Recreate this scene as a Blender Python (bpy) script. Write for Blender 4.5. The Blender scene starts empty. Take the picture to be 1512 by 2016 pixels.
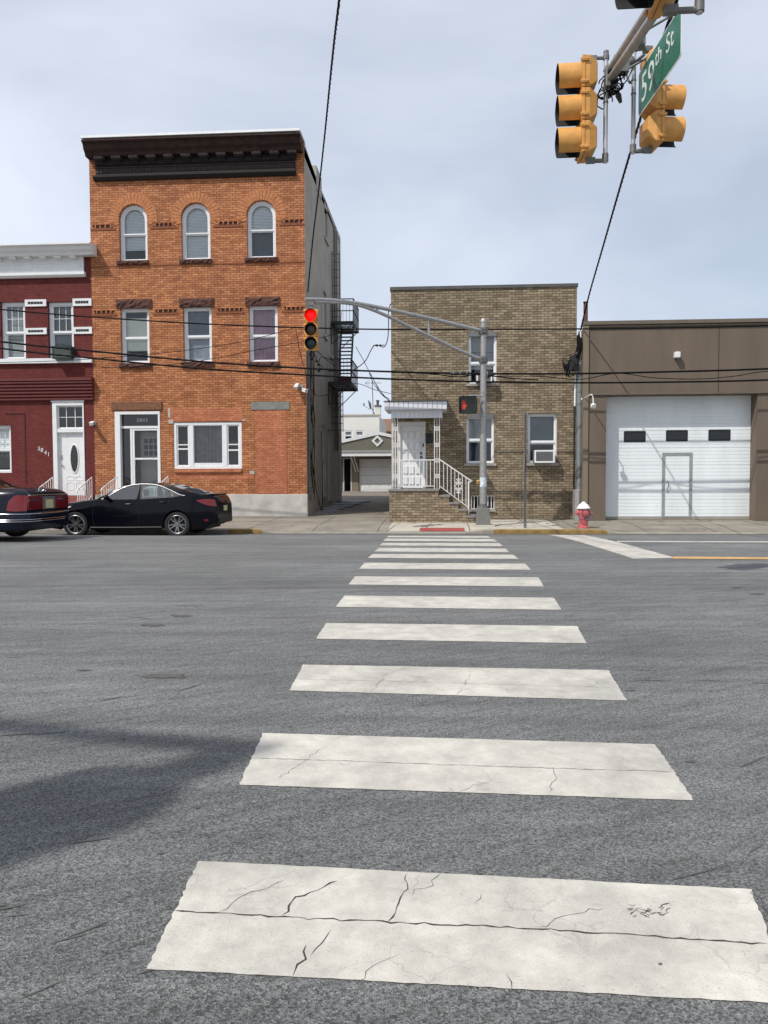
import bpy, bmesh, math, random
from mathutils import Vector, Matrix
random.seed(7)
R = math.radians
S = bpy.context.scene
COL = S.collection

# ------------------------------------------------------------------ camera
F = 1514.0
CAM = Vector((0, 0, 1.5))
YAW, PITCH, ROLL = R(3.9), R(-2.4), R(-0.2)
CM = (Matrix.Rotation(YAW, 3, 'Z') @ Matrix.Rotation(math.pi / 2 + PITCH, 3, 'X') @ Matrix.Rotation(ROLL, 3, 'Z'))
cd = bpy.data.cameras.new('camera')
cd.sensor_fit = 'VERTICAL'; cd.sensor_height = 24; cd.sensor_width = 18
cd.lens = 24 * F / 2016
cd.clip_start = 0.05; cd.clip_end = 6000
cam = bpy.data.objects.new('camera', cd); COL.objects.link(cam)
cam.matrix_world = Matrix.Translation(CAM) @ CM.to_4x4()
S.camera = cam

# ------------------------------------------------------------------ light
SUNV = Vector((.55, .54, -.97)).normalized()          # the way the light travels
sd = bpy.data.lights.new('sun', 'SUN'); sd.energy = 3.9; sd.angle = R(.55); sd.color = (1, .955, .89)
sun = bpy.data.objects.new('sun', sd); COL.objects.link(sun)
sun.rotation_euler = SUNV.to_track_quat('-Z', 'Y').to_euler()
sun.location = (-20, -20, 40)
W = bpy.data.worlds.new('World'); S.world = W; W.use_nodes = True
nt = W.node_tree; nt.nodes.clear()
wo = nt.nodes.new('ShaderNodeOutputWorld'); bg = nt.nodes.new('ShaderNodeBackground')
sky = nt.nodes.new('ShaderNodeTexSky'); sky.sky_type = 'NISHITA'; sky.sun_disc = False
sky.sun_elevation = math.asin(-SUNV.z); sky.sun_rotation = R(225)
sky.air_density = 1.0; sky.dust_density = 1.5; sky.ozone_density = 1.2
tc = nt.nodes.new('ShaderNodeTexCoord')
mp = nt.nodes.new('ShaderNodeMapping'); mp.inputs['Scale'].default_value = (1.0, 1.0, 1.9)
mp.inputs['Location'].default_value = (.35, .1, .2)
nz = nt.nodes.new('ShaderNodeTexNoise'); nz.inputs['Scale'].default_value = 1.7; nz.inputs['Detail'].default_value = 5
nz.inputs['Roughness'].default_value = .48; nz.inputs['Distortion'].default_value = .35
rp = nt.nodes.new('ShaderNodeValToRGB')
rp.color_ramp.elements[0].position = .36; rp.color_ramp.elements[0].color = (.50, .50, .50, 1)
rp.color_ramp.elements[1].position = .66; rp.color_ramp.elements[1].color = (.97, .97, .97, 1)
mx = nt.nodes.new('ShaderNodeMix'); mx.data_type = 'RGBA'
mx.inputs['B'].default_value = (8.3, 9.0, 10.3, 1)
nt.links.new(tc.outputs['Generated'], mp.inputs['Vector']); nt.links.new(mp.outputs[0], nz.inputs['Vector'])
nt.links.new(nz.outputs['Fac'], rp.inputs['Fac']); nt.links.new(rp.outputs['Color'], mx.inputs['Factor'])
nt.links.new(sky.outputs[0], mx.inputs['A']); nt.links.new(mx.outputs['Result'], bg.inputs['Color'])
bg.inputs['Strength'].default_value = .1
nt.links.new(bg.outputs[0], wo.inputs['Surface'])
S.view_settings.view_transform = 'Standard'; S.view_settings.look = 'None'
S.view_settings.exposure = 0.0; S.view_settings.gamma = 1; S.view_settings.use_curve_mapping = False

# ------------------------------------------------------------------ survey helpers: sight lines into the place
def ray(u, v): return CM @ Vector(((u - 756) / F, -(v - 1008) / F, -1))
def atY(u, v, Y):
    d = ray(u, v); return CAM + d * (Y / d.y)
def atD(u, v, dep): return CAM + ray(u, v) * dep
def XZ(u0, v0, u1, v1, Y):
    um, vm = (u0 + u1) / 2, (v0 + v1) / 2
    return atY(u0, vm, Y).x, atY(u1, vm, Y).x, atY(um, v1, Y).z, atY(um, v0, Y).z
def PX(u, v, Y): return atY(u, v, Y).x
def PZ(u, v, Y): return atY(u, v, Y).z
CURB = 21.2
def zroad(y):
    t = (y - 10.6) / 10.6
    return max(0, .15 * (1 - t ** 4)) if 0 <= y <= CURB else 0
def zwalk(y): return .12 + .02 * (y - CURB)
def onroad(u, v):
    d = ray(u, v); z = .1
    for _ in range(12):
        p = CAM + d * ((z - CAM.z) / d.z); z = zroad(p.y)
    return p

# ------------------------------------------------------------------ materials
MATS = {}
def nodes_of(m):
    m.use_nodes = True; t = m.node_tree; b = t.nodes['Principled BSDF']
    return t, b
def M(name, col, rough=.6, metal=0, noise=None, bump=None, emit=None, coat=0, spec=None, stretch=None):
    if name in MATS: return MATS[name]
    m = bpy.data.materials.new(name); t, b = nodes_of(m)
    b.inputs['Roughness'].default_value = rough; b.inputs['Metallic'].default_value = metal
    c = (*col, 1); b.inputs['Base Color'].default_value = c
    if spec is not None: b.inputs['Specular IOR Level'].default_value = spec
    if coat: b.inputs['Coat Weight'].default_value = coat; b.inputs['Coat Roughness'].default_value = .04
    if noise or bump:
        co = t.nodes.new('ShaderNodeTexCoord'); vec = co.outputs['Object']
        if stretch:
            mpn = t.nodes.new('ShaderNodeMapping'); mpn.inputs['Scale'].default_value = stretch
            t.links.new(vec, mpn.inputs['Vector']); vec = mpn.outputs[0]
    if noise:
        sc, am = noise
        n = t.nodes.new('ShaderNodeTexNoise'); n.inputs['Scale'].default_value = sc; n.inputs['Detail'].default_value = 6
        n.inputs['Roughness'].default_value = .62
        t.links.new(vec, n.inputs['Vector'])
        r = t.nodes.new('ShaderNodeMapRange'); r.inputs[1].default_value = .25; r.inputs[2].default_value = .75
        r.inputs[3].default_value = 1 - am; r.inputs[4].default_value = 1 + am
        t.links.new(n.outputs['Fac'], r.inputs[0])
        mm = t.nodes.new('ShaderNodeVectorMath'); mm.operation = 'SCALE'
        mm.inputs[0].default_value = col; t.links.new(r.outputs[0], mm.inputs['Scale'])
        t.links.new(mm.outputs[0], b.inputs['Base Color'])
    if bump:
        n2 = t.nodes.new('ShaderNodeTexNoise'); n2.inputs['Scale'].default_value = bump[0]; n2.inputs['Detail'].default_value = 4
        t.links.new(vec, n2.inputs['Vector'])
        bp = t.nodes.new('ShaderNodeBump'); bp.inputs['Strength'].default_value = bump[1]; bp.inputs['Distance'].default_value = .01
        t.links.new(n2.outputs['Fac'], bp.inputs['Height']); t.links.new(bp.outputs[0], b.inputs['Normal'])
    if emit:
        b.inputs['Emission Color'].default_value = (*emit[0], 1); b.inputs['Emission Strength'].default_value = emit[1]
    MATS[name] = m; return m
def brick(name, c1, c2, mortar, bw=.215, rh=.07, ms=.006, bias=0, stain=.25, stainsc=.6, bumps=.5):
    m = bpy.data.materials.new(name); t, b = nodes_of(m); L = t.links.new
    co = t.nodes.new('ShaderNodeTexCoord'); sp = t.nodes.new('ShaderNodeSeparateXYZ'); L(co.outputs['Object'], sp.inputs[0])
    ad = t.nodes.new('ShaderNodeMath'); ad.operation = 'ADD'; L(sp.outputs['X'], ad.inputs[0]); L(sp.outputs['Y'], ad.inputs[1])
    cb = t.nodes.new('ShaderNodeCombineXYZ'); L(ad.outputs[0], cb.inputs['X']); L(sp.outputs['Z'], cb.inputs['Y'])
    br = t.nodes.new('ShaderNodeTexBrick'); br.offset = .5
    br.inputs['Scale'].default_value = 1; br.inputs['Brick Width'].default_value = bw; br.inputs['Row Height'].default_value = rh
    br.inputs['Mortar Size'].default_value = ms; br.inputs['Mortar Smooth'].default_value = .15; br.inputs['Bias'].default_value = bias
    br.inputs['Color1'].default_value = (*c1, 1); br.inputs['Color2'].default_value = (*c2, 1); br.inputs['Mortar'].default_value = (*mortar, 1)
    L(cb.outputs[0], br.inputs['Vector'])
    n = t.nodes.new('ShaderNodeTexNoise'); n.inputs['Scale'].default_value = stainsc; n.inputs['Detail'].default_value = 7; n.inputs['Roughness'].default_value = .65
    L(co.outputs['Object'], n.inputs['Vector'])
    r = t.nodes.new('ShaderNodeMapRange'); r.inputs[1].default_value = .3; r.inputs[2].default_value = .7
    r.inputs[3].default_value = 1 - stain; r.inputs[4].default_value = 1 + stain * .6; L(n.outputs['Fac'], r.inputs[0])
    # per-brick blotch
    n2 = t.nodes.new('ShaderNodeTexNoise'); n2.inputs['Scale'].default_value = 9; n2.inputs['Detail'].default_value = 2
    L(co.outputs['Object'], n2.inputs['Vector'])
    r2 = t.nodes.new('ShaderNodeMapRange'); r2.inputs[1].default_value = .3; r2.inputs[2].default_value = .7
    r2.inputs[3].default_value = .86; r2.inputs[4].default_value = 1.14; L(n2.outputs['Fac'], r2.inputs[0])
    mu = t.nodes.new('ShaderNodeMath'); mu.operation = 'MULTIPLY'; L(r.outputs[0], mu.inputs[0]); L(r2.outputs[0], mu.inputs[1])
    mps = t.nodes.new('ShaderNodeMapping'); mps.inputs['Scale'].default_value = (2.6, 2.6, .22); L(co.outputs['Object'], mps.inputs['Vector'])
    n3 = t.nodes.new('ShaderNodeTexNoise'); n3.inputs['Scale'].default_value = 1; n3.inputs['Detail'].default_value = 6; n3.inputs['Roughness'].default_value = .7; L(mps.outputs[0], n3.inputs['Vector'])
    r3 = t.nodes.new('ShaderNodeMapRange'); r3.inputs[1].default_value = .32; r3.inputs[2].default_value = .6; r3.inputs[3].default_value = .84; r3.inputs[4].default_value = 1.03; L(n3.outputs['Fac'], r3.inputs[0])
    mu2 = t.nodes.new('ShaderNodeMath'); mu2.operation = 'MULTIPLY'; L(mu.outputs[0], mu2.inputs[0]); L(r3.outputs[0], mu2.inputs[1]); mu = mu2
    vm = t.nodes.new('ShaderNodeVectorMath'); vm.operation = 'SCALE'; L(br.outputs['Color'], vm.inputs[0]); L(mu.outputs[0], vm.inputs['Scale'])
    L(vm.outputs[0], b.inputs['Base Color'])
    bp = t.nodes.new('ShaderNodeBump'); bp.invert = True; bp.inputs['Strength'].default_value = bumps; bp.inputs['Distance'].default_value = .008
    L(br.outputs['Fac'], bp.inputs['Height']); L(bp.outputs[0], b.inputs['Normal'])
    b.inputs['Roughness'].default_value = .8; b.inputs['Specular IOR Level'].default_value = .3
    return m
def glass(name, tint=(.93, .96, .96), refl=.10, trans=1.0):
    m = bpy.data.materials.new(name); m.use_nodes = True; t = m.node_tree; t.nodes.clear(); L = t.links.new
    o = t.nodes.new('ShaderNodeOutputMaterial'); mxs = t.nodes.new('ShaderNodeMixShader')
    tr = t.nodes.new('ShaderNodeBsdfTransparent'); tr.inputs[0].default_value = (*[c * trans for c in tint], 1)
    gl = t.nodes.new('ShaderNodeBsdfGlossy'); gl.inputs['Roughness'].default_value = .03; gl.inputs[0].default_value = (.95, .97, 1, 1)
    fr = t.nodes.new('ShaderNodeFresnel'); fr.inputs[0].default_value = 1.5
    ad = t.nodes.new('ShaderNodeMath'); ad.operation = 'ADD'; ad.inputs[1].default_value = refl; ad.use_clamp = True
    co = t.nodes.new('ShaderNodeTexCoord'); n = t.nodes.new('ShaderNodeTexNoise'); n.inputs['Scale'].default_value = 1.3
    L(co.outputs['Object'], n.inputs['Vector'])
    bp = t.nodes.new('ShaderNodeBump'); bp.inputs['Strength'].default_value = .12; bp.inputs['Distance'].default_value = .05
    L(n.outputs['Fac'], bp.inputs['Height']); L(bp.outputs[0], gl.inputs['Normal'])
    L(fr.outputs[0], ad.inputs[0]); L(ad.outputs[0], mxs.inputs[0]); L(tr.outputs[0], mxs.inputs[1]); L(gl.outputs[0], mxs.inputs[2])
    L(mxs.outputs[0], o.inputs['Surface']); return m

# ------------------------------------------------------------------ mesh builder
class MB:
    def __init__(s): s.v = []; s.f = []
    def add(s, vs, fs):
        k = len(s.v); s.v += [tuple(p) for p in vs]; s.f += [tuple(i + k for i in f) for f in fs]; return s
    def box(s, x0, x1, y0, y1, z0, z1):
        return s.add([(x0, y0, z0), (x1, y0, z0), (x1, y1, z0), (x0, y1, z0), (x0, y0, z1), (x1, y0, z1), (x1, y1, z1), (x0, y1, z1)],
                     [(0, 3, 2, 1), (4, 5, 6, 7), (0, 1, 5, 4), (1, 2, 6, 5), (2, 3, 7, 6), (3, 0, 4, 7)])
    def quad(s, a, b, c, d): return s.add([a, b, c, d], [(0, 1, 2, 3)])
    def obox(s, c, ax, ay, az):     # oriented box: centre and three half axes
        c, ax, ay, az = map(Vector, (c, ax, ay, az))
        vs = [c + ax * i + ay * j + az * k for k in (-1, 1) for i, j in ((-1, -1), (1, -1), (1, 1), (-1, 1))]
        return s.add(vs, [(0, 3, 2, 1), (4, 5, 6, 7), (0, 1, 5, 4), (1, 2, 6, 5), (2, 3, 7, 6), (3, 0, 4, 7)])
    def prism(s, poly, axis, a, b):   # poly in the two other axes, in order
        def mk(p, w):
            return (w, p[0], p[1]) if axis == 'x' else (p[0], w, p[1]) if axis == 'y' else (p[0], p[1], w)
        n = len(poly); vs = [mk(p, a) for p in poly] + [mk(p, b) for p in poly]
        fs = [tuple(range(n)), tuple(range(2 * n - 1, n - 1, -1))] + [(i, i + n, (i + 1) % n + n, (i + 1) % n) for i in range(n)]
        return s.add(vs, fs)
    def tube(s, pts, r, n=8, caps=True):
        pts = [Vector(p) for p in pts]; rs = r if isinstance(r, (list, tuple)) else [r] * len(pts)
        rings = []; up = None
        for i, p in enumerate(pts):
            d = (pts[min(i + 1, len(pts) - 1)] - pts[max(i - 1, 0)]).normalized()
            if up is None: up = Vector((0, 0, 1)) if abs(d.z) < .9 else Vector((1, 0, 0))
            a = d.cross(up)
            if a.length < 1e-4: a = d.cross(Vector((0, 1, 0)))
            a.normalize(); b = a.cross(d).normalized(); up = b
            rings.append([p + (a * math.cos(2 * math.pi * k / n) + b * math.sin(2 * math.pi * k / n)) * rs[i] for k in range(n)])
        k0 = len(s.v)
        for rg in rings: s.v += [tuple(q) for q in rg]
        for i in range(len(rings) - 1):
            for k in range(n):
                a = k0 + i * n + k; b = k0 + i * n + (k + 1) % n
                s.f.append((a, b, b + n, a + n))
        if caps:
            s.f.append(tuple(k0 + k for k in range(n))[::-1]); e = k0 + (len(rings) - 1) * n
            s.f.append(tuple(e + k for k in range(n)))
        return s
    def lathe(s, prof, c, axis='z', n=24, a0=0, a1=2 * math.pi):   # prof (radius, height)
        c = Vector(c); full = abs(a1 - a0 - 2 * math.pi) < 1e-6; m = n if full else n + 1
        k0 = len(s.v)
        for r, h in prof:
            for k in range(m):
                a = a0 + (a1 - a0) * k / n; x, y = r * math.cos(a), r * math.sin(a)
                q = (x, y, h) if axis == 'z' else (x, h, y) if axis == 'y' else (h, x, y)
                s.v.append(tuple(c + Vector(q)))
        for i in range(len(prof) - 1):
            for k in range(n):
                a = k0 + i * m + k; b = k0 + i * m + (k + 1) % m
                s.f.append((a, b, b + m, a + m))
        return s
    def sphere(s, c, rx, ry=None, rz=None, n=12, m=8):
        ry = ry or rx; rz = rz or rx
        k0 = len(s.v)
        for i in range(m + 1):
            t = math.pi * i / m
            for k in range(n):
                a = 2 * math.pi * k / n
                s.v.append((c[0] + rx * math.sin(t) * math.cos(a), c[1] + ry * math.sin(t) * math.sin(a), c[2] + rz * math.cos(t)))
        for i in range(m):
            for k in range(n):
                a = k0 + i * n + k; b = k0 + i * n + (k + 1) % n
                s.f.append((a, a + n, b + n, b))
        return s
    def xf(s, mat):
        s.v = [tuple(mat @ Vector(p)) for p in s.v]; return s
    def build(s, name, mat, parent=None, smooth=False, bevel=0, ang=35, recalc=True):
        me = bpy.data.meshes.new(name); me.from_pydata(s.v, [], s.f)
        bm = bmesh.new(); bm.from_mesh(me)
        bmesh.ops.remove_doubles(bm, verts=bm.verts, dist=1e-5)
        if recalc: bmesh.ops.recalc_face_normals(bm, faces=bm.faces)
        if smooth:
            for f in bm.faces: f.smooth = True
            for e in bm.edges:
                if len(e.link_faces) == 2 and e.calc_face_angle(0) > R(ang): e.smooth = False
        bm.to_mesh(me); bm.free()
        me.materials.append(mat)
        o = bpy.data.objects.new(name, me); COL.objects.link(o)
        if bevel:
            bv = o.modifiers.new('bevel', 'BEVEL'); bv.width = bevel; bv.segments = 2; bv.limit_method = 'ANGLE'; bv.angle_limit = R(40)
        if parent is not None: adopt(o, parent)
        return o
def adopt(o, parent):
    o.parent = parent
    if parent.parent is None and parent.get('world'): o.location = -Vector(parent.location)
def tag(o, label, cat, group=None, kind=None):
    if label: o['label'] = label
    if cat: o['category'] = cat
    if group: o['group'] = group
    if kind: o['kind'] = kind
    return o
def thing(name, label, cat, loc=(0, 0, 0), group=None, world=True, rz=0):
    o = bpy.data.objects.new(name, None); COL.objects.link(o); o.location = loc; o.rotation_euler.z = rz
    o.empty_display_size = .2
    if world: o['world'] = 1
    return tag(o, label, cat, group)
def struct(o): o['kind'] = 'structure'; return o
def dup(o, parent=None):
    c = o.copy(); COL.objects.link(c)
    if parent is not None: c.parent = parent
    for ch in [x for x in bpy.data.objects if x.parent == o]: dup(ch, c)
    return c
def text(body, size, mtx, mat, name, parent, extrude=.004, sx=1, align='CENTER', spacing=1):
    cu = bpy.data.curves.new(name, 'FONT'); cu.body = body; cu.size = size; cu.extrude = extrude; cu.offset = 0
    cu.align_x = align; cu.align_y = 'CENTER'; cu.space_character = spacing
    to = bpy.data.objects.new('tmp_text', cu); COL.objects.link(to)
    bpy.context.view_layer.update()
    me = bpy.data.meshes.new_from_object(to.evaluated_get(bpy.context.evaluated_depsgraph_get()))
    bpy.data.objects.remove(to); me.name = name
    me.transform(mtx @ Matrix.Diagonal((sx, 1, 1, 1)))
    me.materials.clear(); me.materials.append(mat)
    o = bpy.data.objects.new(name, me); COL.objects.link(o); adopt(o, parent); return o
def face_to_cam(x, y, z, rz=0):   # text plane facing -Y
    return Matrix.Translation((x, y, z)) @ Matrix.Rotation(rz, 4, 'Y') @ Matrix.Rotation(math.pi / 2, 4, 'X')
def spline(pts, n=8):
    P = [Vector(p) for p in pts]; out = []
    for i in range(len(P) - 1):
        p0 = P[max(i - 1, 0)]; p1 = P[i]; p2 = P[i + 1]; p3 = P[min(i + 2, len(P) - 1)]
        for k in range(n):
            t = k / n
            out.append(.5 * ((2 * p1) + (p2 - p0) * t + (2 * p0 - 5 * p1 + 4 * p2 - p3) * t * t + (3 * p1 - p0 - 3 * p2 + p3) * t ** 3))
    out.append(P[-1]); return out

# ------------------------------------------------------------------ palette
m_white = M('white_paint', (.72, .73, .73), .5, noise=(3, .08))
m_vinyl = M('white_vinyl', (.74, .75, .76), .4, noise=(5, .06))
m_white_iron = M('white_iron', (.74, .73, .72), .5, noise=(12, .12))
m_brownstone = M('brownstone', (.085, .034, .025), .9, noise=(9, .45), bump=(22, 1.0))
m_cornice = M('weathered_cornice', (.034, .017, .014), .75, spec=.3, noise=(5, .6), bump=(30, .5))
m_frieze = M('dark_frieze', (.011, .007, .007), .7, spec=.4, noise=(24, 1.0), bump=(40, .6))  # darker than the crown above, strongly mottled
m_black_iron = M('black_iron', (.012, .012, .013), .55, noise=(20, .3))
m_cable = M('cable_rubber', (.004, .004, .005), .7, noise=(10, .3), spec=.15)
m_galv = M('galvanised_steel', (.36, .355, .345), .42, metal=.55, noise=(14, .22), bump=(60, .05))
m_galv_d = M('dull_steel', (.17, .17, .168), .55, metal=.4, noise=(14, .25))
m_conc = M('pale_concrete', (.40, .375, .33), .9, noise=(2.2, .18), bump=(60, .25))
m_glass = glass('window_glass', refl=.025)
m_glass_d = glass('dark_glass', (.30, .34, .36), .04)
m_blind = M('window_blind', (.88, .90, .90), .7, noise=(2, .08))
m_shade_cream = M('cream_shade', (.88, .87, .78), .8, noise=(3, .08))
m_pink = M('mauve_curtain', (.55, .33, .42), .9, noise=(5, .2))
m_grey_cur = M('grey_curtain', (.36, .33, .32), .9, noise=(6, .25))
m_room = M('dark_room', (.05, .05, .05), .9, noise=(1, .2))
m_red_br = brick('red_painted_brick', (.130, .025, .022), (.156, .031, .026), (.104, .019, .017), stain=.18, bumps=.9)
m_orange_br = brick('orange_brick', (.345, .122, .050), (.54, .226, .097), (.115, .046, .026), bw=.225, rh=.077, ms=.0075, bias=.0, stain=.14)
m_patch_br = brick('salmon_infill_brick', (.43, .138, .064), (.55, .205, .100), (.24, .095, .058), bw=.22, rh=.075, ms=.007, stain=.1)
m_tan_br = brick('tan_brown_brick', (.180, .135, .086), (.335, .268, .178), (.066, .051, .037), bw=.235, rh=.079, ms=.008, bias=0, stain=.18, stainsc=.8)
m_tan_br2 = brick('tan_stoop_brick', (.20, .150, .096), (.365, .292, .195), (.085, .064, .046), bw=.24, rh=.080, ms=.008, bias=0, stain=.15)
m_stucco = M('grey_stucco', (.35, .325, .285), .92, noise=(.9, .22), bump=(40, .25))
m_found = M('foundation_stucco', (.47, .45, .415), .92, noise=(2.5, .24), bump=(18, .5))
m_taupe = M('taupe_stucco', (.138, .106, .078), .85, noise=(1.0, .18), bump=(60, .12), stretch=(1.9, 1.9, .30))
m_taupe2 = M('taupe_stucco_light', (.19, .150, .105), .85, noise=(1.2, .12), bump=(60, .12))
m_alum_dark = M('dark_coping', (.08, .077, .072), .6, noise=(4, .3))

# ================================================================== GROUND
def asphalt():
    m = bpy.data.materials.new('asphalt'); t, b = nodes_of(m); L = t.links.new
    co = t.nodes.new('ShaderNodeTexCoord').outputs['Object']
    def noise(sc, det, rough=.6, stretch=None, rot=0):
        v = co
        if stretch:
            mpn = t.nodes.new('ShaderNodeMapping'); mpn.inputs['Scale'].default_value = stretch
            mpr = t.nodes.new('ShaderNodeMapping'); mpr.inputs['Rotation'].default_value = (0, 0, -rot)
            L(co, mpr.inputs['Vector']); L(mpr.outputs[0], mpn.inputs['Vector']); v = mpn.outputs[0]
        n = t.nodes.new('ShaderNodeTexNoise'); n.inputs['Scale'].default_value = sc; n.inputs['Detail'].default_value = det; n.inputs['Roughness'].default_value = rough
        L(v, n.inputs['Vector']); return n.outputs['Fac']
    def rng(s, a, bb, c, d):
        r = t.nodes.new('ShaderNodeMapRange'); r.inputs[1].default_value = a; r.inputs[2].default_value = bb; r.inputs[3].default_value = c; r.inputs[4].default_value = d
        L(s, r.inputs[0]); return r.outputs[0]
    def mul(a, bb):
        n = t.nodes.new('ShaderNodeMath'); n.operation = 'MULTIPLY'; L(a, n.inputs[0]); L(bb, n.inputs[1]); return n.outputs[0]
    vo = t.nodes.new('ShaderNodeTexVoronoi'); vo.inputs['Scale'].default_value = 150; L(co, vo.inputs['Vector'])
    vs = t.nodes.new('ShaderNodeSeparateColor'); L(vo.outputs['Color'], vs.inputs[0])
    grain = rng(vs.outputs[0], 0, 1, .42, 1.62)
    fine = rng(noise(260, 3), .3, .7, .66, 1.36)
    big = rng(noise(.45, 6), .3, .7, .84, 1.16)
    streak = rng(noise(1.0, 5, .6, (.35, 4.5, 1), R(3)), .34, .68, .78, 1.12)
    streak2 = rng(noise(1.0, 6, .7, (1.6, 15, 1), R(32)), .34, .56, .76, 1.04)
    f = mul(mul(mul(grain, fine), mul(big, streak)), streak2)
    # pale wheel lanes and dark oil lanes run with the street
    wv = t.nodes.new('ShaderNodeSeparateXYZ'); L(co, wv.inputs[0])
    sn = t.nodes.new('ShaderNodeMath'); sn.operation = 'MULTIPLY'; sn.inputs[1].default_value = 1.75; L(wv.outputs['Y'], sn.inputs[0])
    si = t.nodes.new('ShaderNodeMath'); si.operation = 'SINE'; L(sn.outputs[0], si.inputs[0])
    f = mul(f, rng(si.outputs[0], -1, 1, .92, 1.07))
    vm = t.nodes.new('ShaderNodeVectorMath'); vm.operation = 'SCALE'; vm.inputs[0].default_value = (.198, .200, .195); L(f, vm.inputs['Scale'])
    L(vm.outputs[0], b.inputs['Base Color']); b.inputs['Roughness'].default_value = .82; b.inputs['Specular IOR Level'].default_value = .35
    bp = t.nodes.new('ShaderNodeBump'); bp.inputs['Strength'].default_value = .9; bp.inputs['Distance'].default_value = .007
    h = t.nodes.new('ShaderNodeMath'); h.operation = 'ADD'; L(vo.outputs['Distance'], h.inputs[0]); L(fine, h.inputs[1])
    L(h.outputs[0], bp.inputs['Height']); L(bp.outputs[0], b.inputs['Normal'])
    return m
m_asph = asphalt()
g = MB(); 
g.quad((-2500, -2500, -.12), (2500, -2500, -.12), (2500, 2500, -.12), (-2500, 2500, -.12))
struct(g.build('ground', M('bare_ground', (.15, .14, .12), .95, noise=(.2, .2))))
g = MB(); ys = [CURB * i / 60 for i in range(61)]
for i in range(60):
    a, b = ys[i], ys[i + 1]
    g.quad((-120, a, zroad(a)), (120, a, zroad(a)), (120, b, zroad(b)), (-120, b, zroad(b)))
road = struct(g.build('road', m_asph, smooth=True))
# paint ------------------------------------------------------------
def paint_mat(name, col, wear):
    m = bpy.data.materials.new(name); t, b = nodes_of(m); L = t.links.new
    co = t.nodes.new('ShaderNodeTexCoord').outputs['Object']
    n = t.nodes.new('ShaderNodeTexNoise'); n.inputs['Scale'].default_value = 5; n.inputs['Detail'].default_value = 8; n.inputs['Roughness'].default_value = .7; L(co, n.inputs['Vector'])
    r = t.nodes.new('ShaderNodeMapRange'); r.inputs[1].default_value = .3; r.inputs[2].default_value = .7; r.inputs[3].default_value = .74; r.inputs[4].default_value = 1.12; L(n.outputs['Fac'], r.inputs[0])
    # hairline cracks where patches of noise allow
    nd = t.nodes.new('ShaderNodeTexNoise'); nd.inputs['Scale'].default_value = 6; nd.inputs['Detail'].default_value = 4; L(co, nd.inputs['Vector'])
    mixv = t.nodes.new('ShaderNodeMix'); mixv.data_type = 'VECTOR'; mixv.inputs['Factor'].default_value = .22; L(co, mixv.inputs['A']); L(nd.outputs['Color'], mixv.inputs['B'])
    vo = t.nodes.new('ShaderNodeTexVoronoi'); vo.feature = 'DISTANCE_TO_EDGE'; vo.inputs['Scale'].default_value = 5.0; L(mixv.outputs['Result'], vo.inputs['Vector'])
    cr = t.nodes.new('ShaderNodeMapRange'); cr.inputs[1].default_value = .004; cr.inputs[2].default_value = .022; cr.inputs[3].default_value = .55; cr.inputs[4].default_value = 1; L(vo.outputs['Distance'], cr.inputs[0])
    n3 = t.nodes.new('ShaderNodeTexNoise'); n3.inputs['Scale'].default_value = 2.3; L(co, n3.inputs['Vector'])
    mk = t.nodes.new('ShaderNodeMapRange'); mk.inputs[1].default_value = .48; mk.inputs[2].default_value = .60; mk.inputs[3].default_value = 0; mk.inputs[4].default_value = wear; L(n3.outputs['Fac'], mk.inputs[0])
    mf = t.nodes.new('ShaderNodeMix'); mf.inputs['A'].default_value = 1; L(mk.outputs[0], mf.inputs['Factor']); L(cr.outputs[0], mf.inputs['B'])
    sp = t.nodes.new('ShaderNodeTexNoise'); sp.inputs['Scale'].default_value = 170; sp.inputs['Detail'].default_value = 4; L(co, sp.inputs['Vector'])
    r3 = t.nodes.new('ShaderNodeMapRange'); r3.inputs[1].default_value = .28; r3.inputs[2].default_value = .42; r3.inputs[3].default_value = .66; r3.inputs[4].default_value = 1; L(sp.outputs['Fac'], r3.inputs[0])
    m1 = t.nodes.new('ShaderNodeMath'); m1.operation = 'MULTIPLY'; L(r.outputs[0], m1.inputs[0]); L(mf.outputs['Result'], m1.inputs[1])
    nb = t.nodes.new('ShaderNodeTexNoise'); nb.inputs['Scale'].default_value = 1.6; nb.inputs['Detail'].default_value = 9; nb.inputs['Roughness'].default_value = .75; L(co, nb.inputs['Vector'])
    r4 = t.nodes.new('ShaderNodeMapRange'); r4.inputs[1].default_value = .35; r4.inputs[2].default_value = .62; r4.inputs[3].default_value = .74; r4.inputs[4].default_value = 1.04; L(nb.outputs['Fac'], r4.inputs[0])
    m0 = t.nodes.new('ShaderNodeMath'); m0.operation = 'MULTIPLY'; L(m1.outputs[0], m0.inputs[0]); L(r4.outputs[0], m0.inputs[1])
    m2 = t.nodes.new('ShaderNodeMath'); m2.operation = 'MULTIPLY'; L(m0.outputs[0], m2.inputs[0]); L(r3.outputs[0], m2.inputs[1])
    vm = t.nodes.new('ShaderNodeVectorMath'); vm.operation = 'SCALE'; vm.inputs[0].default_value = col; L(m2.outputs[0], vm.inputs['Scale'])
    L(vm.outputs[0], b.inputs['Base Color']); b.inputs['Roughness'].default_value = .75
    bp = t.nodes.new('ShaderNodeBump'); bp.inputs['Strength'].default_value = .35; bp.inputs['Distance'].default_value = .004; L(sp.outputs['Fac'], bp.inputs['Height']); L(bp.outputs[0], b.inputs['Normal'])
    return m
m_paint = paint_mat('worn_road_paint', (.545, .518, .458), .45)
m_ypaint = paint_mat('yellow_road_paint', (.60, .36, .14), .6)
m_crack = M('crack_shadow_grit', (.035, .034, .032), .95, noise=(30, .3))
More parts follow.
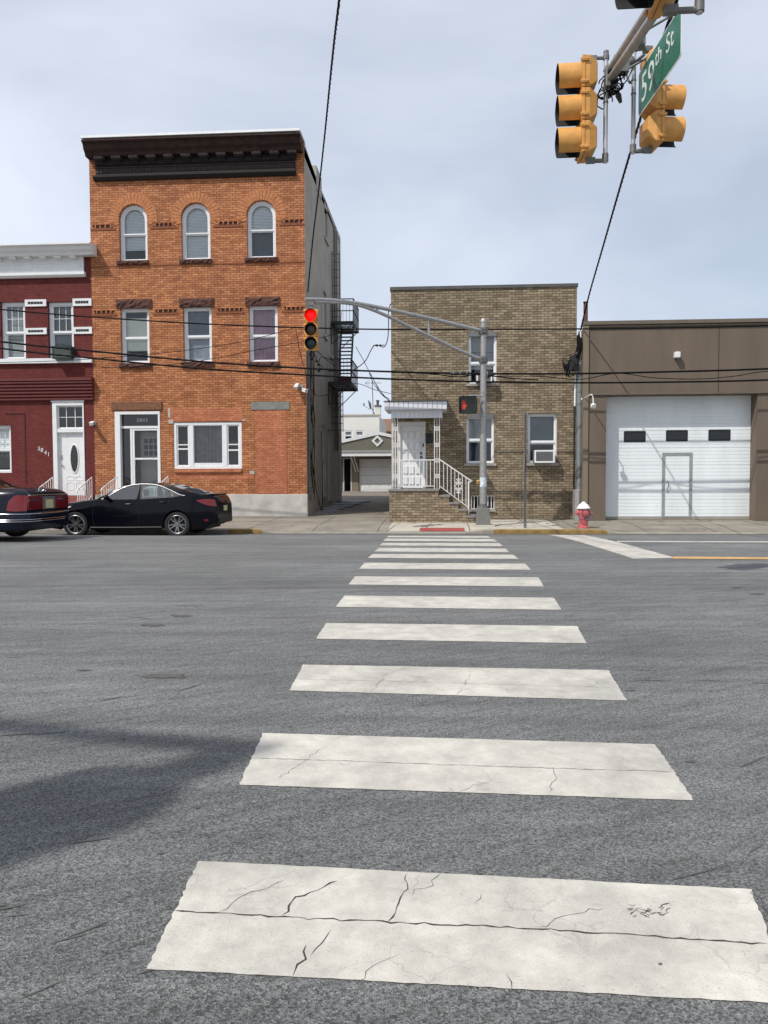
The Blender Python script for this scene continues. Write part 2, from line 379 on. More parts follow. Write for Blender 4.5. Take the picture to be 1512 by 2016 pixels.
def marking(name, corners, mat, jit=.0045, lift=.003, n=60):
    P = [onroad(*c) for c in corners]    # near-left, near-right, far-right, far-left
    mb = MB(); A, B, C_, D = P; cols = []
    for i in range(n + 1):
        t = i / n; a = A.lerp(B, t); d = D.lerp(C_, t)
        if 0 < i < n: a.y += random.uniform(-jit, jit) * .5; d.y += random.uniform(-jit, jit) * .5
        col = []
        for k in range(33):
            q = a.lerp(d, k / 32)
            if i in (0, n): q.x += random.uniform(-jit, jit) * 1.1
            q.z = zroad(q.y) + lift; col.append(q)
        cols.append(col)
    for i in range(n):
        for k in range(32): mb.quad(cols[i][k], cols[i + 1][k], cols[i + 1][k + 1], cols[i][k + 1])
    return mb.build(name, mat, road)
bars = [((290, 1909), (1560, 1978), (1480, 1752), (391, 1696)),
        ((470, 1546), (1366, 1577), (1290, 1466), (518, 1444)),
        ((570, 1360), (1234, 1380), (1198, 1320), (597, 1309)),
        ((622, 1258), (1155, 1267), (1136, 1233), (642, 1227)),
        ((661, 1195), (1106, 1201), (1090, 1177), (678, 1173)),
        ((686, 1151), (1071, 1155), (1060, 1137), (699, 1135)),
        ((707, 1120), (1045, 1122), (1034, 1110), (718, 1108)),
        ((724, 1098.5), (1021, 1100.5), (1010, 1092), (734, 1091)),
        ((737, 1086), (1003, 1087.5), (995, 1080), (746, 1079)),
        ((747, 1074), (990, 1075.5), (983, 1069.5), (753, 1069)),
        ((754, 1065), (979, 1066.5), (972, 1061.5), (760, 1060.5)),
        ((761, 1058), (966, 1059), (961, 1055.5), (766, 1055))]
stripes = [marking('crosswalk_stripe', b, m_paint) for b in bars]
marking('stop_line', ((1247, 1100), (1330, 1098.5), (1150, 1054), (1078, 1053)), m_paint)
marking('lane_line', ((1215, 1067), (1900, 1070), (1900, 1067.5), (1215, 1065)), m_paint, .004)
marking('centre_line', ((1325, 1100.5), (1900, 1105.5), (1900, 1100.5), (1325, 1096.5)), m_ypaint, .008, lift=.0075)
def crack(pts, w, par, amp=.02, lift=.0044):
    P = [onroad(*p) for p in pts]; Q = []
    for i in range(len(P) - 1):
        d = P[i + 1] - P[i]; L_ = d.length; k = max(2, int(L_ / .025)); nrm = Vector((-d.y, d.x, 0)).normalized()
        for j in range(k): Q.append(P[i] + d * (j / k) + nrm * random.gauss(0, amp * .35))
    Q.append(P[-1]); mb = MB(); L2 = []
    for i, q in enumerate(Q):
        d = (Q[min(i + 1, len(Q) - 1)] - Q[max(0, i - 1)]); nrm = Vector((-d.y, d.x, 0)).normalized()
        ww = .62 * w * random.uniform(.3, 1.3) * (1 if 0 < i < len(Q) - 1 else .1)
        for s_ in (-1, 1):
            r_ = q + nrm * ww * s_ * .5; r_.z = zroad(r_.y) + lift; L2.append(tuple(r_))
    for i in range(len(Q) - 1): mb.f.append((2 * i, 2 * i + 2, 2 * i + 3, 2 * i + 1))
    mb.v = L2; return mb.build('crack', m_crack, par)
s1, s2, s3 = stripes[:3]
crack([(343, 1796), (560, 1806), (770, 1818), (1000, 1828), (1240, 1842), (1512, 1860)], .010, s1, .012)
crack([(552, 1803), (585, 1770), (620, 1752), (665, 1736)], .009, s1)
crack([(772, 1818), (783, 1780), (806, 1752), (800, 1722)], .007, s1); crack([(810, 1765), (850, 1745), (868, 1722)], .004, s1)
crack([(580, 1925), (592, 1890), (603, 1862)], .008, s1); crack([(612, 1885), (636, 1858), (652, 1832)], .006, s1)
crack([(1005, 1952), (996, 1920)], .006, s1); crack([(942, 1782), (948, 1760)], .004, s1); crack([(700, 1950), (730, 1905), (790, 1880)], .003, s1)
crack([(1480, 1752), (1512, 1800)], .005, s1); crack([(1060, 1830), (1120, 1800), (1190, 1790)], .003, s1); crack([(430, 1800), (470, 1770), (560, 1735)], .003, s1)
for k in range(26):
    u = 1228 + random.random() * 82; v = 1800 + random.gauss(0, 6)
    crack([(u, v), (u + random.uniform(8, 22), v + random.uniform(-9, 9))], .007, s1, .01)
crack([(494, 1494), (700, 1500), (900, 1508), (1325, 1521)], .005, s2, .01)
crack([(1083, 1560), (1092, 1530), (1088, 1511)], .004, s2); crack([(545, 1535), (600, 1500), (640, 1470)], .003, s2); crack([(900, 1560), (960, 1540)], .003, s2)
crack([(585, 1338), (800, 1343), (1215, 1355)], .004, s3, .008); crack([(730, 1365), (760, 1330), (800, 1315)], .004, s3); crack([(900, 1370), (930, 1325)], .004, s3)
def patch(u, v, ru, rv, seed):
    rr = random.Random(seed); mb = MB(); c = onroad(u, v); n = 26; ring = []
    for k in range(n):
        a = 2 * math.pi * k / n; f = rr.uniform(.55, 1.15)
        p = onroad(u + ru * f * math.cos(a), v + rv * f * math.sin(a)); p.z = zroad(p.y) + .004; ring.append(p)
    c.z = zroad(c.y) + .004
    for k in range(n): mb.add([c, ring[k], ring[(k + 1) % n]], [(0, 1, 2)])
    mb.build('worn_patch', m_patch_road, road)
m_patch_road = M('worn_asphalt', (.085, .083, .080), .9, noise=(25, .4), bump=(90, .6))
for a in [(300, 1231, 27, 3, 1), (357, 1213, 22, 2.6, 2), (328, 1332, 52, 5, 3), (243, 1457, 6, 2.5, 4), (388, 1590, 6, 3, 5), (315, 1681, 9, 3, 6), (1492, 1170, 20, 2, 7), (1450, 1157, 14, 1.5, 8),
          (1360, 1500, 12, 3, 9), (1240, 1360, 10, 2, 10), (165, 1320, 16, 2, 12), (1300, 1900, 5, 3, 14)]: patch(*a)

g = MB(); rr = random.Random(8); q = [-60 + .4 * i for i in range(301)]; w_ = [rr.uniform(.10, .34) for _ in q]
for i in range(300): g.quad((q[i], 21.19 - w_[i], zroad(21.19 - w_[i]) + .004), (q[i + 1], 21.19 - w_[i + 1], zroad(21.19 - w_[i + 1]) + .004), (q[i + 1], 21.188, .006), (q[i], 21.188, .006))
g.build('gutter_grit', M('gutter_grit', (.060, .055, .048), .95, noise=(7, .5)), road)
g = MB(); rr = random.Random(21)
for k in range(110):
    u = rr.uniform(-100, 1600); v = 1100 + 900 * rr.random() ** 1.3; p = onroad(u, v)
    if 480 - (v - 1100) * .2 < u < 1180 + (v - 1100) * .3: continue
    a = rr.gauss(R(33), R(14)) if v > 1350 else rr.gauss(0, R(12)); far = min(1, p.y / 9); ln = rr.uniform(.02, .07) + far * rr.uniform(.02, .26); w_ = rr.uniform(.0018, .004) + far * rr.uniform(.001, .010); d = Vector((math.cos(a), math.sin(a), 0)); n_ = Vector((-d.y, d.x, 0)) * w_
    q = [p - d * ln, p - d * ln * .3 + n_, p + d * ln * .4 + n_ * .7, p + d * ln, p + d * ln * .3 - n_, p - d * ln * .5 - n_ * .8]
    g.add([(t.x, t.y, zroad(t.y) + .003) for t in q], [(0, 5, 4, 3, 2, 1)])
sc_m = g.build('scuff_marks', M('rubber_scuff', (.085, .084, .082), .9, noise=(25, .4)), road); sc_m['kind'] = 'stuff'
# pavements ----------------------------------------------------------
def slab_mat():
    m = bpy.data.materials.new('pavement_concrete'); t, b = nodes_of(m); L = t.links.new
    co = t.nodes.new('ShaderNodeTexCoord').outputs['Object']
    def nz(sc, d, a, bb, c, e):
        n = t.nodes.new('ShaderNodeTexNoise'); n.inputs['Scale'].default_value = sc; n.inputs['Detail'].default_value = d; n.inputs['Roughness'].default_value = .65; L(co, n.inputs['Vector'])
        r = t.nodes.new('ShaderNodeMapRange'); r.inputs[1].default_value = a; r.inputs[2].default_value = bb; r.inputs[3].default_value = c; r.inputs[4].default_value = e; L(n.outputs['Fac'], r.inputs[0]); return r.outputs[0]
    a = nz(.9, 7, .32, .68, .66, 1.16); c = nz(40, 3, .3, .7, .9, 1.1)
    mm = t.nodes.new('ShaderNodeMath'); mm.operation = 'MULTIPLY'; L(a, mm.inputs[0]); L(c, mm.inputs[1])
    vm = t.nodes.new('ShaderNodeVectorMath'); vm.operation = 'SCALE'; vm.inputs[0].default_value = (.25, .225, .183); L(mm.outputs[0], vm.inputs['Scale'])
    L(vm.outputs[0], b.inputs['Base Color']); b.inputs['Roughness'].default_value = .9; return m
m_slab = slab_mat()
m_slab2 = M('new_pavement_concrete', (.43, .40, .34), .9, noise=(1.5, .12), bump=(60, .2))
m_joint = M('joint_grit', (.075, .068, .058), .95, noise=(20, .3))
CT = .22       # kerb stone width
RAMP = (PX(762, 1045, 21.2), PX(935, 1045, 21.2)); DRV = (PX(520, 1045, 21.2), RAMP[0]); GDRV = (PX(1200, 1045, 21.2), PX(1500, 1045, 21.2))
def low(x):       # how far the kerb drops at x (0 = full kerb, 1 = flush)
    def band(a, b, s): return max(0, min(1, (x - a) / s + .5, (b - x) / s + .5))
    return max(band(DRV[0], RAMP[1], .5), band(GDRV[0], GDRV[1] + .6, .6))
def walk_z(x, y):
    k = low(x); t = min(1, max(0, (y - CURB) / 1.5))
    return zwalk(y) - k * .085 * (1 - t)
xs = [-60 + i * .25 for i in range(0, 481)]
xs = sorted(set(xs + [DRV[0], *RAMP, *GDRV]))
yy = [CURB + CT, CURB + .5, CURB + 1.0, CURB + 1.5, 24.0, 25.5, 27.2]
g = MB(); g2 = MB()
for i in range(len(xs) - 1):
    for j in range(len(yy) - 1):
        a, b, c, d = xs[i], xs[i + 1], yy[j], yy[j + 1]
        (g2 if (RAMP[0] - .01 <= a < RAMP[1] + 2.3 - .01 and c < 24.9) else g).quad((a, c, walk_z(a, c)), (b, c, walk_z(b, c)), (b, d, walk_z(b, d)), (a, d, walk_z(a, d)))
walk = struct(g.build('pavement', m_slab, smooth=True))
g2.build('new_slab', m_slab2, walk, smooth=True)
g = MB()
def jl(p, q):
    p, q = Vector(p), Vector(q); d = (q - p).normalized(); n_ = Vector((-d.y, d.x, 0)) * .011
    N = 10
    for i in range(N):
        a, b = p.lerp(q, i / N), p.lerp(q, (i + 1) / N)
        g.quad(*[(w.x, w.y, walk_z(w.x, w.y) + .004) for w in (a - n_, b - n_, b + n_, a + n_)])
for x in [-22 + 1.85 * k for k in range(28)]:
    if RAMP[0] + .3 < x < RAMP[1] + 2: continue
    jl((x, CURB + CT, 0), (x, 26.5 if x < -1 else 24.4, 0))
for u in (762, 832, 926): x = PX(u, 1045, 21.3); jl((x, CURB + CT, 0), (x + (0 if u > 900 else .25), 23.7, 0))
jl((-24, 24.4, 0), (PX(764, 1040, 24), 24.4, 0)); jl((RAMP[1], CURB + 1.5, 0), (14, CURB + 1.5, 0)); jl((-24, CURB + CT + .01, 0), (24, CURB + CT + .01, 0))
g.build('joint', m_joint, walk)
# red tactile pad with ridges
x0 = PX(826, 1045, 21.6); x1 = PX(915, 1045, 21.6); g = MB()
def wz(x, y): return walk_z(x, y)
ya, yb = CURB + CT + .05, CURB + CT + .66
g.add([(x0, ya, wz(x0, ya) + .012), (x1, ya, wz(x1, ya) + .012), (x1, yb, wz(x1, yb) + .012), (x0, yb, wz(x0, yb) + .012)], [(0, 1, 2, 3)])
nx = 26
for i in range(nx):
    xa = x0 + (x1 - x0) * (i + .25) / nx; xb = x0 + (x1 - x0) * (i + .75) / nx
    g.add([(xa, ya + .02, wz(xa, ya) + .012), (xb, ya + .02, wz(xb, ya) + .012), (xb, yb - .02, wz(xb, yb) + .012), (xa, yb - .02, wz(xa, yb) + .012),
           (xa + .01, ya + .03, wz(xa, ya) + .030), (xb - .01, ya + .03, wz(xb, ya) + .030), (xb - .01, yb - .03, wz(xb, yb) + .030), (xa + .01, yb - .03, wz(xa, yb) + .030)],
          [(4, 5, 6, 7), (0, 1, 5, 4), (1, 2, 6, 5), (2, 3, 7, 6), (3, 0, 4, 7)])
g.build('tactile_pad', M('red_tactile', (.36, .075, .068), .7, noise=(8, .2)), walk)
rr = random.Random(31); g = MB()
for k in range(420):      # gum, grit and stains trodden into the pavement
    x = rr.uniform(-13, 13); y = CURB + CT + .05 + 3.4 * rr.random(); r_ = .012 + .05 * rr.random() ** 3; n = 7
    g.add([(x + r_ * rr.uniform(.6, 1.4) * math.cos(2 * math.pi * i / n), y + r_ * rr.uniform(.6, 1.4) * math.sin(2 * math.pi * i / n), walk_z(x, y) + .004) for i in range(n)], [tuple(range(n))])
for a, b, y in ((-26, -4.4, 26.56), (-.0, 6.3, 25.19), (6.4, 30, 24.49)):      # dirt line where the walls meet the pavement
    x = a
    while x < b:
        w_ = rr.uniform(.03, .16); l_ = rr.uniform(.15, .5); g.quad((x, y - w_, walk_z(x, y - w_) + .004), (x + l_, y - rr.uniform(.03, .14), walk_z(x, y - .1) + .004), (x + l_, y, walk_z(x, y) + .006), (x, y, walk_z(x, y) + .006)); x += l_
o = g.build('pavement_dirt', M('pavement_dirt', (.10, .090, .075), .95, noise=(9, .4)), walk); o['kind'] = 'stuff'
# kerb in two colours
def kerb(name, a, b, mat, lift=0):
    g = MB(); q = [x for x in xs if a < x < b]; q = [a] + q + [b]
    for i in range(len(q) - 1):
        c, d = q[i], q[i + 1]; zc = walk_z(c, CURB) + lift; zd = walk_z(d, CURB) + lift
        g.quad((c, CURB - .012, -.05), (d, CURB - .012, -.05), (d, CURB, zd - .012), (c, CURB, zc - .012))
        g.quad((c, CURB, zc - .012), (d, CURB, zd - .012), (d, CURB + .015, zd), (c, CURB + .015, zc))
        g.quad((c, CURB + .015, zc), (d, CURB + .015, zd), (d, CURB + CT, walk_z(d, CURB + CT) + lift), (c, CURB + CT, walk_z(c, CURB + CT) + lift))
    return g.build(name, mat, smooth=True)
m_kerb = M('kerb_concrete', (.25, .23, .195), .9, noise=(3, .25), bump=(40, .3))
m_kyel = M('yellow_kerb_paint', (.235, .150, .048), .85, noise=(5, .5), bump=(40, .3))
yx0, yx1 = PX(972, 1047, 21.2), PX(1196, 1047, 21.2); yl0, yl1 = PX(448, 1047, 21.2), PX(516, 1050, 21.2)
k1 = struct(kerb('kerb', -60, yl0, m_kerb)); 
for nm, a, b, mm in (('stone', yl1, yx0, m_kerb), ('stone', yx1, 60, m_kerb), ('painted_stone', yx0, yx1, m_kyel), ('painted_stone', yl0, yl1, m_kyel)):
    o = kerb(nm, a, b, mm); o.parent = k1
# near pavement behind the camera
g = MB(); g.box(-60, 60, -5, -.35, -.1, .13); g.box(-60, 60, -.345, 0, -.1, .12)
struct(g.build('near_pavement', m_slab))
# alley drive
AX0 = PX(601, 640, 26.6); AX1 = PX(770, 650, 25.2)
def zal(y): return zwalk(27.2) + (y - 27.2) * .0225 if y > 27.2 else zwalk(y)
def alley_mat():
    m = M('alley_paving', (.175, .150, .118), .95, noise=(1.6, .38), bump=(9, .5)); return m
g = MB(); N = 24; NX = 8; rr = random.Random(3)
P = [[(-9 + 14 * j / NX, 27.2 + 24 * i / N, zal(27.2 + 24 * i / N) + (rr.uniform(-.012, .012) if 0 < i else 0)) for j in range(NX + 1)] for i in range(N + 1)]
for i in range(N):
    for j in range(NX): g.quad(P[i][j], P[i][j + 1], P[i + 1][j + 1], P[i + 1][j])
alley = struct(g.build('driveway', alley_mat(), smooth=True))
# broken paving slabs along the wall of the alley
m_flag = M('broken_flagstone', (.24, .25, .27), .9, noise=(3, .3), bump=(20, .5))
rr = random.Random(5)
for (y, w, l, dz) in ((27.6, .5, .8, .05), (28.6, .75, 1.0, .10), (29.9, .8, 1.2, .13), (31.4, .95, 1.6, .12), (33.4, 1.15, 1.9, .10), (35.6, 1.3, 2.0, .07)):
    x = AX0 + .05; n = 9; ring = []
    corners = [(x, y), (x + w * .8, y + rr.uniform(-.1, .1)), (x + w, y + l * .5), (x + w * .85, y + l), (x, y + l * .96)]
    g = MB(); g.prism([(a + rr.uniform(-.04, .04), b + rr.uniform(-.05, .05)) for a, b in corners], 'z', zal(y) - .05, zal(y + l * .5) + dz * .55)
    g.build('broken_slab', m_flag, alley, bevel=.01)

# ================================================================== BUILDINGS
def facade(mb, x0, x1, z0, z1, Y, holes, dep, arcs=16):
    X = sorted({x0, x1, *[h[0] for h in holes], *[h[1] for h in holes]}); Z = sorted({z0, z1, *[h[2] for h in holes], *[h[3] for h in holes]})
    X = [x for x in X if x0 <= x <= x1]; Z = [z for z in Z if z0 <= z <= z1]
    for i in range(len(X) - 1):
        for j in range(len(Z) - 1):
            cx, cz = (X[i] + X[i + 1]) / 2, (Z[j] + Z[j + 1]) / 2
            if any(h[0] < cx < h[1] and h[2] < cz < h[3] for h in holes): continue
            mb.quad((X[i], Y, Z[j]), (X[i + 1], Y, Z[j]), (X[i + 1], Y, Z[j + 1]), (X[i], Y, Z[j + 1]))
    for h in holes:
        a, b, c, d = h[:4]; y2 = Y + dep; arch = len(h) > 4 and h[4]
        zs = d - (b - a) / 2 if arch else d
        mb.quad((a, Y, c), (a, y2, c), (a, y2, zs), (a, Y, zs)); mb.quad((b, Y, zs), (b, y2, zs), (b, y2, c), (b, Y, c))
        mb.quad((a, Y, c), (b, Y, c), (b, y2, c), (a, y2, c))
        if not arch: mb.quad((a, Y, d), (a, y2, d), (b, y2, d), (b, Y, d))
        else:
            xc = (a + b) / 2; r = (b - a) / 2
            pts = [(xc - r * math.cos(math.pi * k / arcs), zs + r * math.sin(math.pi * k / arcs)) for k in range(arcs + 1)]
            for k in range(arcs):
                p, q = pts[k], pts[k + 1]
                mb.quad((p[0], Y, p[1]), (q[0], Y, q[1]), (q[0], y2, q[1]), (p[0], y2, p[1]))
                cn = (a, Y, d) if k < arcs // 2 else (b, Y, d)
                mb.add([cn, (p[0], Y, p[1]), (q[0], Y, q[1])], [(0, 1, 2)])
    return mb
def hole(u0, v0, u1, v1, Y, arch=False):
    a = XZ(u0, v0, u1, v1, Y); return (a[0], a[1], a[2], a[3], arch)
def bars_frame(mb, a, b, c, d, w, y0, y1):     # rectangular frame of bars
    wl, wr, wb, wt = w if isinstance(w, tuple) else (w, w, w, w)
    mb.box(a, a + wl, y0, y1, c, d); mb.box(b - wr, b, y0, y1, c, d)
    mb.box(a + wl, b - wr, y0, y1, c, c + wb); mb.box(a + wl, b - wr, y0, y1, d - wt, d)
def curtain_mesh(a, b, c, d, Y, folds=7, amp=.02):
    mb = MB(); n = folds * 6; top = []; 
    for i in range(n + 1):
        x = a + (b - a) * i / n; y = Y + amp * math.sin(2 * math.pi * folds * i / n) + amp * .4 * math.sin(5.1 * i)
        top.append((x, y))
    for i in range(n):
        (x, y), (x2, y2) = top[i], top[i + 1]
        mb.quad((x, y, c), (x2, y2, c), (x2, y2, d), (x, y, d))
    return mb
def sash(par, h, Y, rail=None, inset=.10, fw=.085, cover=None, cover_top=1.0, cover_bot=0.0, mun=None, mat=None, gl=None, cmat=None, cover2=None):
    """double-hung window: frame > pane, blind/curtain, with rail at fraction of the height"""
    mat = mat or m_vinyl; gl = gl or m_glass
    a, b, c, d = h[:4]; arch = len(h) > 4 and h[4]; e = .004
    a += e; b -= e; c += e; d -= e
    y0, y1 = Y + inset, Y + inset + .12
    mb = MB(); zr = c + (d - c) * (rail if rail else .5); xc = (a + b) / 2
    if arch:
        r = (b - a) / 2; zs = d - r
        mb.box(a, a + fw, y0, y1, c, zs); mb.box(b - fw, b, y0, y1, c, zs); mb.box(a + fw, b - fw, y0, y1, c, c + fw * .8)
        n = 18
        for k in range(n):
            t0, t1 = math.pi * k / n, math.pi * (k + 1) / n
            p = [(xc - rr_ * math.cos(t), zs + rr_ * math.sin(t)) for rr_, t in ((r, t0), (r, t1), (r - fw, t1), (r - fw, t0))]
            mb.prism(p, 'y', y0, y1)
        # inner sash ring
        for k in range(n):
            t0, t1 = math.pi * k / n, math.pi * (k + 1) / n
            p = [(xc - rr_ * math.cos(t), zs + rr_ * math.sin(t)) for rr_, t in ((r - fw - .002, t0), (r - fw - .002, t1), (r - fw - .045, t1), (r - fw - .045, t0))]
            mb.prism(p, 'y', y0 + .03, y1)
        mb.box(a + fw, a + fw + .04, y0 + .03, y1, zr + .022, zs); mb.box(b - fw - .04, b - fw, y0 + .03, y1, zr + .022, zs)
    else:
        bars_frame(mb, a, b, c, d, (fw, fw, fw * .7, fw), y0, y1)
        bars_frame(mb, a + fw, b - fw, zr + .022, d - fw, .035, y0 + .03, y1)
    bars_frame(mb, a + fw, b - fw, c + fw * .7, zr - .022, .04, y0 + .055, y1 + .02)
    mb.box(a + fw, b - fw, y0 + .02, y1 + .02, zr - .022, zr + .022)
    if mun:
        nx_, nz_, half = mun
        z0, z1 = (zr + .05, d - fw - .03)
        for i in range(1, nx_):
            x = a + fw + (b - a - 2 * fw) * i / nx_; mb.box(x - .008, x + .008, y0 + .05, y0 + .07, z0, z1)
        for j in range(1, nz_):
            z = z0 + (z1 - z0) * j / nz_; mb.box(a + fw + .03, b - fw - .03, y0 + .046, y0 + .066, z - .008, z + .008)
    w = mb.build('window', mat, par)
    pm = MB(); yg = y0 + .08
    if arch:
        poly = [(a + fw, zr), (b - fw, zr)] + [(xc + (r - fw) * math.cos(math.pi * k / 14), zs + (r - fw) * math.sin(math.pi * k / 14)) for k in range(15)]
        pm.add([(p[0], yg, p[1]) for p in poly], [tuple(range(len(poly)))])
    else: pm.quad((a + fw, yg, zr), (b - fw, yg, zr), (b - fw, yg, d - fw), (a + fw, yg, d - fw))
    pm.quad((a + fw, yg + .015, c + fw * .7), (b - fw, yg + .015, c + fw * .7), (b - fw, yg + .015, zr - .001), (a + fw, yg + .015, zr - .001))
    pm.build('pane', gl, w)
    H = d - c
    if cover:
        zt = c + H * cover_top; zb = c + H * cover_bot; nm = {'blind': 'blind', 'shade': 'roller_shade', 'curtain': 'curtain'}[cover]
        if cover == 'blind':
            bmx = MB(); n = max(3, int((zt - zb) / .05))
            for i in range(n):
                z = zb + (zt - zb) * i / n
                bmx.quad((a + fw * .6, yg + .095, z + .0495), (b - fw * .6, yg + .095, z + .0495), (b - fw * .6, yg + .08, z), (a + fw * .6, yg + .08, z))
            bmx.build(nm, cmat or m_blind, w)
        elif cover == 'shade':
            MB().box(a + fw * .6, b - fw * .6, yg + .08, yg + .088, zb, zt).build(nm, cmat or m_shade_cream, w)
        else:
            curtain_mesh(a + fw * .5, b - fw * .5, zb, zt, yg + .12).build(nm, cmat or m_grey_cur, w)
    if cover2:
        x0f, x1f, z0f, z1f, mt = cover2
        curtain_mesh(a + (b - a) * x0f, a + (b - a) * x1f, c + H * z0f, c + H * z1f, yg + .2, 4).build('curtain', mt, w)
    return w
def shell(mb, x0, x1, y0, y1, z0, z1, left=True, right=True):
    """back, sides and roof of a building, front left open"""
    mb.quad((x1, y1, z0), (x0, y1, z0), (x0, y1, z1), (x1, y1, z1))
    if left: mb.quad((x0, y1, z0), (x0, y0, z0), (x0, y0, z1), (x0, y1, z1))
    if right: mb.quad((x1, y0, z0), (x1, y1, z0), (x1, y1, z1), (x1, y0, z1))
    mb.quad((x0, y0, z1), (x1, y0, z1), (x1, y1, z1), (x0, y1, z1))
def profile_x(mb, prof, x0, x1): mb.prism(prof, 'x', x0, x1)     # prof in (y, z)
def rockface(par, name, u0, v0, u1, v1, Y, out=.06, mat=None):
    a, b, c, d = XZ(u0, v0, u1, v1, Y); mb = MB(); nx_, nz_ = 14, 4; rr = random.Random(int(u0 * 7 + v0))
    V = [[(a + (b - a) * i / nx_, Y - out + (rr.uniform(-.028, .03) if 0 < i < nx_ and 0 < j < nz_ else .02), c + (d - c) * j / nz_) for j in range(nz_ + 1)] for i in range(nx_ + 1)]
    for i in range(nx_):
        for j in range(nz_): mb.quad(V[i][j], V[i + 1][j], V[i + 1][j + 1], V[i][j + 1])
    mb.quad((a, Y - out + .02, c), (a, Y - out + .02, d), (a, Y + .05, d), (a, Y + .05, c)); mb.quad((b, Y - out + .02, c), (b, Y + .05, c), (b, Y + .05, d), (b, Y - out + .02, d))
    mb.quad((a, Y - out + .02, d), (b, Y - out + .02, d), (b, Y + .05, d), (a, Y + .05, d)); mb.quad((a, Y - out + .02, c), (a, Y + .05, c), (b, Y + .05, c), (b, Y - out + .02, c))
    return mb.build(name, mat or m_brownstone, par)

# ------------------------------------------------------------------ orange three-storey block
YO = 26.6
OX0, OX1 = PX(181.5, 640, YO), PX(601.5, 640, YO)
OZ0 = zwalk(YO); OZ1 = PZ(400, 283, YO); OZB = PZ(560, 973, YO)
ob = thing('brick_apartment_block', 'orange brick three-storey block with dark bracketed cornice and arched top windows', 'apartment building', ((OX0 + OX1) / 2, YO, OZ0))
A3 = [(235, 402, 290, 514), (357, 399, 414, 511), (486, 394, 543, 508)]
A2 = [(238, 606, 294, 715), (361, 604, 417, 713), (490, 601, 547, 713)]
H3 = [hole(*q, YO, True) for q in A3]; H2 = [hole(*q, YO) for q in A2]
HD = list(hole(227, 810, 316, 962, YO)); HP = hole(342, 831, 476, 923, YO)
g = MB(); facade(g, OX0, OX1, OZB, OZ1, YO, H3 + H2 + [tuple(HD), HP], .26)
g.build('front_wall', m_orange_br, ob)
OYB = 36.6; OXS = OX1; OZ2 = OZ1 - .55
# side wall with real window recesses, roof and back
g = MB(); SW = []       # holes in (y, z)
def syz(u, v):           # sight line onto the alley side wall
    d = ray(u, v); t = OXS / d.x; return (CAM + d * t)
for (ua, ub, va, vb) in ((635, 640.5, 838, 973), (646.5, 650.5, 846, 979), (664, 667, 852, 978), (637, 642, 575, 660), (649.5, 653, 590, 700), (662, 665, 620, 700), (640, 643, 395, 470)):
    p = syz((ua + ub) / 2, va); q = syz((ua + ub) / 2, vb); yc = p.y
    SW.append((yc - .42, yc + .42, q.z, p.z))
Ysl = sorted({YO, OYB, *[h[0] for h in SW], *[h[1] for h in SW]}); Zsl = sorted({OZ0 - .3, OZ2, *[h[2] for h in SW], *[h[3] for h in SW]})
for i in range(len(Ysl) - 1):
    for j in range(len(Zsl) - 1):
        cy, cz = (Ysl[i] + Ysl[i + 1]) / 2, (Zsl[j] + Zsl[j + 1]) / 2
        if any(h[0] < cy < h[1] and h[2] < cz < h[3] for h in SW): continue
        g.quad((OXS, Ysl[i], Zsl[j]), (OXS, Ysl[i + 1], Zsl[j]), (OXS, Ysl[i + 1], Zsl[j + 1]), (OXS, Ysl[i], Zsl[j + 1]))
for a, b, c, d in SW:
    x2 = OXS - .18
    for p, q in (((a, c), (b, c)), ((b, c), (b, d)), ((b, d), (a, d)), ((a, d), (a, c))):
        g.quad((OXS, p[0], p[1]), (OXS, q[0], q[1]), (x2, q[0], q[1]), (x2, p[0], p[1]))
# sloping parapet on the alley side
g.prism([(YO + .02, OZ2), (OYB, OZ2), (OYB, OZ2 + .05), (YO + 2.2, OZ2 + .30), (YO + .02, OZ1 - .05)], 'x', OXS - .3, OXS)
g.quad((OX0, OYB, OZ0), (OXS, OYB, OZ0), (OXS, OYB, OZ2), (OX0, OYB, OZ2)); g.quad((OX0, YO, OZ0), (OX0, OYB, OZ0), (OX0, OYB, OZ2 + .4), (OX0, YO, OZ1))
g.quad((OX0, YO, OZ2), (OXS, YO, OZ2), (OXS, OYB, OZ2), (OX0, OYB, OZ2)); g.quad((OX0, YO + .01, OZ2), (OXS, YO + .01, OZ2), (OXS, YO + .01, OZ1), (OX0, YO + .01, OZ1))
g.build('side_wall', m_stucco, ob)
for a, b, c, d in SW:
    mb = MB(); 
    for (p, q, r_, s_) in ((a, a + .06, c, d), (b - .06, b, c, d), (a + .06, b - .06, c, c + .07), (a + .06, b - .06, d - .06, d), (a + .06, b - .06, (c + d) / 2 - .03, (c + d) / 2 + .03)):
        mb.box(OXS - .16, OXS - .10, p, q, r_, s_)
    w = mb.build('window', m_white, ob)
    MB().quad((OXS - .13, a + .06, c + .06), (OXS - .13, b - .06, c + .06), (OXS - .13, b - .06, d - .06), (OXS - .13, a + .06, d - .06)).build('pane', m_glass_d, w)
    MB().box(OXS - .05, OXS + .07, a - .08, b + .08, c - .14, c - .002).build('sill', M('sill_grey', (.36, .35, .33), .85, noise=(6, .2)), w)
MB().box(OXS - 1.2, OXS + .02, YO + 2.6, YO + 3.9, OZ2 - .1, OZ2 + .75).build('chimney', m_stucco, ob)
for (u, r_) in ((656.5, .05), (660, .04)):
    p = syz(u, 600); MB().tube([(OXS + .07, p.y, 2.8), (OXS + .07, p.y, OZ2)], r_, 8).build('drain_pipe', m_galv_d, ob, smooth=True)
p = syz(609, 700); MB().tube([(OXS + .06, YO + .25, .9), (OXS + .06, YO + .25, 6.4)], .035, 8).build('conduit', m_galv_d, ob, smooth=True)
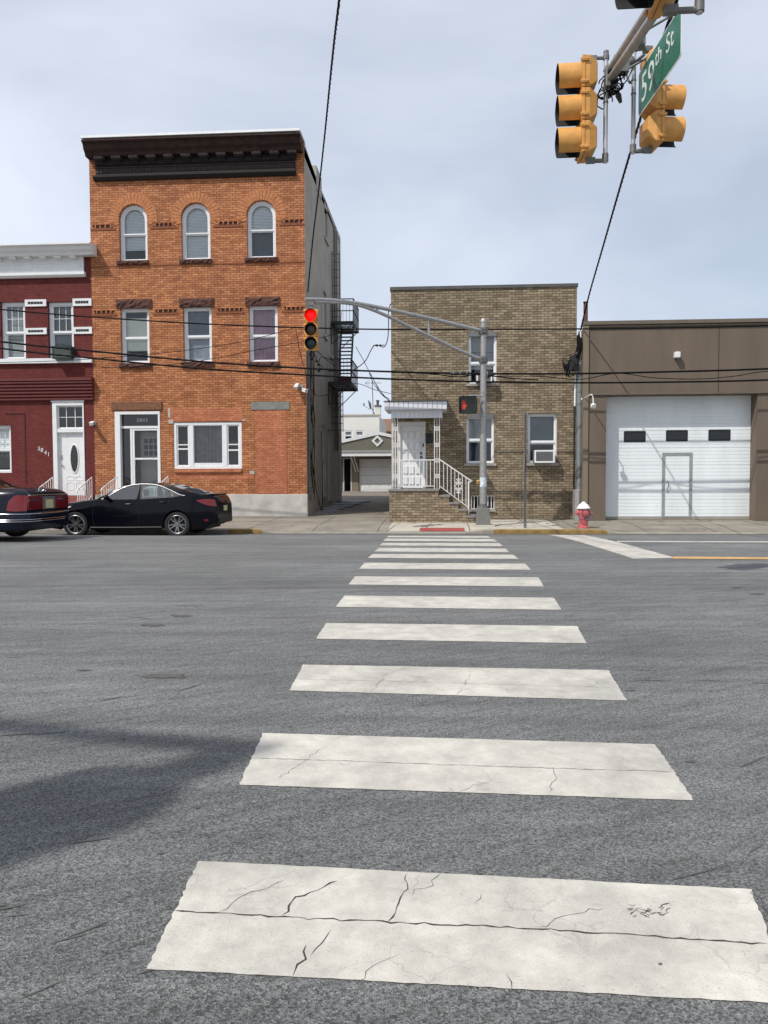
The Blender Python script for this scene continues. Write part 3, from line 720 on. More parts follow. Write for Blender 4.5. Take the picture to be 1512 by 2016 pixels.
MB().box(OXS - .02, OXS + .13, YO + .3, YO + .55, 2.6, 3.5).build('meter_box', m_galv_d, ob, bevel=.01); MB().box(OXS - .02, OXS + .10, YO + .32, YO + .5, .8, 1.25).build('meter_box', m_galv_d, ob, bevel=.01)
# messy wires stapled on the side wall
rr = random.Random(11)
for k in range(6):
    y = YO + .45 + .22 * k; pts = []
    for i in range(12):
        z = 7.0 - i * (5.2 + .2 * k) / 11; pts.append((OXS + .025 + rr.random() * .03, y + rr.uniform(-.16, .16), z))
    MB().tube(spline(pts, 4), .012, 5).build('wall_wire', m_cable, ob)
MB().tube(spline([(OXS + .05, YO + .6, 2.6), (OXS + .1, YO + 1.3, 1.3), (OXS + .15, YO + 2.2, .45), (OXS + .12, YO + 2.9, .6), (OXS + .05, YO + 3.3, 3.4)], 6), .015, 5).build('wall_wire', m_cable, ob)
# foundation
g = MB(); a, b = OX0, OX1 + .03
g.box(a, HD[0] - .3, YO - .04, YO + .2, OZ0 - .2, OZB); g.box(HD[1] + .3, b, YO - .04, YO + .2, OZ0 - .2, OZB)
g.box(HD[0] - .3, HD[1] + .3, YO - .04, YO + .2, OZ0 - .2, HD[2] - .01)
g.build('foundation', m_found, ob, bevel=.015)
# cornice
zt0 = PZ(380, 270, YO - .5); zc1 = PZ(380, 300, YO - .35); zb1 = PZ(380, 322, YO); zf = PZ(380, 343, YO); zl = PZ(380, 352, YO)
m_capm0 = M('flaking_relief', (.028, .018, .016), .75, noise=(16, 1.0)); cx0, cx1 = OX0 - .02, OX1 - .30; ca, cb = PX(162, 275, YO - .5), PX(591, 268, YO - .5)
g = MB()
profile_x(g, [(YO + .05, zc1), (YO - .30, zc1), (YO - .34, zc1 + .10), (YO - .44, zc1 + .18), (YO - .50, zc1 + .34), (YO - .60, zc1 + .40), (YO - .60, zt0), (YO + .3, zt0 + .05), (YO + .3, zc1)], ca, cb)
co_ = g.build('cornice', m_cornice, ob); g = MB()
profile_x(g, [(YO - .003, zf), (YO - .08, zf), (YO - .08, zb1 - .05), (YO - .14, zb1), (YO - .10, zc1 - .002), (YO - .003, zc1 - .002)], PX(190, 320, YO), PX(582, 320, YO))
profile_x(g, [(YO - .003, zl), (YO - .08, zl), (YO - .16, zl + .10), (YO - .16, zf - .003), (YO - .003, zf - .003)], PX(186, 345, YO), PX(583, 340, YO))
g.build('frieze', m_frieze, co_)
g = MB(); xa, xb = PX(192, 330, YO), PX(580, 330, YO); n = 60; zm = (zf + zb1) / 2
g.box(xa, xb, YO - .086, YO - .079, zm - .10, zm + .08)
for k in range(n): x = xa + (xb - xa) * (k + .5) / n; g.box(x - .035, x + .035, YO - .105, YO - .08, zm - .08, zm + .06)
g.box(xa, xb, YO - .11, YO - .079, zf + .02, zf + .05); g.box(xa, xb, YO - .12, YO - .079, zb1 - .11, zb1 - .07)
g.build('relief_band', m_capm0, co_)
g = MB(); g.box(ca - .01, cb + .01, YO - .62, YO + .5, zt0 + .051, zt0 + .13); g.build('roof_flashing', M('white_roof_edge', (.78, .79, .80), .5, noise=(3, .08)), co_)
m_capm = M('pale_bracket_cap', (.075, .055, .048), .8, noise=(18, .9)); nb = 12; xa, xb = PX(190, 310, YO - .2) + .1, PX(582, 310, YO - .2) - .12  # caps paler than the brackets below them
for k in range(nb):
    x = xa + (xb - xa) * k / (nb - 1); g = MB(); w_ = .13
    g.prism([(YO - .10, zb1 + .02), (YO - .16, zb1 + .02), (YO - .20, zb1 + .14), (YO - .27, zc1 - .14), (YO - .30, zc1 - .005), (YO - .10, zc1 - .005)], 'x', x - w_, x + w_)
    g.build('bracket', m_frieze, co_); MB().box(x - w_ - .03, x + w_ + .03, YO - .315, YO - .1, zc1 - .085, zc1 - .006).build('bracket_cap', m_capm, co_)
# brick string courses and dentils
g = MB()
for v, vv in ((519.5, 517), (444, 438.5)):
    pass
zbl = PZ(390, 519.5, YO); zbd = PZ(390, 441, YO); zbd2 = PZ(390, 613, YO)
xsW = [(OX0, H3[0][0] - .12), (H3[0][1] + .12, H3[1][0] - .12), (H3[1][1] + .12, H3[2][0] - .12), (H3[2][1] + .12, OX1)]
xsW2 = [(OX0, H2[0][0] - .15), (H2[0][1] + .15, H2[1][0] - .15), (H2[1][1] + .15, H2[2][0] - .15), (H2[2][1] + .15, OX1)]
m_stc = M('string_course_brick', (.23, .072, .030), .85, noise=(14, .3))
for lst, z in ((xsW, zbd - .09), (xsW2, zbd2 - .06)):
    for a, b in lst: MB().box(a + .003, b - .003, YO - .022, YO + .02, z - .035, z + .03).build('string_course', m_stc, ob)
g = MB(); g.box(OX0 + .003, OX1 - .003, YO - .018, YO + .02, zbl - .03, zbl + .012)
g.build('string_course', m_stc, ob)
for lst, z in ((xsW, zbd), (xsW2, zbd2 + .03)):
    for a, b in lst:
        a2, b2 = a + .10, b - .10; n = max(4, int((b2 - a2) / .15)); g = MB()
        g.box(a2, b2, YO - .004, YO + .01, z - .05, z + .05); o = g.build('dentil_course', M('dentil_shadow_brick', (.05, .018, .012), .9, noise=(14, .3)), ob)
        for k in range(n):
            x = a2 + (b2 - a2) * (k + .5) / n; MB().box(x - .022, x + .022, YO - .03, YO + .01, z - .05, z + .052).build('dentil', m_orange_br, o)
        MB().box(a2 - .04, b2 + .04, YO - .032, YO + .01, z + .053, z + .085).build('dentil_cap', m_orange_br, o)
m_vous = M('arch_brick', (.44, .172, .070), .85, noise=(9, .35))
for h in H3:
    a, b, c, d = h[:4]; xc = (a + b) / 2; r = (b - a) / 2; zs = d - r; g = MB(); n = 19
    for k in range(-2, n + 2):
        t0 = math.pi * (k + .06) / n; t1 = math.pi * (k + .94) / n
        r0, r1 = r + .015, r + .36
        g.prism([(xc - q * math.cos(t), zs + q * math.sin(t)) for q, t in ((r0, t0), (r1, t0), (r1, t1), (r0, t1))], 'y', YO - .014, YO + .02)
    g.build('brick_arch', m_vous, ob)
for (u0, v0, u1, v1), q in zip([(231, 513.5, 293, 521.5), (354, 511, 417, 519), (482, 507.5, 547, 516)], A3): rockface(ob, 'sill', u0, v0, u1, v1, YO, .09)
for q in [(229, 590, 299, 607), (353, 588, 421, 604.5), (483, 585.5, 551, 602)]: rockface(ob, 'lintel', *q, YO)
for q in [(236, 715, 298, 725), (358, 712.5, 420, 723), (487, 712.5, 550, 722)]: rockface(ob, 'sill', *q, YO, .09)
sash(ob, H3[0], YO, .49, cover='blind', cover_bot=.22); sash(ob, H3[1], YO, .48, cover='blind', cover_bot=0); sash(ob, H3[2], YO, .5, cover='blind', cover_bot=.5, cover2=(.1, .9, .05, .5, M('dark_net', (.10, .11, .12), .9, noise=(4, .2))))
sash(ob, H2[0], YO, .46, cover='shade', cover_bot=.24, cover_top=.84)
sash(ob, H2[1], YO, .47, cover2=(.45, .95, .05, .75, m_pink), cover='shade', cover_bot=.05, cover_top=.96, cmat=M('blue_grey_net', (.17, .20, .235), .9, noise=(4, .35)))
sash(ob, H2[2], YO, .47, cover='curtain', cover_bot=.04, cover_top=.97, cmat=m_pink)
# bow-style picture window
a, b, c, d = HP[:4]; g = MB(); y0, y1 = YO + .02, YO + .16; xm0 = PX(376, 880, YO); xm1 = PX(442, 880, YO)
bars_frame(g, a + .004, b - .004, c + .004, d - .004, .09, y0, y1)
for xm in (xm0, xm1): g.box(xm - .075, xm + .075, y0, y1, c + .09, d - .09)
for (p, q, zr) in ((a + .09, xm0 - .075, .43), (xm1 + .075, b - .09, .40)):
    bars_frame(g, p, q, c + .09, d - .09, .05, y0 + .03, y1)
    z = c + (d - c) * zr; g.box(p + .05, q - .05, y0 + .03, y1, z - .025, z + .025); z = c + (d - c) * .52; g.box(p + .05, q - .05, y0 + .03, y1, z - .02, z + .02)
bars_frame(g, xm0 + .075, xm1 - .075, c + .09, d - .09, (.02, .02, .12, .04), y0 + .02, y1)
w = g.build('picture_window', m_vinyl, ob)
MB().quad((a + .09, y0 + .09, c + .09), (b - .09, y0 + .09, c + .09), (b - .09, y0 + .09, d - .09), (a + .09, y0 + .09, d - .09)).build('pane', m_glass, w)
curtain_mesh(xm0, xm1, c + .1, d - .1, y0 + .3, 9, .03).build('curtain', m_grey_cur, w)
for (p, q) in ((a + .1, xm0 - .08), (xm1 + .08, b - .1)): curtain_mesh(p, q, c + .1, c + (d - c) * .62, y0 + .3, 4, .02).build('curtain', M('dark_curtain', (.085, .08, .08), .9, noise=(5, .3)), w)
g = MB(); x0, x1, z0, z1 = XZ(344, 923.5, 476, 930, YO); g.box(x0, x1, YO - .07, YO + .02, z0, z1); g.build('brick_sill', m_patch_br, ob)
# salmon infills and lintels
x0, x1, z0, z1 = XZ(504, 807, 565, 972, YO); MB().box(x0, x1, YO - .012, YO + .02, z0, z1).build('brick_infill', m_patch_br, ob)
g = MB(); x0, x1, z0, z1 = XZ(334, 804, 478, 829.5, YO); MB().box(x0, x1, YO - .012, YO + .02, z0, z1).build('brick_infill', m_patch_br, ob); x0, x1, z0, z1 = XZ(344, 931, 500, 944, YO); g.box(x0, x1, YO - .010, YO + .02, z0, z1); g.build('brick_infill', m_patch_br, ob)
x0, x1, z0, z1 = XZ(495, 791, 570, 806.5, YO); MB().box(x0, x1, YO - .03, YO + .02, z0, z1).build('lintel', M('grey_lintel', (.20, .205, .185), .8, noise=(5, .3)), ob)
x0, x1, z0, z1 = XZ(220, 791, 319, 807.5, YO); MB().box(x0, x1, YO - .05, YO + .02, z0, z1).build('lintel', M('peeling_lintel', (.17, .075, .035), .8, noise=(11, .55)), ob, bevel=.015)
m_mort = M('patch_mortar', (.42, .40, .36), .9, noise=(8, .2)); g = MB()
for q in ((331, 803, 335, 822), (332, 826, 341, 834), (477, 826, 483, 829), (492, 927, 501, 933)):
    x0, x1, z0, z1 = XZ(*q, YO); MB().box(x0, x1, YO - .014, YO + .02, z0, z1).build('mortar_patch', m_mort, ob)
# doorway 5843
a, b, c, d = HD[:4]; g = MB(); yd = YO + .10
zt = PZ(270, 841, YO + .1)
g.box(a + .004, a + .19, YO - .02, yd + .14, c, d - .004); g.box(b - .07, b - .004, YO - .02, yd + .14, c, d - .004); g.box(a + .19, b - .07, YO - .02, yd + .14, d - .10, d - .004)
g.box(a + .19, b - .07, yd - .02, yd + .1, zt - .04, zt + .04); xs_ = PX(259, 880, YO + .1); g.box(xs_ - .04, xs_ + .03, yd - .01, yd + .1, c, zt - .04)
df = g.build('door_frame', m_vinyl, ob)
MB().quad((a + .19, yd + .06, zt + .04), (b - .07, yd + .06, zt + .04), (b - .07, yd + .06, d - .10), (a + .19, yd + .06, d - .1)).build('transom', glass('transom_glass', (.12, .13, .13), .03), df)
text('5843', .19, face_to_cam(PX(279, 826, yd), yd + .045, PZ(279, 827, yd)), M('silver_numeral', (.5, .5, .48), .4, noise=(5, .1)), 'house_number', df, .006, spacing=1.1)
MB().quad((a + .19, yd + .06, c), (xs_ - .04, yd + .06, c), (xs_ - .04, yd + .06, zt - .04), (a + .19, yd + .06, zt - .04)).build('sidelight', m_glass_d, df)
g = MB(); bars_frame(g, xs_ + .032, b - .072, c + .01, zt - .042, .075, yd, yd + .05); zk = PZ(285, 903, yd); g.box(xs_ + .1, b - .145, yd, yd + .05, zk - .03, zk + .03)
sdn = g.build('storm_door', m_vinyl, ob)
MB().quad((xs_ + .1, yd + .025, c + .07), (b - .14, yd + .025, c + .07), (b - .14, yd + .025, zt - .1), (xs_ + .1, yd + .025, zt - .1)).build('pane', m_glass, sdn)
MB().box(xs_ + .115, xs_ + .155, yd - .05, yd, zk - .22, zk - .08).build('handle', m_galv, sdn)
yi = yd + .42; xl = PX(277, 900, yi); g = MB(); g.box(xl, b + .25, yi, yi + .05, c, PZ(290, 850, yi)); idr = g.build('inner_door', M('hall_door_paint', (.42, .41, .38), .5, noise=(3, .1)), ob)
g = MB()
for i in range(3):
    for j in range(3):
        x = PX(284 + i * 9.5, 870, yi); z = PZ(284, 897 - j * 12, yi); g.box(x, x + .135, yi - .01, yi + .01, z, z + .17)
g.build('pane', m_room, idr)
g = MB(); g.box(a - .3, b + .6, yd + 1.9, yd + 1.95, c, d + .3); g.box(a - .3, a - .25, yd + .2, yd + 1.9, c, d + .3); g.box(a - .3, b + .6, yd + .16, yd + 1.9, c - .05, c - .004); g.build('hallway', M('hall_wall', (.30, .26, .20), .8, noise=(2, .1)), ob)
# stoop to 5843
m_step = M('red_step', (.26, .075, .055), .8, noise=(4, .25))
g = MB(); n = 4; zc = c - .01; st = (zc - zwalk(25.4)) / n
for k in range(n): g.box(a - .05, b + .05, YO - .30 * (n - k) - .3, YO - .041, zwalk(25) - .05 if k == 0 else zwalk(25) + st * k - .002 * k, zwalk(25) + st * (k + 1) - (.004 if k < n - 1 else .0))
g.build('doorstep', M('grey_step', (.30, .29, .27), .85, noise=(4, .2)), ob)

# ------------------------------------------------------------------ red row house
YR = 26.6; RX1 = OX0 - .004; RX0 = -26.0
RZ1 = PZ(100, 490, YR); RZ0 = zwalk(YR) - .2
rb = thing('red_row_house', 'dark red painted two-storey house with white cornice and oval-glass white door', 'row house', ((RX0 + RX1) / 2 + 5, YR, zwalk(YR)))
HR2 = [hole(2, 594, 50, 708, YR), hole(95, 594, 145, 706, YR)]; wstep = HR2[1][0] - HR2[0][0]
for k in (1, 2): HR2.append((HR2[0][0] - wstep * k, HR2[0][1] - wstep * k, HR2[0][2], HR2[0][3]))
HR1 = hole(-30, 837, 22, 931, YR); HRD = hole(105, 791, 167, 976, YR)
g = MB(); facade(g, RX0, RX1, RZ0, RZ1, YR, HR2 + [HR1, HRD], .26); shell(g, RX0, RX1, YR, 36, RZ0, RZ1 - .15)
g.build('wall', m_red_br, rb)
for k, h in enumerate(HR2): sash(rb, h, YR, .47, cover='blind', cover_bot=0, mun=(3, 2, 0), cmat=M('grey_blind', (.25, .27, .27), .8, noise=(2, .1)), fw=.10)
sash(rb, HR1, YR, .48, cover='blind', cover_bot=.5, mun=(4, 2, 0), fw=.10, cover2=(.1, .9, .1, .5, M('dark_net', (.1, .11, .12), .9)))
# white cornice
zt = PZ(90, 480, YR - .45); zA = PZ(90, 503, YR - .3); zB = PZ(90, 517, YR); zC = PZ(90, 538, YR); zD = PZ(90, 547.5, YR); cr1 = PX(178, 490, YR - .5); cr2 = PX(166, 525, YR)
g = MB(); profile_x(g, [(YR + .05, zA), (YR - .30, zA), (YR - .33, zA + .08), (YR - .42, zA + .16), (YR - .46, zA + .26), (YR - .56, zA + .30), (YR - .56, zt), (YR + .05, zt + .04)], RX0, cr1)
profile_x(g, [(YR - .003, zC), (YR - .07, zC), (YR - .07, zB), (YR - .10, zA - .002), (YR - .003, zA - .002)], RX0, cr2); profile_x(g, [(YR - .003, zD), (YR - .09, zD), (YR - .16, zD + .07), (YR - .16, zC - .003), (YR - .003, zC - .003)], RX0, cr2 + .06)
rc = g.build('cornice', m_white, rb)
x = PX(160, 508, YR) - .2; 
while x > RX0 + .3:
    g = MB(); g.prism([(YR - .1, zB + .06), (YR - .14, zB + .06), (YR - .28, zA - .06), (YR - .28, zA - .004), (YR - .1, zA - .004)], 'x', x - .11, x + .11); g.build('bracket', m_white, rc); x -= PX(100, 508, YR) - PX(70.5, 508, YR)
x = PX(160, 525, YR)
while x > RX0 + 2:
    g = MB(); wd = PX(160, 525, YR) - PX(72, 525, YR); bars_frame(g, x - wd, x, zC + .09, zB - .05, .035, YR - .085, YR - .07); g.build('panel_moulding', m_white, rc); x -= wd + .12
# white bands
m_slot = M('black_slot', (.012, .012, .012), .7, noise=(10, .2)); 
for (u0, v0, u1, v1) in ((49.5, 590, 92, 603.5), (143.5, 588, 181, 602.5), (50, 646, 93, 658.5), (144.5, 644, 182, 657.5), (-44, 590, 0, 603.5), (-44, 647, 0, 659)):
    x0, x1, z0, z1 = XZ(u0, v0, u1, v1, YR); o = MB().box(x0 + .005, x1 - .005, YR - .04, YR + .02, z0, z1).build('band_block', m_white, rb)
    g = MB(); n = 5; xa, xb = x0 + (x1 - x0) * .15, x1 - (x1 - x0) * .15
    for k in range(n): g.box(xa + (xb - xa) * k / n, xa + (xb - xa) * (k + .9) / n, YR - .044, YR - .03, z0 + (z1 - z0) * .32, z0 + (z1 - z0) * .68)
    g.build('slot', m_slot, o)
x0, x1, z0, z1 = XZ(-200, 707.5, 182.5, 717, YR); MB().box(RX0, RX1, YR - .10, YR + .02, z0, z1).build('sill_band', m_white, rb)
zt, zb = PZ(90, 745, YR), PZ(90, 790, YR); g = MB(); n = 6; prof = [(YR - .003, zb)]
for k in range(n):
    z = zb + (zt - .12 - zb) * k / n; s_ = (zt - .12 - zb) / n
    prof += [(YR - .05 - .024 * k, z + .005), (YR - .10 - .024 * k, z + s_ * .35), (YR - .10 - .024 * k, z + s_ * .75), (YR - .06 - .024 * k, z + s_)]
prof += [(YR - .24, zt - .11), (YR - .24, zt - .03), (YR - .003, zt)]
profile_x(g, prof, RX0, RX1 + .03); g.build('storefront_cornice', M('red_metal', (.112, .020, .018), .5, noise=(4, .25)), rb)
x0, x1, z0, z1 = XZ(48.5, 815, 51, 952, YR); g = MB(); g.box(x0, x1, YR - .015, YR + .02, z0, z1); zt_ = z1; g.box(PX(10, 815, YR), x1, YR - .0152, YR + .02, zt_, zt_ + .035); g.build('panel_seam', M('red_seam', (.055, .010, .009), .8, noise=(5, .2)), rb)
# door 5841
a, b, c, d = HRD[:4]; yd = YR + .06; zt = PZ(135, 848, yd); g = MB()
wj = .10
g.box(a + .004, a + wj + .05, YR - .03, yd + .15, c, d - .004); g.box(b - .045, b - .004, YR - .03, yd + .15, c, d - .004); g.box(a + wj + .05, b - .045, YR - .03, yd + .15, d - .13, d - .004); g.box(a + wj + .05, b - .045, YR - .01, yd + .15, zt - .06, zt + .07)
g.box(a - .03, b + .03, YR - .06, YR - .003, d - .002, d + .06)
rf = g.build('door_frame', m_white, rb)
g = MB(); a2, b2 = a + .15, b - .045; bars_frame(g, a2, b2, zt + .07, d - .13, .05, yd, yd + .06)
for i in (1, 2): x = a2 + (b2 - a2) * i / 3; g.box(x - .01, x + .01, yd + .01, yd + .04, zt + .12, d - .18)
z = (zt + d) / 2 - .03; g.box(a2 + .05, b2 - .05, yd + .012, yd + .038, z - .01, z + .01)
tw = g.build('transom', m_white, rf); MB().quad((a2 + .05, yd + .045, zt + .12), (b2 - .05, yd + .045, zt + .12), (b2 - .05, yd + .045, d - .18), (a2 + .05, yd + .045, d - .18)).build('pane', glass('green_glass', (.12, .16, .14), .04), tw)
g = MB(); g.box(a2 + .002, b2 - .002, yd + .03, yd + .08, c + .01, zt - .062); rd = g.build('door', m_white, rb)
xc = PX(146, 903, yd); zc_ = PZ(146, 903, yd); rx, rz = .155, .50
def ell(rx, rz, y, n=32): return [(xc + rx * math.cos(2 * math.pi * k / n), y, zc_ + rz * math.sin(2 * math.pi * k / n)) for k in range(n + 1)]
MB().tube(ell(rx, rz, yd + .025), .022, 6, False).build('moulding', m_white, rd, smooth=True)
e = ell(rx, rz, yd + .024)[:-1]; MB().add(e, [tuple(range(len(e)))]).build('oval_glass', M('leaded_oval', (.03, .035, .035), .15, noise=(16, .9)), rd)
g = MB()
for sx in (-1, 1):
    for zz, hh in ((c + .22, .22), (c + .55, .12)): 
        x = xc + sx * .17; MB().tube([(x - .13, yd + .028, zz), (x + .13, yd + .028, zz), (x + .13, yd + .028, zz + hh), (x + .02, yd + .028, zz + hh + .05), (x - .13, yd + .028, zz + hh), (x - .13, yd + .028, zz)], .012, 5).build('panel_moulding', m_white, rd)
    g.tube([(xc + sx * .32, yd + .028, zt - .25), (xc + sx * .1, yd + .028, zt - .13), (xc, yd + .028, zt - .16)], .012, 5)
g.build('panel_moulding', m_white, rd)
g = MB(); g.sphere((PX(122, 915, yd), yd - .02, PZ(122, 915, yd)), .035); g.box(PX(120, 900, yd) - .01, PX(120, 900, yd) + .045, yd + .012, yd + .03, PZ(120, 905, yd), PZ(120, 896, yd)); g.build('handle', m_galv, rd, smooth=True)
for ch, u, v, tl in (('5', 77.5, 883.5, 0), ('8', 83, 886.5, 0), ('4', 90, 891.5, 0), ('1', 96, 895, 0)):
    text(ch, .20, face_to_cam(PX(u, v, YR), YR - .012, PZ(u, v, YR), R(8)), m_white, 'house_number', rb, .006)
g = MB()
for k in range(3): g.box(a - .25, b + .25, YR - .35 * (3 - k), YR - .005, zwalk(26) - .05 + (c - zwalk(26)) * k / 3 + (.04 if k else 0), zwalk(26) + (c - zwalk(26)) * (k + 1) / 3 - .012)
g.build('doorstep', m_step, rb)

m_tblind = M('grey_green_shade', (.46, .48, .47), .8, noise=(2, .12))
# ------------------------------------------------------------------ tan brick house
YB = 25.2; BX0, BX1 = PX(770, 700, YB), PX(1134.5, 800, YB); BZ1 = PZ(950, 568, YB); BZ0 = zwalk(YB) - .2
bh = thing('tan_brick_house', 'flat-roofed tan and brown brick house with a side stoop and white door canopy', 'house', ((BX0 + BX1) / 2, YB, zwalk(YB)))
hB = [hole(922, 657, 978, 755, YB), hole(918, 819, 973, 912, YB), hole(1039, 814, 1097, 911, YB), hole(927, 975, 974, 1003, YB), hole(783, 830, 838, 962, YB)]
g = MB(); facade(g, BX0, BX1, BZ0, BZ1, YB, hB, .22); shell(g, BX0, BX1, YB, 41, BZ0, BZ1 - .1); g.build('wall', m_tan_br, bh)
MB().box(BX0 - .03, BX1 + .03, YB - .04, YB + .3, BZ1, BZ1 + .10).build('coping', m_alum_dark, bh)
sash(bh, hB[0], YB, .41, cover='blind', cover_bot=.3, fw=.05, inset=.05, cmat=m_tblind); sash(bh, hB[1], YB, .49, cover='shade', cover_bot=.48, fw=.045, inset=.08, cmat=m_tblind, cover2=(.05, .95, .02, .48, M('navy_curtain', (.03, .04, .075), .9, noise=(5, .3))))
sash(bh, hB[2], YB, .42, cover='blind', cover_bot=.36, fw=.05, inset=.10, cmat=M('slate_blind', (.22, .245, .265), .8, noise=(2, .15)))
for q in ((918, 755.5, 981, 760), (914, 912.5, 977, 917), (1035, 911.5, 1100, 916.5), (924, 1003.5, 976, 1007)):
    x0, x1, z0, z1 = XZ(*q, YB); MB().box(x0, x1, YB - .07, YB + .1, z0, z1).build('sill', M('stone_sill', (.33, .31, .28), .85, noise=(5, .25)), bh)
for q in ((919, 653.5, 981, 662), (915, 815, 976, 822)):
    x0, x1, z0, z1 = XZ(*q, YB); MB().box(x0 + .05, x1 - .05, YB - .03, YB + .05, z0, z1).build('window_head', m_galv_d, bh)
a, b, c, d = hB[3][:4]; g = MB(); n = 7
bars_frame(g, a + .01, b - .01, c + .01, d - .01, .025, YB + .02, YB + .05)
for k in range(1, n): x = a + (b - a) * k / n; g.box(x - .012, x + .012, YB + .025, YB + .045, c + .03, d - .03)
bw = g.build('basement_window', m_white_iron, bh); MB().quad((a, YB + .15, c), (b, YB + .15, c), (b, YB + .15, d), (a, YB + .15, d)).build('pane', m_glass_d, bw)
# front door with raised panels
a, b, c, d = hB[4][:4]; g = MB(); g.box(a + .004, a + .09, YB - .02, YB + .12, c, d - .004); g.box(b - .09, b - .004, YB - .02, YB + .12, c, d - .004); g.box(a + .09, b - .09, YB - .02, YB + .12, d - .13, d - .004); g.build('door_frame', m_white, bh)
g = MB(); g.box(a + .092, b - .092, YB + .05, YB + .10, c + .02, d - .132)
dr = g.build('front_door', m_white, bh)
g = MB(); wi = (b - a - .184); cols = [a + .092 + wi * t for t in (.22, .50, .78)]; hh = d - .132 - c
for i, x in enumerate(cols):
    for j, (zf_, s_) in enumerate(((.85, .07), (.68, .07), (.51, .07), (.30, .07), (.13, .07))):
        z = c + hh * zf_
        MB().box(x - .075, x + .075, YB + .018, YB + .049, z - hh * s_ * .9, z + hh * s_ * .9).build('raised_panel', m_white, dr, bevel=.012)
x = cols[1]; z = c + hh * .68; MB().box(x - .05, x + .05, YB + .028, YB + .034, z - .1, z + .1).build('pane', m_room, dr)
g = MB(); xk = PX(829, 900, YB); g.sphere((xk, YB + .01, PZ(829, 900, YB)), .035); g.sphere((xk, YB + .02, PZ(829, 892, YB)), .032); g.box(xk + .05, xk + .09, YB - .035, YB - .021, PZ(834, 880, YB), PZ(834, 873, YB)); g.build('handle', m_black_iron, dr, smooth=True)
text('59', .21, face_to_cam(PX(851, 842, YB), YB - .012, PZ(851, 842, YB)), M('pale_numeral', (.45, .42, .36), .5, noise=(5, .1)), 'house_number', bh, .006)
x0, x1, z0, z1 = XZ(838, 855, 852, 872, YB); g = MB(); g.box(x0, x1, YB - .11, YB - .003, z0, z1); g.box(x0 - .01, x1 + .01, YB - .125, YB - .003, z1 - .03, z1 + .01); g.build('mailbox', m_black_iron, bh, bevel=.01)
# stoop
YS = 23.8; sx0, sx1 = PX(766.5, 1000, YS), PX(863, 980, YS); ztop = PZ(815, 967.5, YS); zg = zwalk(YS) - .15
steps = [(864, 976), (884, 990), (902, 1003), (919, 1016.5)]; xr = [PX(u, v, YS) for u, v in steps] + [PX(937, 1018, YS)]; zsn = [PZ(u, v, YS) for u, v in steps]
poly = [(sx0, zg), (xr[4], zg), (xr[4], zsn[3] - .05)]
poly += [(xr[3] + .0, zsn[3] - .05), (xr[3], zsn[2] - .05), (xr[2], zsn[2] - .05), (xr[2], zsn[1] - .05), (xr[1], zsn[1] - .05), (xr[1], zsn[0] - .05), (sx1, zsn[0] - .05), (sx1, ztop - .002), (sx0, ztop - .002)]
stp = MB().prism(poly, 'y', YS, YB - .003).build('stoop', m_tan_br2, bh)
m_tread = M('stone_tread', (.21, .20, .185), .85, noise=(5, .25), bump=(40, .3))
MB().box(sx0 - .03, sx1 + .02, YS - .04, YB - .004, ztop, ztop + .075).build('landing_slab', m_tread, stp, bevel=.012)
for k in range(4):
    xa = sx1 if k == 0 else xr[k]; MB().box(xa - .0 + (.002 if k else .022), xr[k + 1] + .04, YS - .03, YB - .004, zsn[k] - .048, zsn[k] + .02).build('tread', m_tread, stp, bevel=.01)

# canopy over the stoop: fascia, boarded soffit box, two scroll posts
YC = 23.85
cp = thing('door_canopy', 'white boarded canopy on wrought iron posts over the stoop', 'canopy', (PX(818, 960, YC), YC, ztop + .075))
x0, x1, z0, z1 = XZ(757, 791, 880, 806, YC - .15); xf0, xf1 = x0, x1
m_board = M('white_boarding', (.66, .67, .70), .5, noise=(4, .1))
g = MB(); z1b = z1; g.add([(x0, YC - .15, z0), (x1, YC - .15, z0), (x1, YC - .15, z1), (x0, YC - .15, z1), (x0 + .02, YB - .003, z0), (x1, YB - .003, z0), (x1, YB - .003, z1 + .16), (x0 + .02, YB - .003, z1 + .16)],
      [(0, 1, 2, 3), (4, 7, 6, 5), (0, 4, 5, 1), (3, 2, 6, 7), (0, 3, 7, 4), (1, 5, 6, 2)])
g.build('roof', m_board, cp)
MB().add([(x0 - .03, YC - .18, z1 + .004), (x1 + .03, YC - .18, z1 + .004), (x1 + .03, YB - .004, z1 + .17), (x0 - .01, YB - .004, z1 + .17), (x0 - .03, YC - .18, z1 + .034), (x1 + .03, YC - .18, z1 + .034), (x1 + .03, YB - .004, z1 + .2), (x0 - .01, YB - .004, z1 + .2)],
         [(0, 3, 2, 1), (4, 5, 6, 7), (0, 1, 5, 4), (1, 2, 6, 5), (2, 3, 7, 6), (3, 0, 4, 7)]).build('roofing', m_alum_dark, cp)
v0, v1, zb, zt2 = XZ(770, 804, 871, 823, YC); g = MB(); n = 11
for k in range(n):
    a, b = v0 + (v1 - v0) * k / n, v0 + (v1 - v0) * (k + 1) / n
    g.box(a + .012, b - .012, YC - .01, YC + .03, zb, z0 - .003)
g.box(v0, v1, YC + .012, YC + .045, zb + .006, z0 - .003); g.box(v0, v0 + .04, YC + .045, YB - .004, zb, z0 - .003); g.box(v1 - .04, v1, YC + .045, YB - .004, zb, z0 - .003); g.box(v0 + .04, v1 - .04, YC + .045, YB - .004, zb + .1, zb + .13)
g.build('valance', m_board, cp)
g = MB(); n = 13
for k in range(n):
    a = xf0 + (xf1 - xf0) * k / n; g.box(a + .012, a + (xf1 - xf0) / n - .012, YC - .172, YC - .151, z0, z1)
g.build('fascia', m_board, cp)
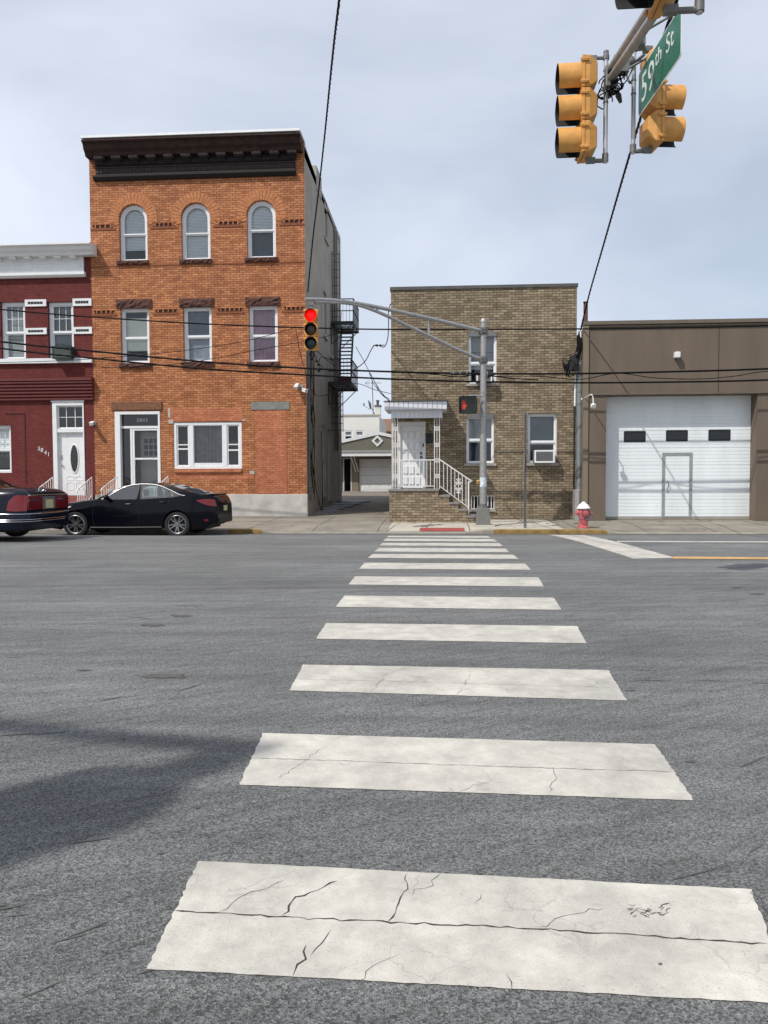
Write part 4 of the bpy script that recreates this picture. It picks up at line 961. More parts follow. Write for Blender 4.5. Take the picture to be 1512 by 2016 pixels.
def scroll(mb, c, r, y, s=1, n=14, turns=1.5, rad=.007):
    mb.tube([(c[0] + s * r * (1 - k / n * .75) * math.cos(2 * math.pi * turns * k / n), y, c[1] + r * (1 - k / n * .75) * math.sin(2 * math.pi * turns * k / n)) for k in range(n + 1)], rad, 5)
zl_ = ztop + .075
for (ua, ub) in ((771, 783.5), (854.5, 866)):
    xa, xb = PX(ua, 890, YC), PX(ub, 890, YC); g = MB()
    for x in (xa + .012, (xa + xb) / 2, xb - .012): g.box(x - .011, x + .011, YC + .06, YC + .082, zl_, zb + .01) if x != (xa + xb) / 2 else g.box(x - .007, x + .007, YC + .064, YC + .078, zl_, zb + .01)
    for t in (.18, .40, .62, .85):
        z = zl_ + (zb - zl_) * t
        for s_ in (-1, 1):
            for q in (-1, 1): scroll(g, ((xa + xb) / 2 + s_ * (xb - xa) * .22, z + q * .035), .035, YC + .071, s_)
    g.build('post', m_white_iron, cp)
# second pair of rods behind the left post, against the house
g = MB()
for u in (774, 779): x = PX(u, 890, YB - .1); g.box(x - .011, x + .011, YB - .09, YB - .07, zl_, zb + .05)
g.build('wall_post', m_white_iron, cp)
# railing
rl = thing('stair_railing', 'white iron railing with scrolls along the tan house stoop', 'railing', (PX(895, 980, YC), YC, zl_ - .4))
zr = PZ(820, 905.5, YC); zlo = PZ(820, 957, YC); g = MB(); xa, xb = PX(783.5, 905, YC), PX(854.5, 905, YC); yr = YC + .07
g.box(xa, xb, yr - .02, yr + .02, zr - .015, zr + .015); g.box(xa, xb, yr - .012, yr + .012, zlo - .012, zlo + .012)
for k in range(1, 10):
    if k in (4, 5): pass
    x = xa + (xb - xa) * k / 10; g.box(x - .009, x + .009, yr - .009, yr + .009, zlo, zr)
g.build('landing_rail', m_white_iron, rl)
P0, P1 = (PX(866, 905, YC), PZ(866, 905, YC)), (PX(925, 945, YC), PZ(925, 945, YC)); Q0, Q1 = (PX(866, 957.5, YC), PZ(866, 957.5, YC)), (PX(922, 999, YC), PZ(922, 999, YC))
g = MB(); g.tube([(P0[0], yr, P0[1]), (P1[0], yr, P1[1])], .02, 8); g.tube([(Q0[0], yr, Q0[1]), (Q1[0], yr, Q1[1])], .014, 6)
scroll(g, (P1[0] + .02, P1[1] - .04), .05, yr, 1, 12, 1.1, .014)
for k in range(1, 8):
    t = k / 8; x = P0[0] + (P1[0] - P0[0]) * t; tq = (x - Q0[0]) / (Q1[0] - Q0[0]); za = Q0[1] + (Q1[1] - Q0[1]) * tq; zb_ = P0[1] + (P1[1] - P0[1]) * t
    g.box(x - .009, x + .009, yr - .009, yr + .009, za, zb_)
    if k == 5:
        zm = (za + zb_) / 2
        for s_ in (-1, 1):
            for q in (-1, 1): scroll(g, (x + s_ * .055, zm + q * .09), .05, yr, s_ * 1, 14, 1.5, .009); scroll(g, (x + s_ * .035, zm + q * .20), .035, yr, s_, 12, 1.3, .008)
            g.tube([(x, yr, zm - .18), (x + s_ * .10, yr, zm), (x, yr, zm + .18)], .008, 5)
g.build('stair_rail', m_white_iron, rl)
xq = PX(922.5, 980, YC); MB().box(xq - .02, xq + .02, yr - .02, yr + .02, PZ(922, 1015, YC), PZ(922, 948, YC)).build('newel_post', m_white_iron, rl)

# air conditioners
def ac(name, label, q, Y, col, out=.32):
    x0, x1, z0, z1 = XZ(*q, Y - out); xc = (x0 + x1) / 2; o = thing(name, label, 'air conditioner', (xc, Y, z0), 'window air conditioners')
    MB().box(x0, x1, Y - out, Y + .14, z0, z1).build('casing', col, o, bevel=.015)
    g = MB(); bars_frame(g, x0 + .0, x1 - .0, z0, z1, .05, Y - out - .012, Y - out - .001); g.build('frame', m_white if col is not m_green else m_green, o)
    g = MB(); n = 9
    for k in range(n): z = z0 + .06 + (z1 - z0 - .12) * k / n; g.box(x0 + .06, x1 - .06, Y - out - .008, Y - out + .004, z, z + .012)
    g.build('grille', m_galv_d, o)
    return o
m_green = M('dark_green_metal', (.012, .035, .025), .6, noise=(5, .2)); m_acgrey = M('grey_casing', (.16, .16, .16), .6, noise=(5, .2))
ac('air_conditioner', 'grey air conditioner with white frame in a ground-floor window of the tan house', (1052, 886, 1092, 911), YB, m_acgrey)
ac('air_conditioner', 'air conditioner in the upper window of the tan house, half behind the signal pole', (938, 734, 969, 753), YB, m_acgrey)
ac('air_conditioner', 'dark green air conditioner in an upstairs window of the red house', (103, 681, 140, 706), YR, m_green)
# side pieces flush in window for lower AC
# ------------------------------------------------------------------ garage building
YG = 24.5; GX0 = PX(1148, 800, YG); GX1 = 30.0; GZ1 = PZ(1340, 637, YG); GZ0 = zwalk(YG) - .2
RC = .56
gb = thing('garage_building', 'low taupe stucco garage with one big white roll-up door', 'garage', (PX(1340, 1024, YG), YG, zwalk(YG)))
a, _, c, d = XZ(1193, 776, 1490, 1030, YG); b = PX(1490, 900, YG); c = GZ0
g = MB(); HG = (a, b, c, d); facade(g, GX0 + .004, GX1, GZ0, GZ1, YG, [HG], RC); shell(g, GX0 + .004, GX1, YG, 40, GZ0, GZ1 - .1); g.build('wall', m_taupe, gb)
# paler corner strip, thickened lintel band, coping, seam, light
x0, x1 = GX0, PX(1157, 900, YG); g = MB(); g.box(x0, x1, YG - .05, YG + .1, GZ0, GZ1 - .02); g.build('corner_strip', m_taupe2, gb)
g = MB(); g.box(x1, GX1, YG - .05, YG - .003, d + .0, d + .06); g.box(x0, GX1, YG - .07, YG + .35, GZ1, GZ1 + .11); g.build('coping', M('taupe_coping', (.13, .105, .08), .7, noise=(3, .15)), gb)
g = MB(); xm = PX(1415, 700, YG); g.box(xm - .012, xm + .012, YG - .006, YG + .01, d + .06, GZ1); g.box(x1, GX1, YG - .058, YG - .04, GZ1 - .08, GZ1 - .04); g.build('panel_seam', M('dark_seam', (.055, .042, .032), .8, noise=(5, .2)), gb)
xw, zw = PX(1331, 700, YG), PZ(1331, 700, YG); g = MB(); g.box(xw - .08, xw + .08, YG - .20, YG - .003, zw - .09, zw + .09); o = g.build('wall_light', m_white, gb, bevel=.02)
# door: horizontal sections with grooves
YD = YG + RC - .06; g = MB(); xa, xb = a + .004, PX(1478, 900, YD); zb = zwalk(YG) + .02; zt = d - .004
zbt = PZ(1340, 1017.5, YD); secs = 7; sh = (zt - zbt) / secs; sub = 5
for s_ in range(secs):
    for k in range(sub):
        za = zbt + sh * s_ + sh * k / sub; zz = zbt + sh * s_ + sh * (k + 1) / sub; gp = .016 if k == 0 else .0045
        g.box(xa, xb, YD, YD + .05, za + gp, zz - .003)
g.box(xa, xb, YD + .012, YD + .06, zbt, zt)
m_door = M('white_steel_door', (.74, .78, .79), .38, noise=(1.3, .11), bump=(2.2, .22), stretch=(1, 1, .35))
rd_ = g.build('rollup_door', m_door, gb)
MB().box(xa, xb, YD - .006, YD + .07, zb, zbt - .003).build('bottom_rail', M('tan_rail', (.30, .27, .22), .6, noise=(4, .15)), rd_)
MB().box(xa, xa + .10, YD - .03, YD - .007, zb, zb + .2).build('rubber_stop', m_black_iron, rd_)
for q in ((1228, 849, 1271, 870), (1311, 847, 1354, 868.5), (1394.5, 846, 1438, 867.5)):
    x0, x1, z0, z1 = XZ(*q, YD); g = MB(); bars_frame(g, x0, x1, z0, z1, .05, YD - .018, YD + .03); w = g.build('window', m_black_iron, rd_, bevel=.012); MB().box(x0 + .05, x1 - .05, YD - .010, YD - .004, z0 + .05, z1 - .05).build('pane', M('black_pane', (.006, .008, .010), .08, noise=(3, .3)), w)
x0, x1, z0, z1 = XZ(1303, 891, 1362, 1019, YD); g = MB(); bars_frame(g, x0, x1, z0, z1, (.085, .085, .05, .085), YD - .022, YD + .02); wk = g.build('wicket_door_frame', M('grey_aluminium', (.33, .33, .32), .45, metal=.4, noise=(5, .15)), rd_)
g = MB(); xh, zh = x0 + .16, PZ(1310, 955, YD); g.tube([(xh, YD - .01, zh + .13), (xh + .03, YD - .07, zh + .07), (xh + .03, YD - .07, zh - .05), (xh, YD - .01, zh - .12)], .014, 6); g.sphere((xh + .02, YD - .02, zh - .20), .025, n=8, m=6); g.build('handle', m_galv_d, wk, smooth=True)
xp = xb + .035; g = MB(); g.box(xp - .035, xp + .035, YD - .06, YD + .06, zb, d - .01); g.build('door_track', m_white, gb)
g = MB(); g.box(xb + .07, b - .003, YD + .0, YD + .05, zb - .1, d - .003); g.build('door_jamb', m_taupe, gb)

# ------------------------------------------------------------------ back of the alley
YA = 50.0
ag = thing('alley_garage', 'olive stucco gabled garage with white diamond at the end of the alley', 'garage', (PX(720, 967, YA), YA, zal(YA)))
pts = [(640, 868), (640, 878), (672, 868), (745, 853.5), (800, 866)]
gx0, gx1 = PX(630, 900, YA), PX(830, 900, YA); zbot = PZ(720, 886, YA); pk = PX(745, 860, YA); zpk = PZ(745, 856, YA)
zl0, zr0 = PZ(672, 871, YA) - .35, PZ(800, 871, YA) - .1
g = MB(); g.prism([(gx0, zbot), (gx1, zbot), (gx1, zr0), (pk, zpk), (gx0, zl0)], 'y', YA, YA + 6); m_olive = M('olive_stucco', (.155, .145, .115), .9, noise=(1.5, .12), bump=(30, .2)); g.build('gable', m_olive, ag)
g = MB(); g.prism([(pk, zpk), (gx1, zr0), (gx1, zr0 + .2), (pk, zpk + .2)], 'y', YA - .06, YA + 6.05); g.prism([(pk, zpk), (pk, zpk + .2), (gx0, zl0 + .2), (gx0, zl0)], 'y', YA - .06, YA + 6.05); g.build('verge', m_white, ag)
xd, zd = PX(743, 868, YA), PZ(743, 868, YA); r1, r2 = .38, .20; g = MB()
for k in range(4):
    t0, t1 = math.pi / 2 * k, math.pi / 2 * (k + 1)
    g.prism([(xd + r * math.cos(t), zd + r * math.sin(t)) for r, t in ((r1, t0), (r1, t1), (r2, t1), (r2, t0))], 'y', YA - .05, YA - .003)
g.build('diamond_ornament', m_white, ag)
g = MB(); ze0 = PZ(720, 898, YA); g.prism([(YA, zbot), (YA - .9, ze0 + .22), (YA - .9, ze0), (YA, ze0)], 'x', gx0, gx1); g.build('eave', M('grey_shingle', (.16, .155, .15), .85, noise=(6, .3)), ag)
MB().box(gx0, gx1, YA - .95, YA - .905, ze0 - .03, ze0 + .13).build('fascia', m_white, ag)
zgr = zal(YA) - .1; g = MB(); dx0, dx1 = PX(707, 930, YA), PX(790, 930, YA); ox0, ox1 = PX(676.5, 930, YA), PX(690.5, 930, YA); ztp = PZ(720, 903, YA)
facade(g, gx0, gx1, zgr, ze0, YA, [(ox0, ox1, zgr + .05, ztp), (dx0, dx1, zgr + .05, ztp)], .2); g.quad((gx0, YA, ze0), (gx1, YA, ze0), (gx1, YA + 6, ze0), (gx0, YA + 6, ze0)); g.quad((gx0, YA + 6, zgr), (gx1, YA + 6, zgr), (gx1, YA + 6, ze0), (gx0, YA + 6, ze0)); g.build('wall', M('brown_siding', (.17, .15, .115), .85, noise=(2, .15)), ag)
g = MB()
zc = zgr + .1
while zc < ztp: g.box(ox1 + .05, dx0 - .06, YA - .02, YA + .0, zc, zc + .13); zc += .15
g.build('siding', M('tan_siding', (.235, .20, .15), .8, noise=(2, .15)), ag)
g = MB(); n = 4; hh = (ztp - zgr - .1) / n
for j in range(n):
    g.box(dx0 + .01, dx1 - .01, YA + .10, YA + .14, zgr + .08 + hh * j + .01, zgr + .08 + hh * (j + 1) - .004)
    for i in range(4): x = dx0 + .2 + (dx1 - dx0 - .3) * i / 4; g.box(x, x + (dx1 - dx0) / 4 - .22, YA + .085, YA + .10, zgr + .08 + hh * j + .12, zgr + .08 + hh * (j + 1) - .1)
g.build('garage_door', m_white, ag)
g = MB(); bars_frame(g, ox0 - .03, ox1 + .05, zgr, ztp + .05, .05, YA - .03, YA - .003); 
for u in (693.5, 699): x = PX(u, 920, YA); g.tube([(x, YA - .9, ze0), (x + .25, YA - .15, PZ(u, 929, YA))], .03, 6)
g.build('trim', m_white, ag)
MB().quad((ox0 - .02, YA + .7, zgr), (ox1 + .3, YA + .7, zgr), (ox1 + .3, YA + .7, ztp + .3), (ox0 - .02, YA + .7, ztp + .3)).build('passage_shade', M('shade_black', (.006, .006, .006), .9, noise=(2, .2)), ag)  # black sheet painted as the shade inside the doorway
YW = 58.0; wx0, wx1 = PX(630, 850, YW), PX(747, 850, YW); wz0, wz1 = .8, PZ(715, 818, YW)
wh = thing('white_house', 'white flat-roofed house rising behind the olive alley garage', 'house', ((wx0 + wx1) / 2, YW, .8))
hw = [hole(677, 847, 695, 868, YW), hole(699, 847, 717, 868, YW)]
g = MB(); facade(g, wx0, wx1, wz0, wz1, YW, hw, .15); shell(g, wx0, wx1, YW, YW + 8, wz0, wz1 - .05); g.build('wall', M('white_stucco', (.66, .645, .60), .85, noise=(1, .05)), wh)
MB().box(wx0, wx1 + .08, YW - .08, YW + .3, wz1, wz1 + .10).build('coping', M('stone_coping', (.45, .43, .38), .8, noise=(3, .1)), wh)
for h in hw: sash(wh, h, YW, .5, inset=.02, fw=.09, cover='blind', cover_bot=.45)
cx = PX(743.5, 808, YW + 2); cz = PZ(743, 801, YW + 2); g = MB(); g.box(cx - .2, cx + .25, YW + 1.8, YW + 2.3, wz1 - .3, cz); g.build('chimney', M('white_stucco2', (.62, .60, .56), .85, noise=(1, .08)), wh)
g = MB(); g.box(cx - .24, cx + .29, YW + 1.76, YW + 2.34, cz, cz + .12); g.lathe([(.09, cz + .12), (.11, cz + .45), (.14, cz + .45), (.14, cz + .52), (0, cz + .52)], (cx, YW + 2.05, 0), n=12); g.build('chimney_pot', m_alum_dark, wh)
YK = 66.0; x0, x1 = PX(744, 840, YK), PX(830, 840, YK)
kh = thing('brown_roof_house', 'house with brown shingled roof seen past the white house', 'house', ((x0 + x1) / 2, YK, .8)); g = MB(); ze, zp = PZ(760, 851, YK), PZ(760, 823, YK + 3)
MB().box(x0 + .1, x1, YK + .4, YK + 8, .8, ze).build('wall', M('brown_wall', (.10, .06, .04), .9, noise=(2, .2)), kh)
g.prism([(YK, ze), (YK + 4, zp), (YK + 8, ze), (YK + 8, ze - .15), (YK, ze - .15)], 'x', x0, x1); g.build('roof', M('brown_shingle', (.19, .10, .062), .9, noise=(5, .25), bump=(20, .4)), kh)
# aerial, dish
q = atY(735, 815, YW + .6)
an = thing('television_aerial', 'tall thin rooftop aerial on the white house behind the alley', 'aerial', (q.x, YW + .6, wz1 + .1)); zt = PZ(733, 748, YW + .6)
MB().tube([(q.x, YW + .6, wz1 + .1), (q.x - .08, YW + .6, zt)], .035, 6).build('mast', m_galv_d, an, smooth=True)
g = MB(); zz = PZ(735, 754, YW + .6); g.tube([(q.x - .6, YW + .6, zz), (q.x + .62, YW + .6, zz)], .02, 5)
for k in range(6): x = q.x - .55 + .22 * k; g.tube([(x, YW + .3, zz + .01), (x, YW + .9, zz + .01)], .012, 5)
g.tube([(q.x - .62, YW + .6, zz), (q.x - .3, YW + .6, zz + .2)], .015, 5); g.tube([(q.x - .62, YW + .6, zz), (q.x - .3, YW + .6, zz - .2)], .015, 5); g.build('antenna_element', m_galv_d, an)
q = atY(728, 797, YW + .4); ds = thing('satellite_dish', 'small dark satellite dish seen edge-on on the white house roof', 'satellite dish', (q.x + .3, YW + .4, wz1 + .1))
g = MB(); g.lathe([(0, .12), (.15, .10), (.28, .04), (.38, -.04), (.37, -.05), (.27, .02), (0, .09)], (0, 0, 0), 'x', 16); g.xf(Matrix.Translation((q.x, YW + .4, q.z)) @ Matrix.Rotation(R(-12), 4, 'Y')); g.build('reflector', m_galv_d, ds, smooth=True)
g = MB(); g.tube([(q.x + .05, YW + .4, q.z - .1), (q.x + .38, YW + .4, wz1 + .1)], .03, 6); g.tube([(q.x, YW + .4, q.z - .35), (q.x - .42, YW + .4, q.z - .05)], .02, 6); g.box(q.x - .5, q.x - .4, YW + .35, YW + .45, q.z - .08, q.z + .12); g.build('feed_arm', m_galv_d, ds)

# ------------------------------------------------------------------ fire escape
fe = thing('fire_escape', 'black iron fire escape on the alley side of the orange block', 'fire escape', (OXS, 32.5, PZ(672, 775, 32.3)))
z1_, z2_ = atD(672, 776, 32.4).z + .42, atD(685, 655, 33.6).z + .30; fx = OXS; fx2 = OXS + 1.0
def grate(z, y0, y1, nm='platform'):
    g = MB(); g.box(fx + .01, fx + .06, y0, y1, z - .05, z + .05); g.box(fx2 - .05, fx2, y0, y1, z - .06, z + .06); g.box(fx + .06, fx2 - .05, y0, y0 + .05, z - .06, z + .06); g.box(fx + .06, fx2 - .05, y1 - .05, y1, z - .06, z + .06)
    n = 14
    for k in range(n): x = fx + .08 + (fx2 - fx - .16) * k / (n - 1); g.box(x - .014, x + .014, y0 + .05, y1 - .05, z - .02, z + .02)
    for k in range(4): y = y0 + .3 + (y1 - y0 - .6) * k / 3; g.box(fx + .06, fx2 - .05, y - .02, y + .02, z - .045, z - .021)
    g.build(nm, m_black_iron, fe)
    for y in (y0 + .1, y1 - .1):
        g = MB(); g.tube([(fx2 - .1, y, z - .06), (fx + .03, y, z - .9), (fx + .02, y, z - .88), (fx + .02, y, z - .06)], .02, 5); g.build('bracket', m_black_iron, fe)
def rail(z, y0, y1):
    g = MB(); 
    for h_ in (.5, 1.0): g.box(fx2 - .04, fx2, y0, y1, z + h_ - .018, z + h_ + .018); g.box(fx + .02, fx2 - .04, y0, y0 + .035, z + h_ - .018, z + h_ + .018)
    n = 9
    for k in range(n + 1): y = y0 + (y1 - y0) * k / n; g.box(fx2 - .03, fx2 - .01, y, y + .016, z + .06, z + 1.0)
    for k in range(7): x = fx + .1 + (fx2 - fx - .15) * k / 6; g.box(x, x + .014, y0 + .01, y0 + .026, z + .06, z + 1.0)
    g.build('railing', m_black_iron, fe)
grate(z1_, 32.0, 34.6); grate(z2_, 33.0, 35.2); rail(z1_, 32.0, 34.6); rail(z2_, 33.0, 35.2)
g = MB(); n = 16; xa, xb = fx2 - .62, fx2 - .1
for k in range(1, n): 
    t = k / n; y = 32.5 + 1.3 * t; z = z1_ + (z2_ - z1_) * t; g.box(xa, xb, y, y + .17, z - .018, z + .018)
for x in (xa, xb): g.tube([(x, 32.5, z1_), (x, 33.85, z2_)], .03, 6); g.tube([(x, 32.6, z1_ + .8), (x, 33.7, z2_ + .6)], .012, 5)
g.build('stair', m_black_iron, fe)
g = MB(); y = 32.4
for x in (fx + .12, fx + .58): g.tube([(x, y, z1_ - 2.0), (x, y, z1_ - .1)], .018, 5)
for k in range(7): z = z1_ - .25 - k * .28; g.tube([(fx + .12, y, z), (fx + .58, y, z)], .013, 5)
g.build('drop_ladder', m_black_iron, fe)
g = MB(); y = 33.2; zt = atD(658, 503, 33.2).z
for x in (fx + .05, fx + .36): g.tube([(x, y, z2_), (x, y, zt), (x - .02, y + .15, zt + .15), (x - .05, y + .45, zt + .12)], .018, 5)
k = z2_ + .3
while k < zt: g.tube([(fx + .05, y, k), (fx + .36, y, k)], .011, 5); k += .33
g.build('roof_ladder', m_black_iron, fe)
xw_ = atD(678, 768, 32.8); bx = thing('plant_trough', 'dark red trough standing on the lower fire escape platform', 'planter', (fx + .62, 32.6, z1_ + .06))
g = MB(); x0_, x1_ = fx + .42, fx + .88; g.add([(x0_ + .03, 32.5, z1_ + .062), (x1_ - .03, 32.5, z1_ + .062), (x1_ - .03, 32.72, z1_ + .062), (x0_ + .03, 32.72, z1_ + .062), (x0_, 32.48, z1_ + .26), (x1_, 32.48, z1_ + .26), (x1_, 32.74, z1_ + .26), (x0_, 32.74, z1_ + .26)], [(0, 3, 2, 1), (0, 1, 5, 4), (1, 2, 6, 5), (2, 3, 7, 6), (3, 0, 4, 7)])
m_maroon = M('maroon_plastic', (.11, .02, .03), .6, noise=(5, .2)); g.build('tub', m_maroon, bx)
g = MB(); bars_x = (x0_ - .015, x1_ + .015); g.box(x0_ - .015, x1_ + .015, 32.465, 32.485, z1_ + .235, z1_ + .27); g.box(x0_ - .015, x1_ + .015, 32.735, 32.755, z1_ + .235, z1_ + .27); g.build('rim', m_maroon, bx)

# stoop railings beside the two front doors
def small_rail(u0, u1, vt, vb, Yn, Yf, label, dirn):
    xm = PX((u0 + u1) / 2, (vt + vb) / 2, (Yn + Yf) / 2)
    o = thing('stoop_railing', label, 'railing', (xm, (Yn + Yf) / 2, zwalk(Yn)), 'stoop railings')
    zt0 = PZ(u0, vt, Yf); g = MB(); zg0 = zwalk(Yn) + .02
    x = xm; top = [(x, Yf, zt0), (x, Yn, zt0 - .42)]
    g.tube(top + [(x, Yn - .06, zt0 - .50)], .02, 6); g.tube([(x, Yf, zt0 - .62), (x, Yn, zg0 + .12)], .014, 5)
    g.build('handrail', m_white_iron, o, smooth=True)
    g = MB(); n = 7
    for k in range(n + 1): t = k / n; y = Yf + (Yn - Yf) * t; zt_ = zt0 - .42 * t; zb_ = (zt0 - .62) * (1 - t) + (zg0 + .12) * t; g.box(x - .009, x + .009, y - .009, y + .009, zb_ if 0 < k < n else (zg0 - .03), zt_)
    g.build('baluster', m_white_iron, o)
small_rail(206, 226, 938, 960, 25.1, 26.4, 'white iron railing left of the glazed door in the orange block', 1)
small_rail(311, 325, 938, 960, 25.1, 26.4, 'white iron railing right of the glazed door in the orange block', 1)
small_rail(80, 97, 940, 965, 25.3, 26.4, 'white iron railing left of the white oval-glass door', 1)
small_rail(164, 170, 940, 975, 25.3, 26.4, 'white iron railing right of the white oval-glass door', 1)

# ================================================================== CARS
m_black_paint = M('black_car_paint', (.0028, .0032, .006), .14, spec=.20, noise=(3, .2))
m_navy_paint = M('navy_car_paint', (.005, .007, .016), .18, spec=.30, noise=(3, .2))
m_tyre = M('tyre_rubber', (.012, .012, .012), .8, noise=(15, .3))
m_alloy = M('alloy_rim', (.26, .26, .27), .35, metal=.85, noise=(9, .1)); m_rimdark = M('rim_barrel', (.02, .02, .022), .5, noise=(6, .2))
m_chrome = M('chrome', (.72, .73, .75), .12, metal=1, noise=(4, .05)); m_trim = M('satin_trim', (.28, .28, .30), .4, metal=.9, noise=(4, .05)); m_plastic = M('black_plastic', (.014, .014, .015), .6, noise=(20, .2))
m_taillens = M('red_lens', (.15, .006, .010), .2, coat=.3, noise=(40, .25)); m_clear = M('clear_lens', (.55, .55, .55), .15, noise=(30, .2)); m_plate = M('pale_yellow_plate', (.55, .50, .28), .5, noise=(7, .12))
m_carglass = glass('car_glass', (.60, .72, .70), .11); m_seat = M('seat_fabric', (.03, .03, .032), .9, noise=(20, .2))
def lerp_tab(tab, x):
    if x <= tab[0][0]: return tab[0][1]
    for (a, b), (c, d) in zip(tab, tab[1:]):
        if x <= c: 
            t = (x - a) / (c - a); t2 = t * t * (3 - 2 * t); return b + (d - b) * (t * .6 + t2 * .4)
    return tab[-1][1]
def wheel(parent, x, y, r, side, w=.21, spokes=10, split=True):
    g = MB(); ri = r * (.80 if split else .68); s = side
    g.lathe([(ri, -.5 * w), (r - .02, -.48 * w), (r, -.36 * w), (r, .36 * w), (r - .02, .48 * w), (ri, .5 * w), (ri - .012, .42 * w), (ri - .012, -.42 * w), (ri, -.5 * w)], (0, 0, 0), 'y', 36)
    whl = bpy.data.objects.new('wheel', None); COL.objects.link(whl); whl.parent = parent; whl.location = (x, y, r); whl.empty_display_size = .1
    t = g.build('tyre', m_tyre, whl, smooth=True)
    g = MB(); yo = s * w * .40
    g.lathe([(ri - .012, yo), (ri - .03, yo + s * .012), (ri - .045, yo), (ri - .05, yo - s * .06)], (0, 0, 0), 'y', 36)
    for k in range(spokes):
        a = 2 * math.pi * (k + (.16 if k % 2 else -.16) * (1 if split else 0)) / spokes; d = Vector((math.cos(a), 0, math.sin(a))); n_ = Vector((-d.z, 0, d.x))
        g.add([d * .04 + n_ * .020 + Vector((0, yo - s * .02, 0)), d * .04 - n_ * .020 + Vector((0, yo - s * .02, 0)), d * (ri - .03) - n_ * .011 + Vector((0, yo, 0)), d * (ri - .03) + n_ * .011 + Vector((0, yo, 0)),
               d * .04 + n_ * .026 + Vector((0, yo - s * .06, 0)), d * .04 - n_ * .026 + Vector((0, yo - s * .06, 0)), d * (ri - .03) - n_ * .020 + Vector((0, yo - s * .05, 0)), d * (ri - .03) + n_ * .020 + Vector((0, yo - s * .05, 0))],
              [(0, 1, 2, 3), (4, 7, 6, 5), (0, 4, 5, 1), (2, 6, 7, 3), (1, 5, 6, 2), (0, 3, 7, 4)])
    g.lathe([(0, yo + s * .004), (.045, yo), (.055, yo - s * .05)], (0, 0, 0), 'y', 16)
    g.build('rim', m_alloy, whl, smooth=True)
    g = MB(); g.lathe([(0, yo - s * .09), (ri - .02, yo - s * .09)], (0, 0, 0), 'y', 24); g.build('brake_disc', m_rimdark, whl)
    return whl
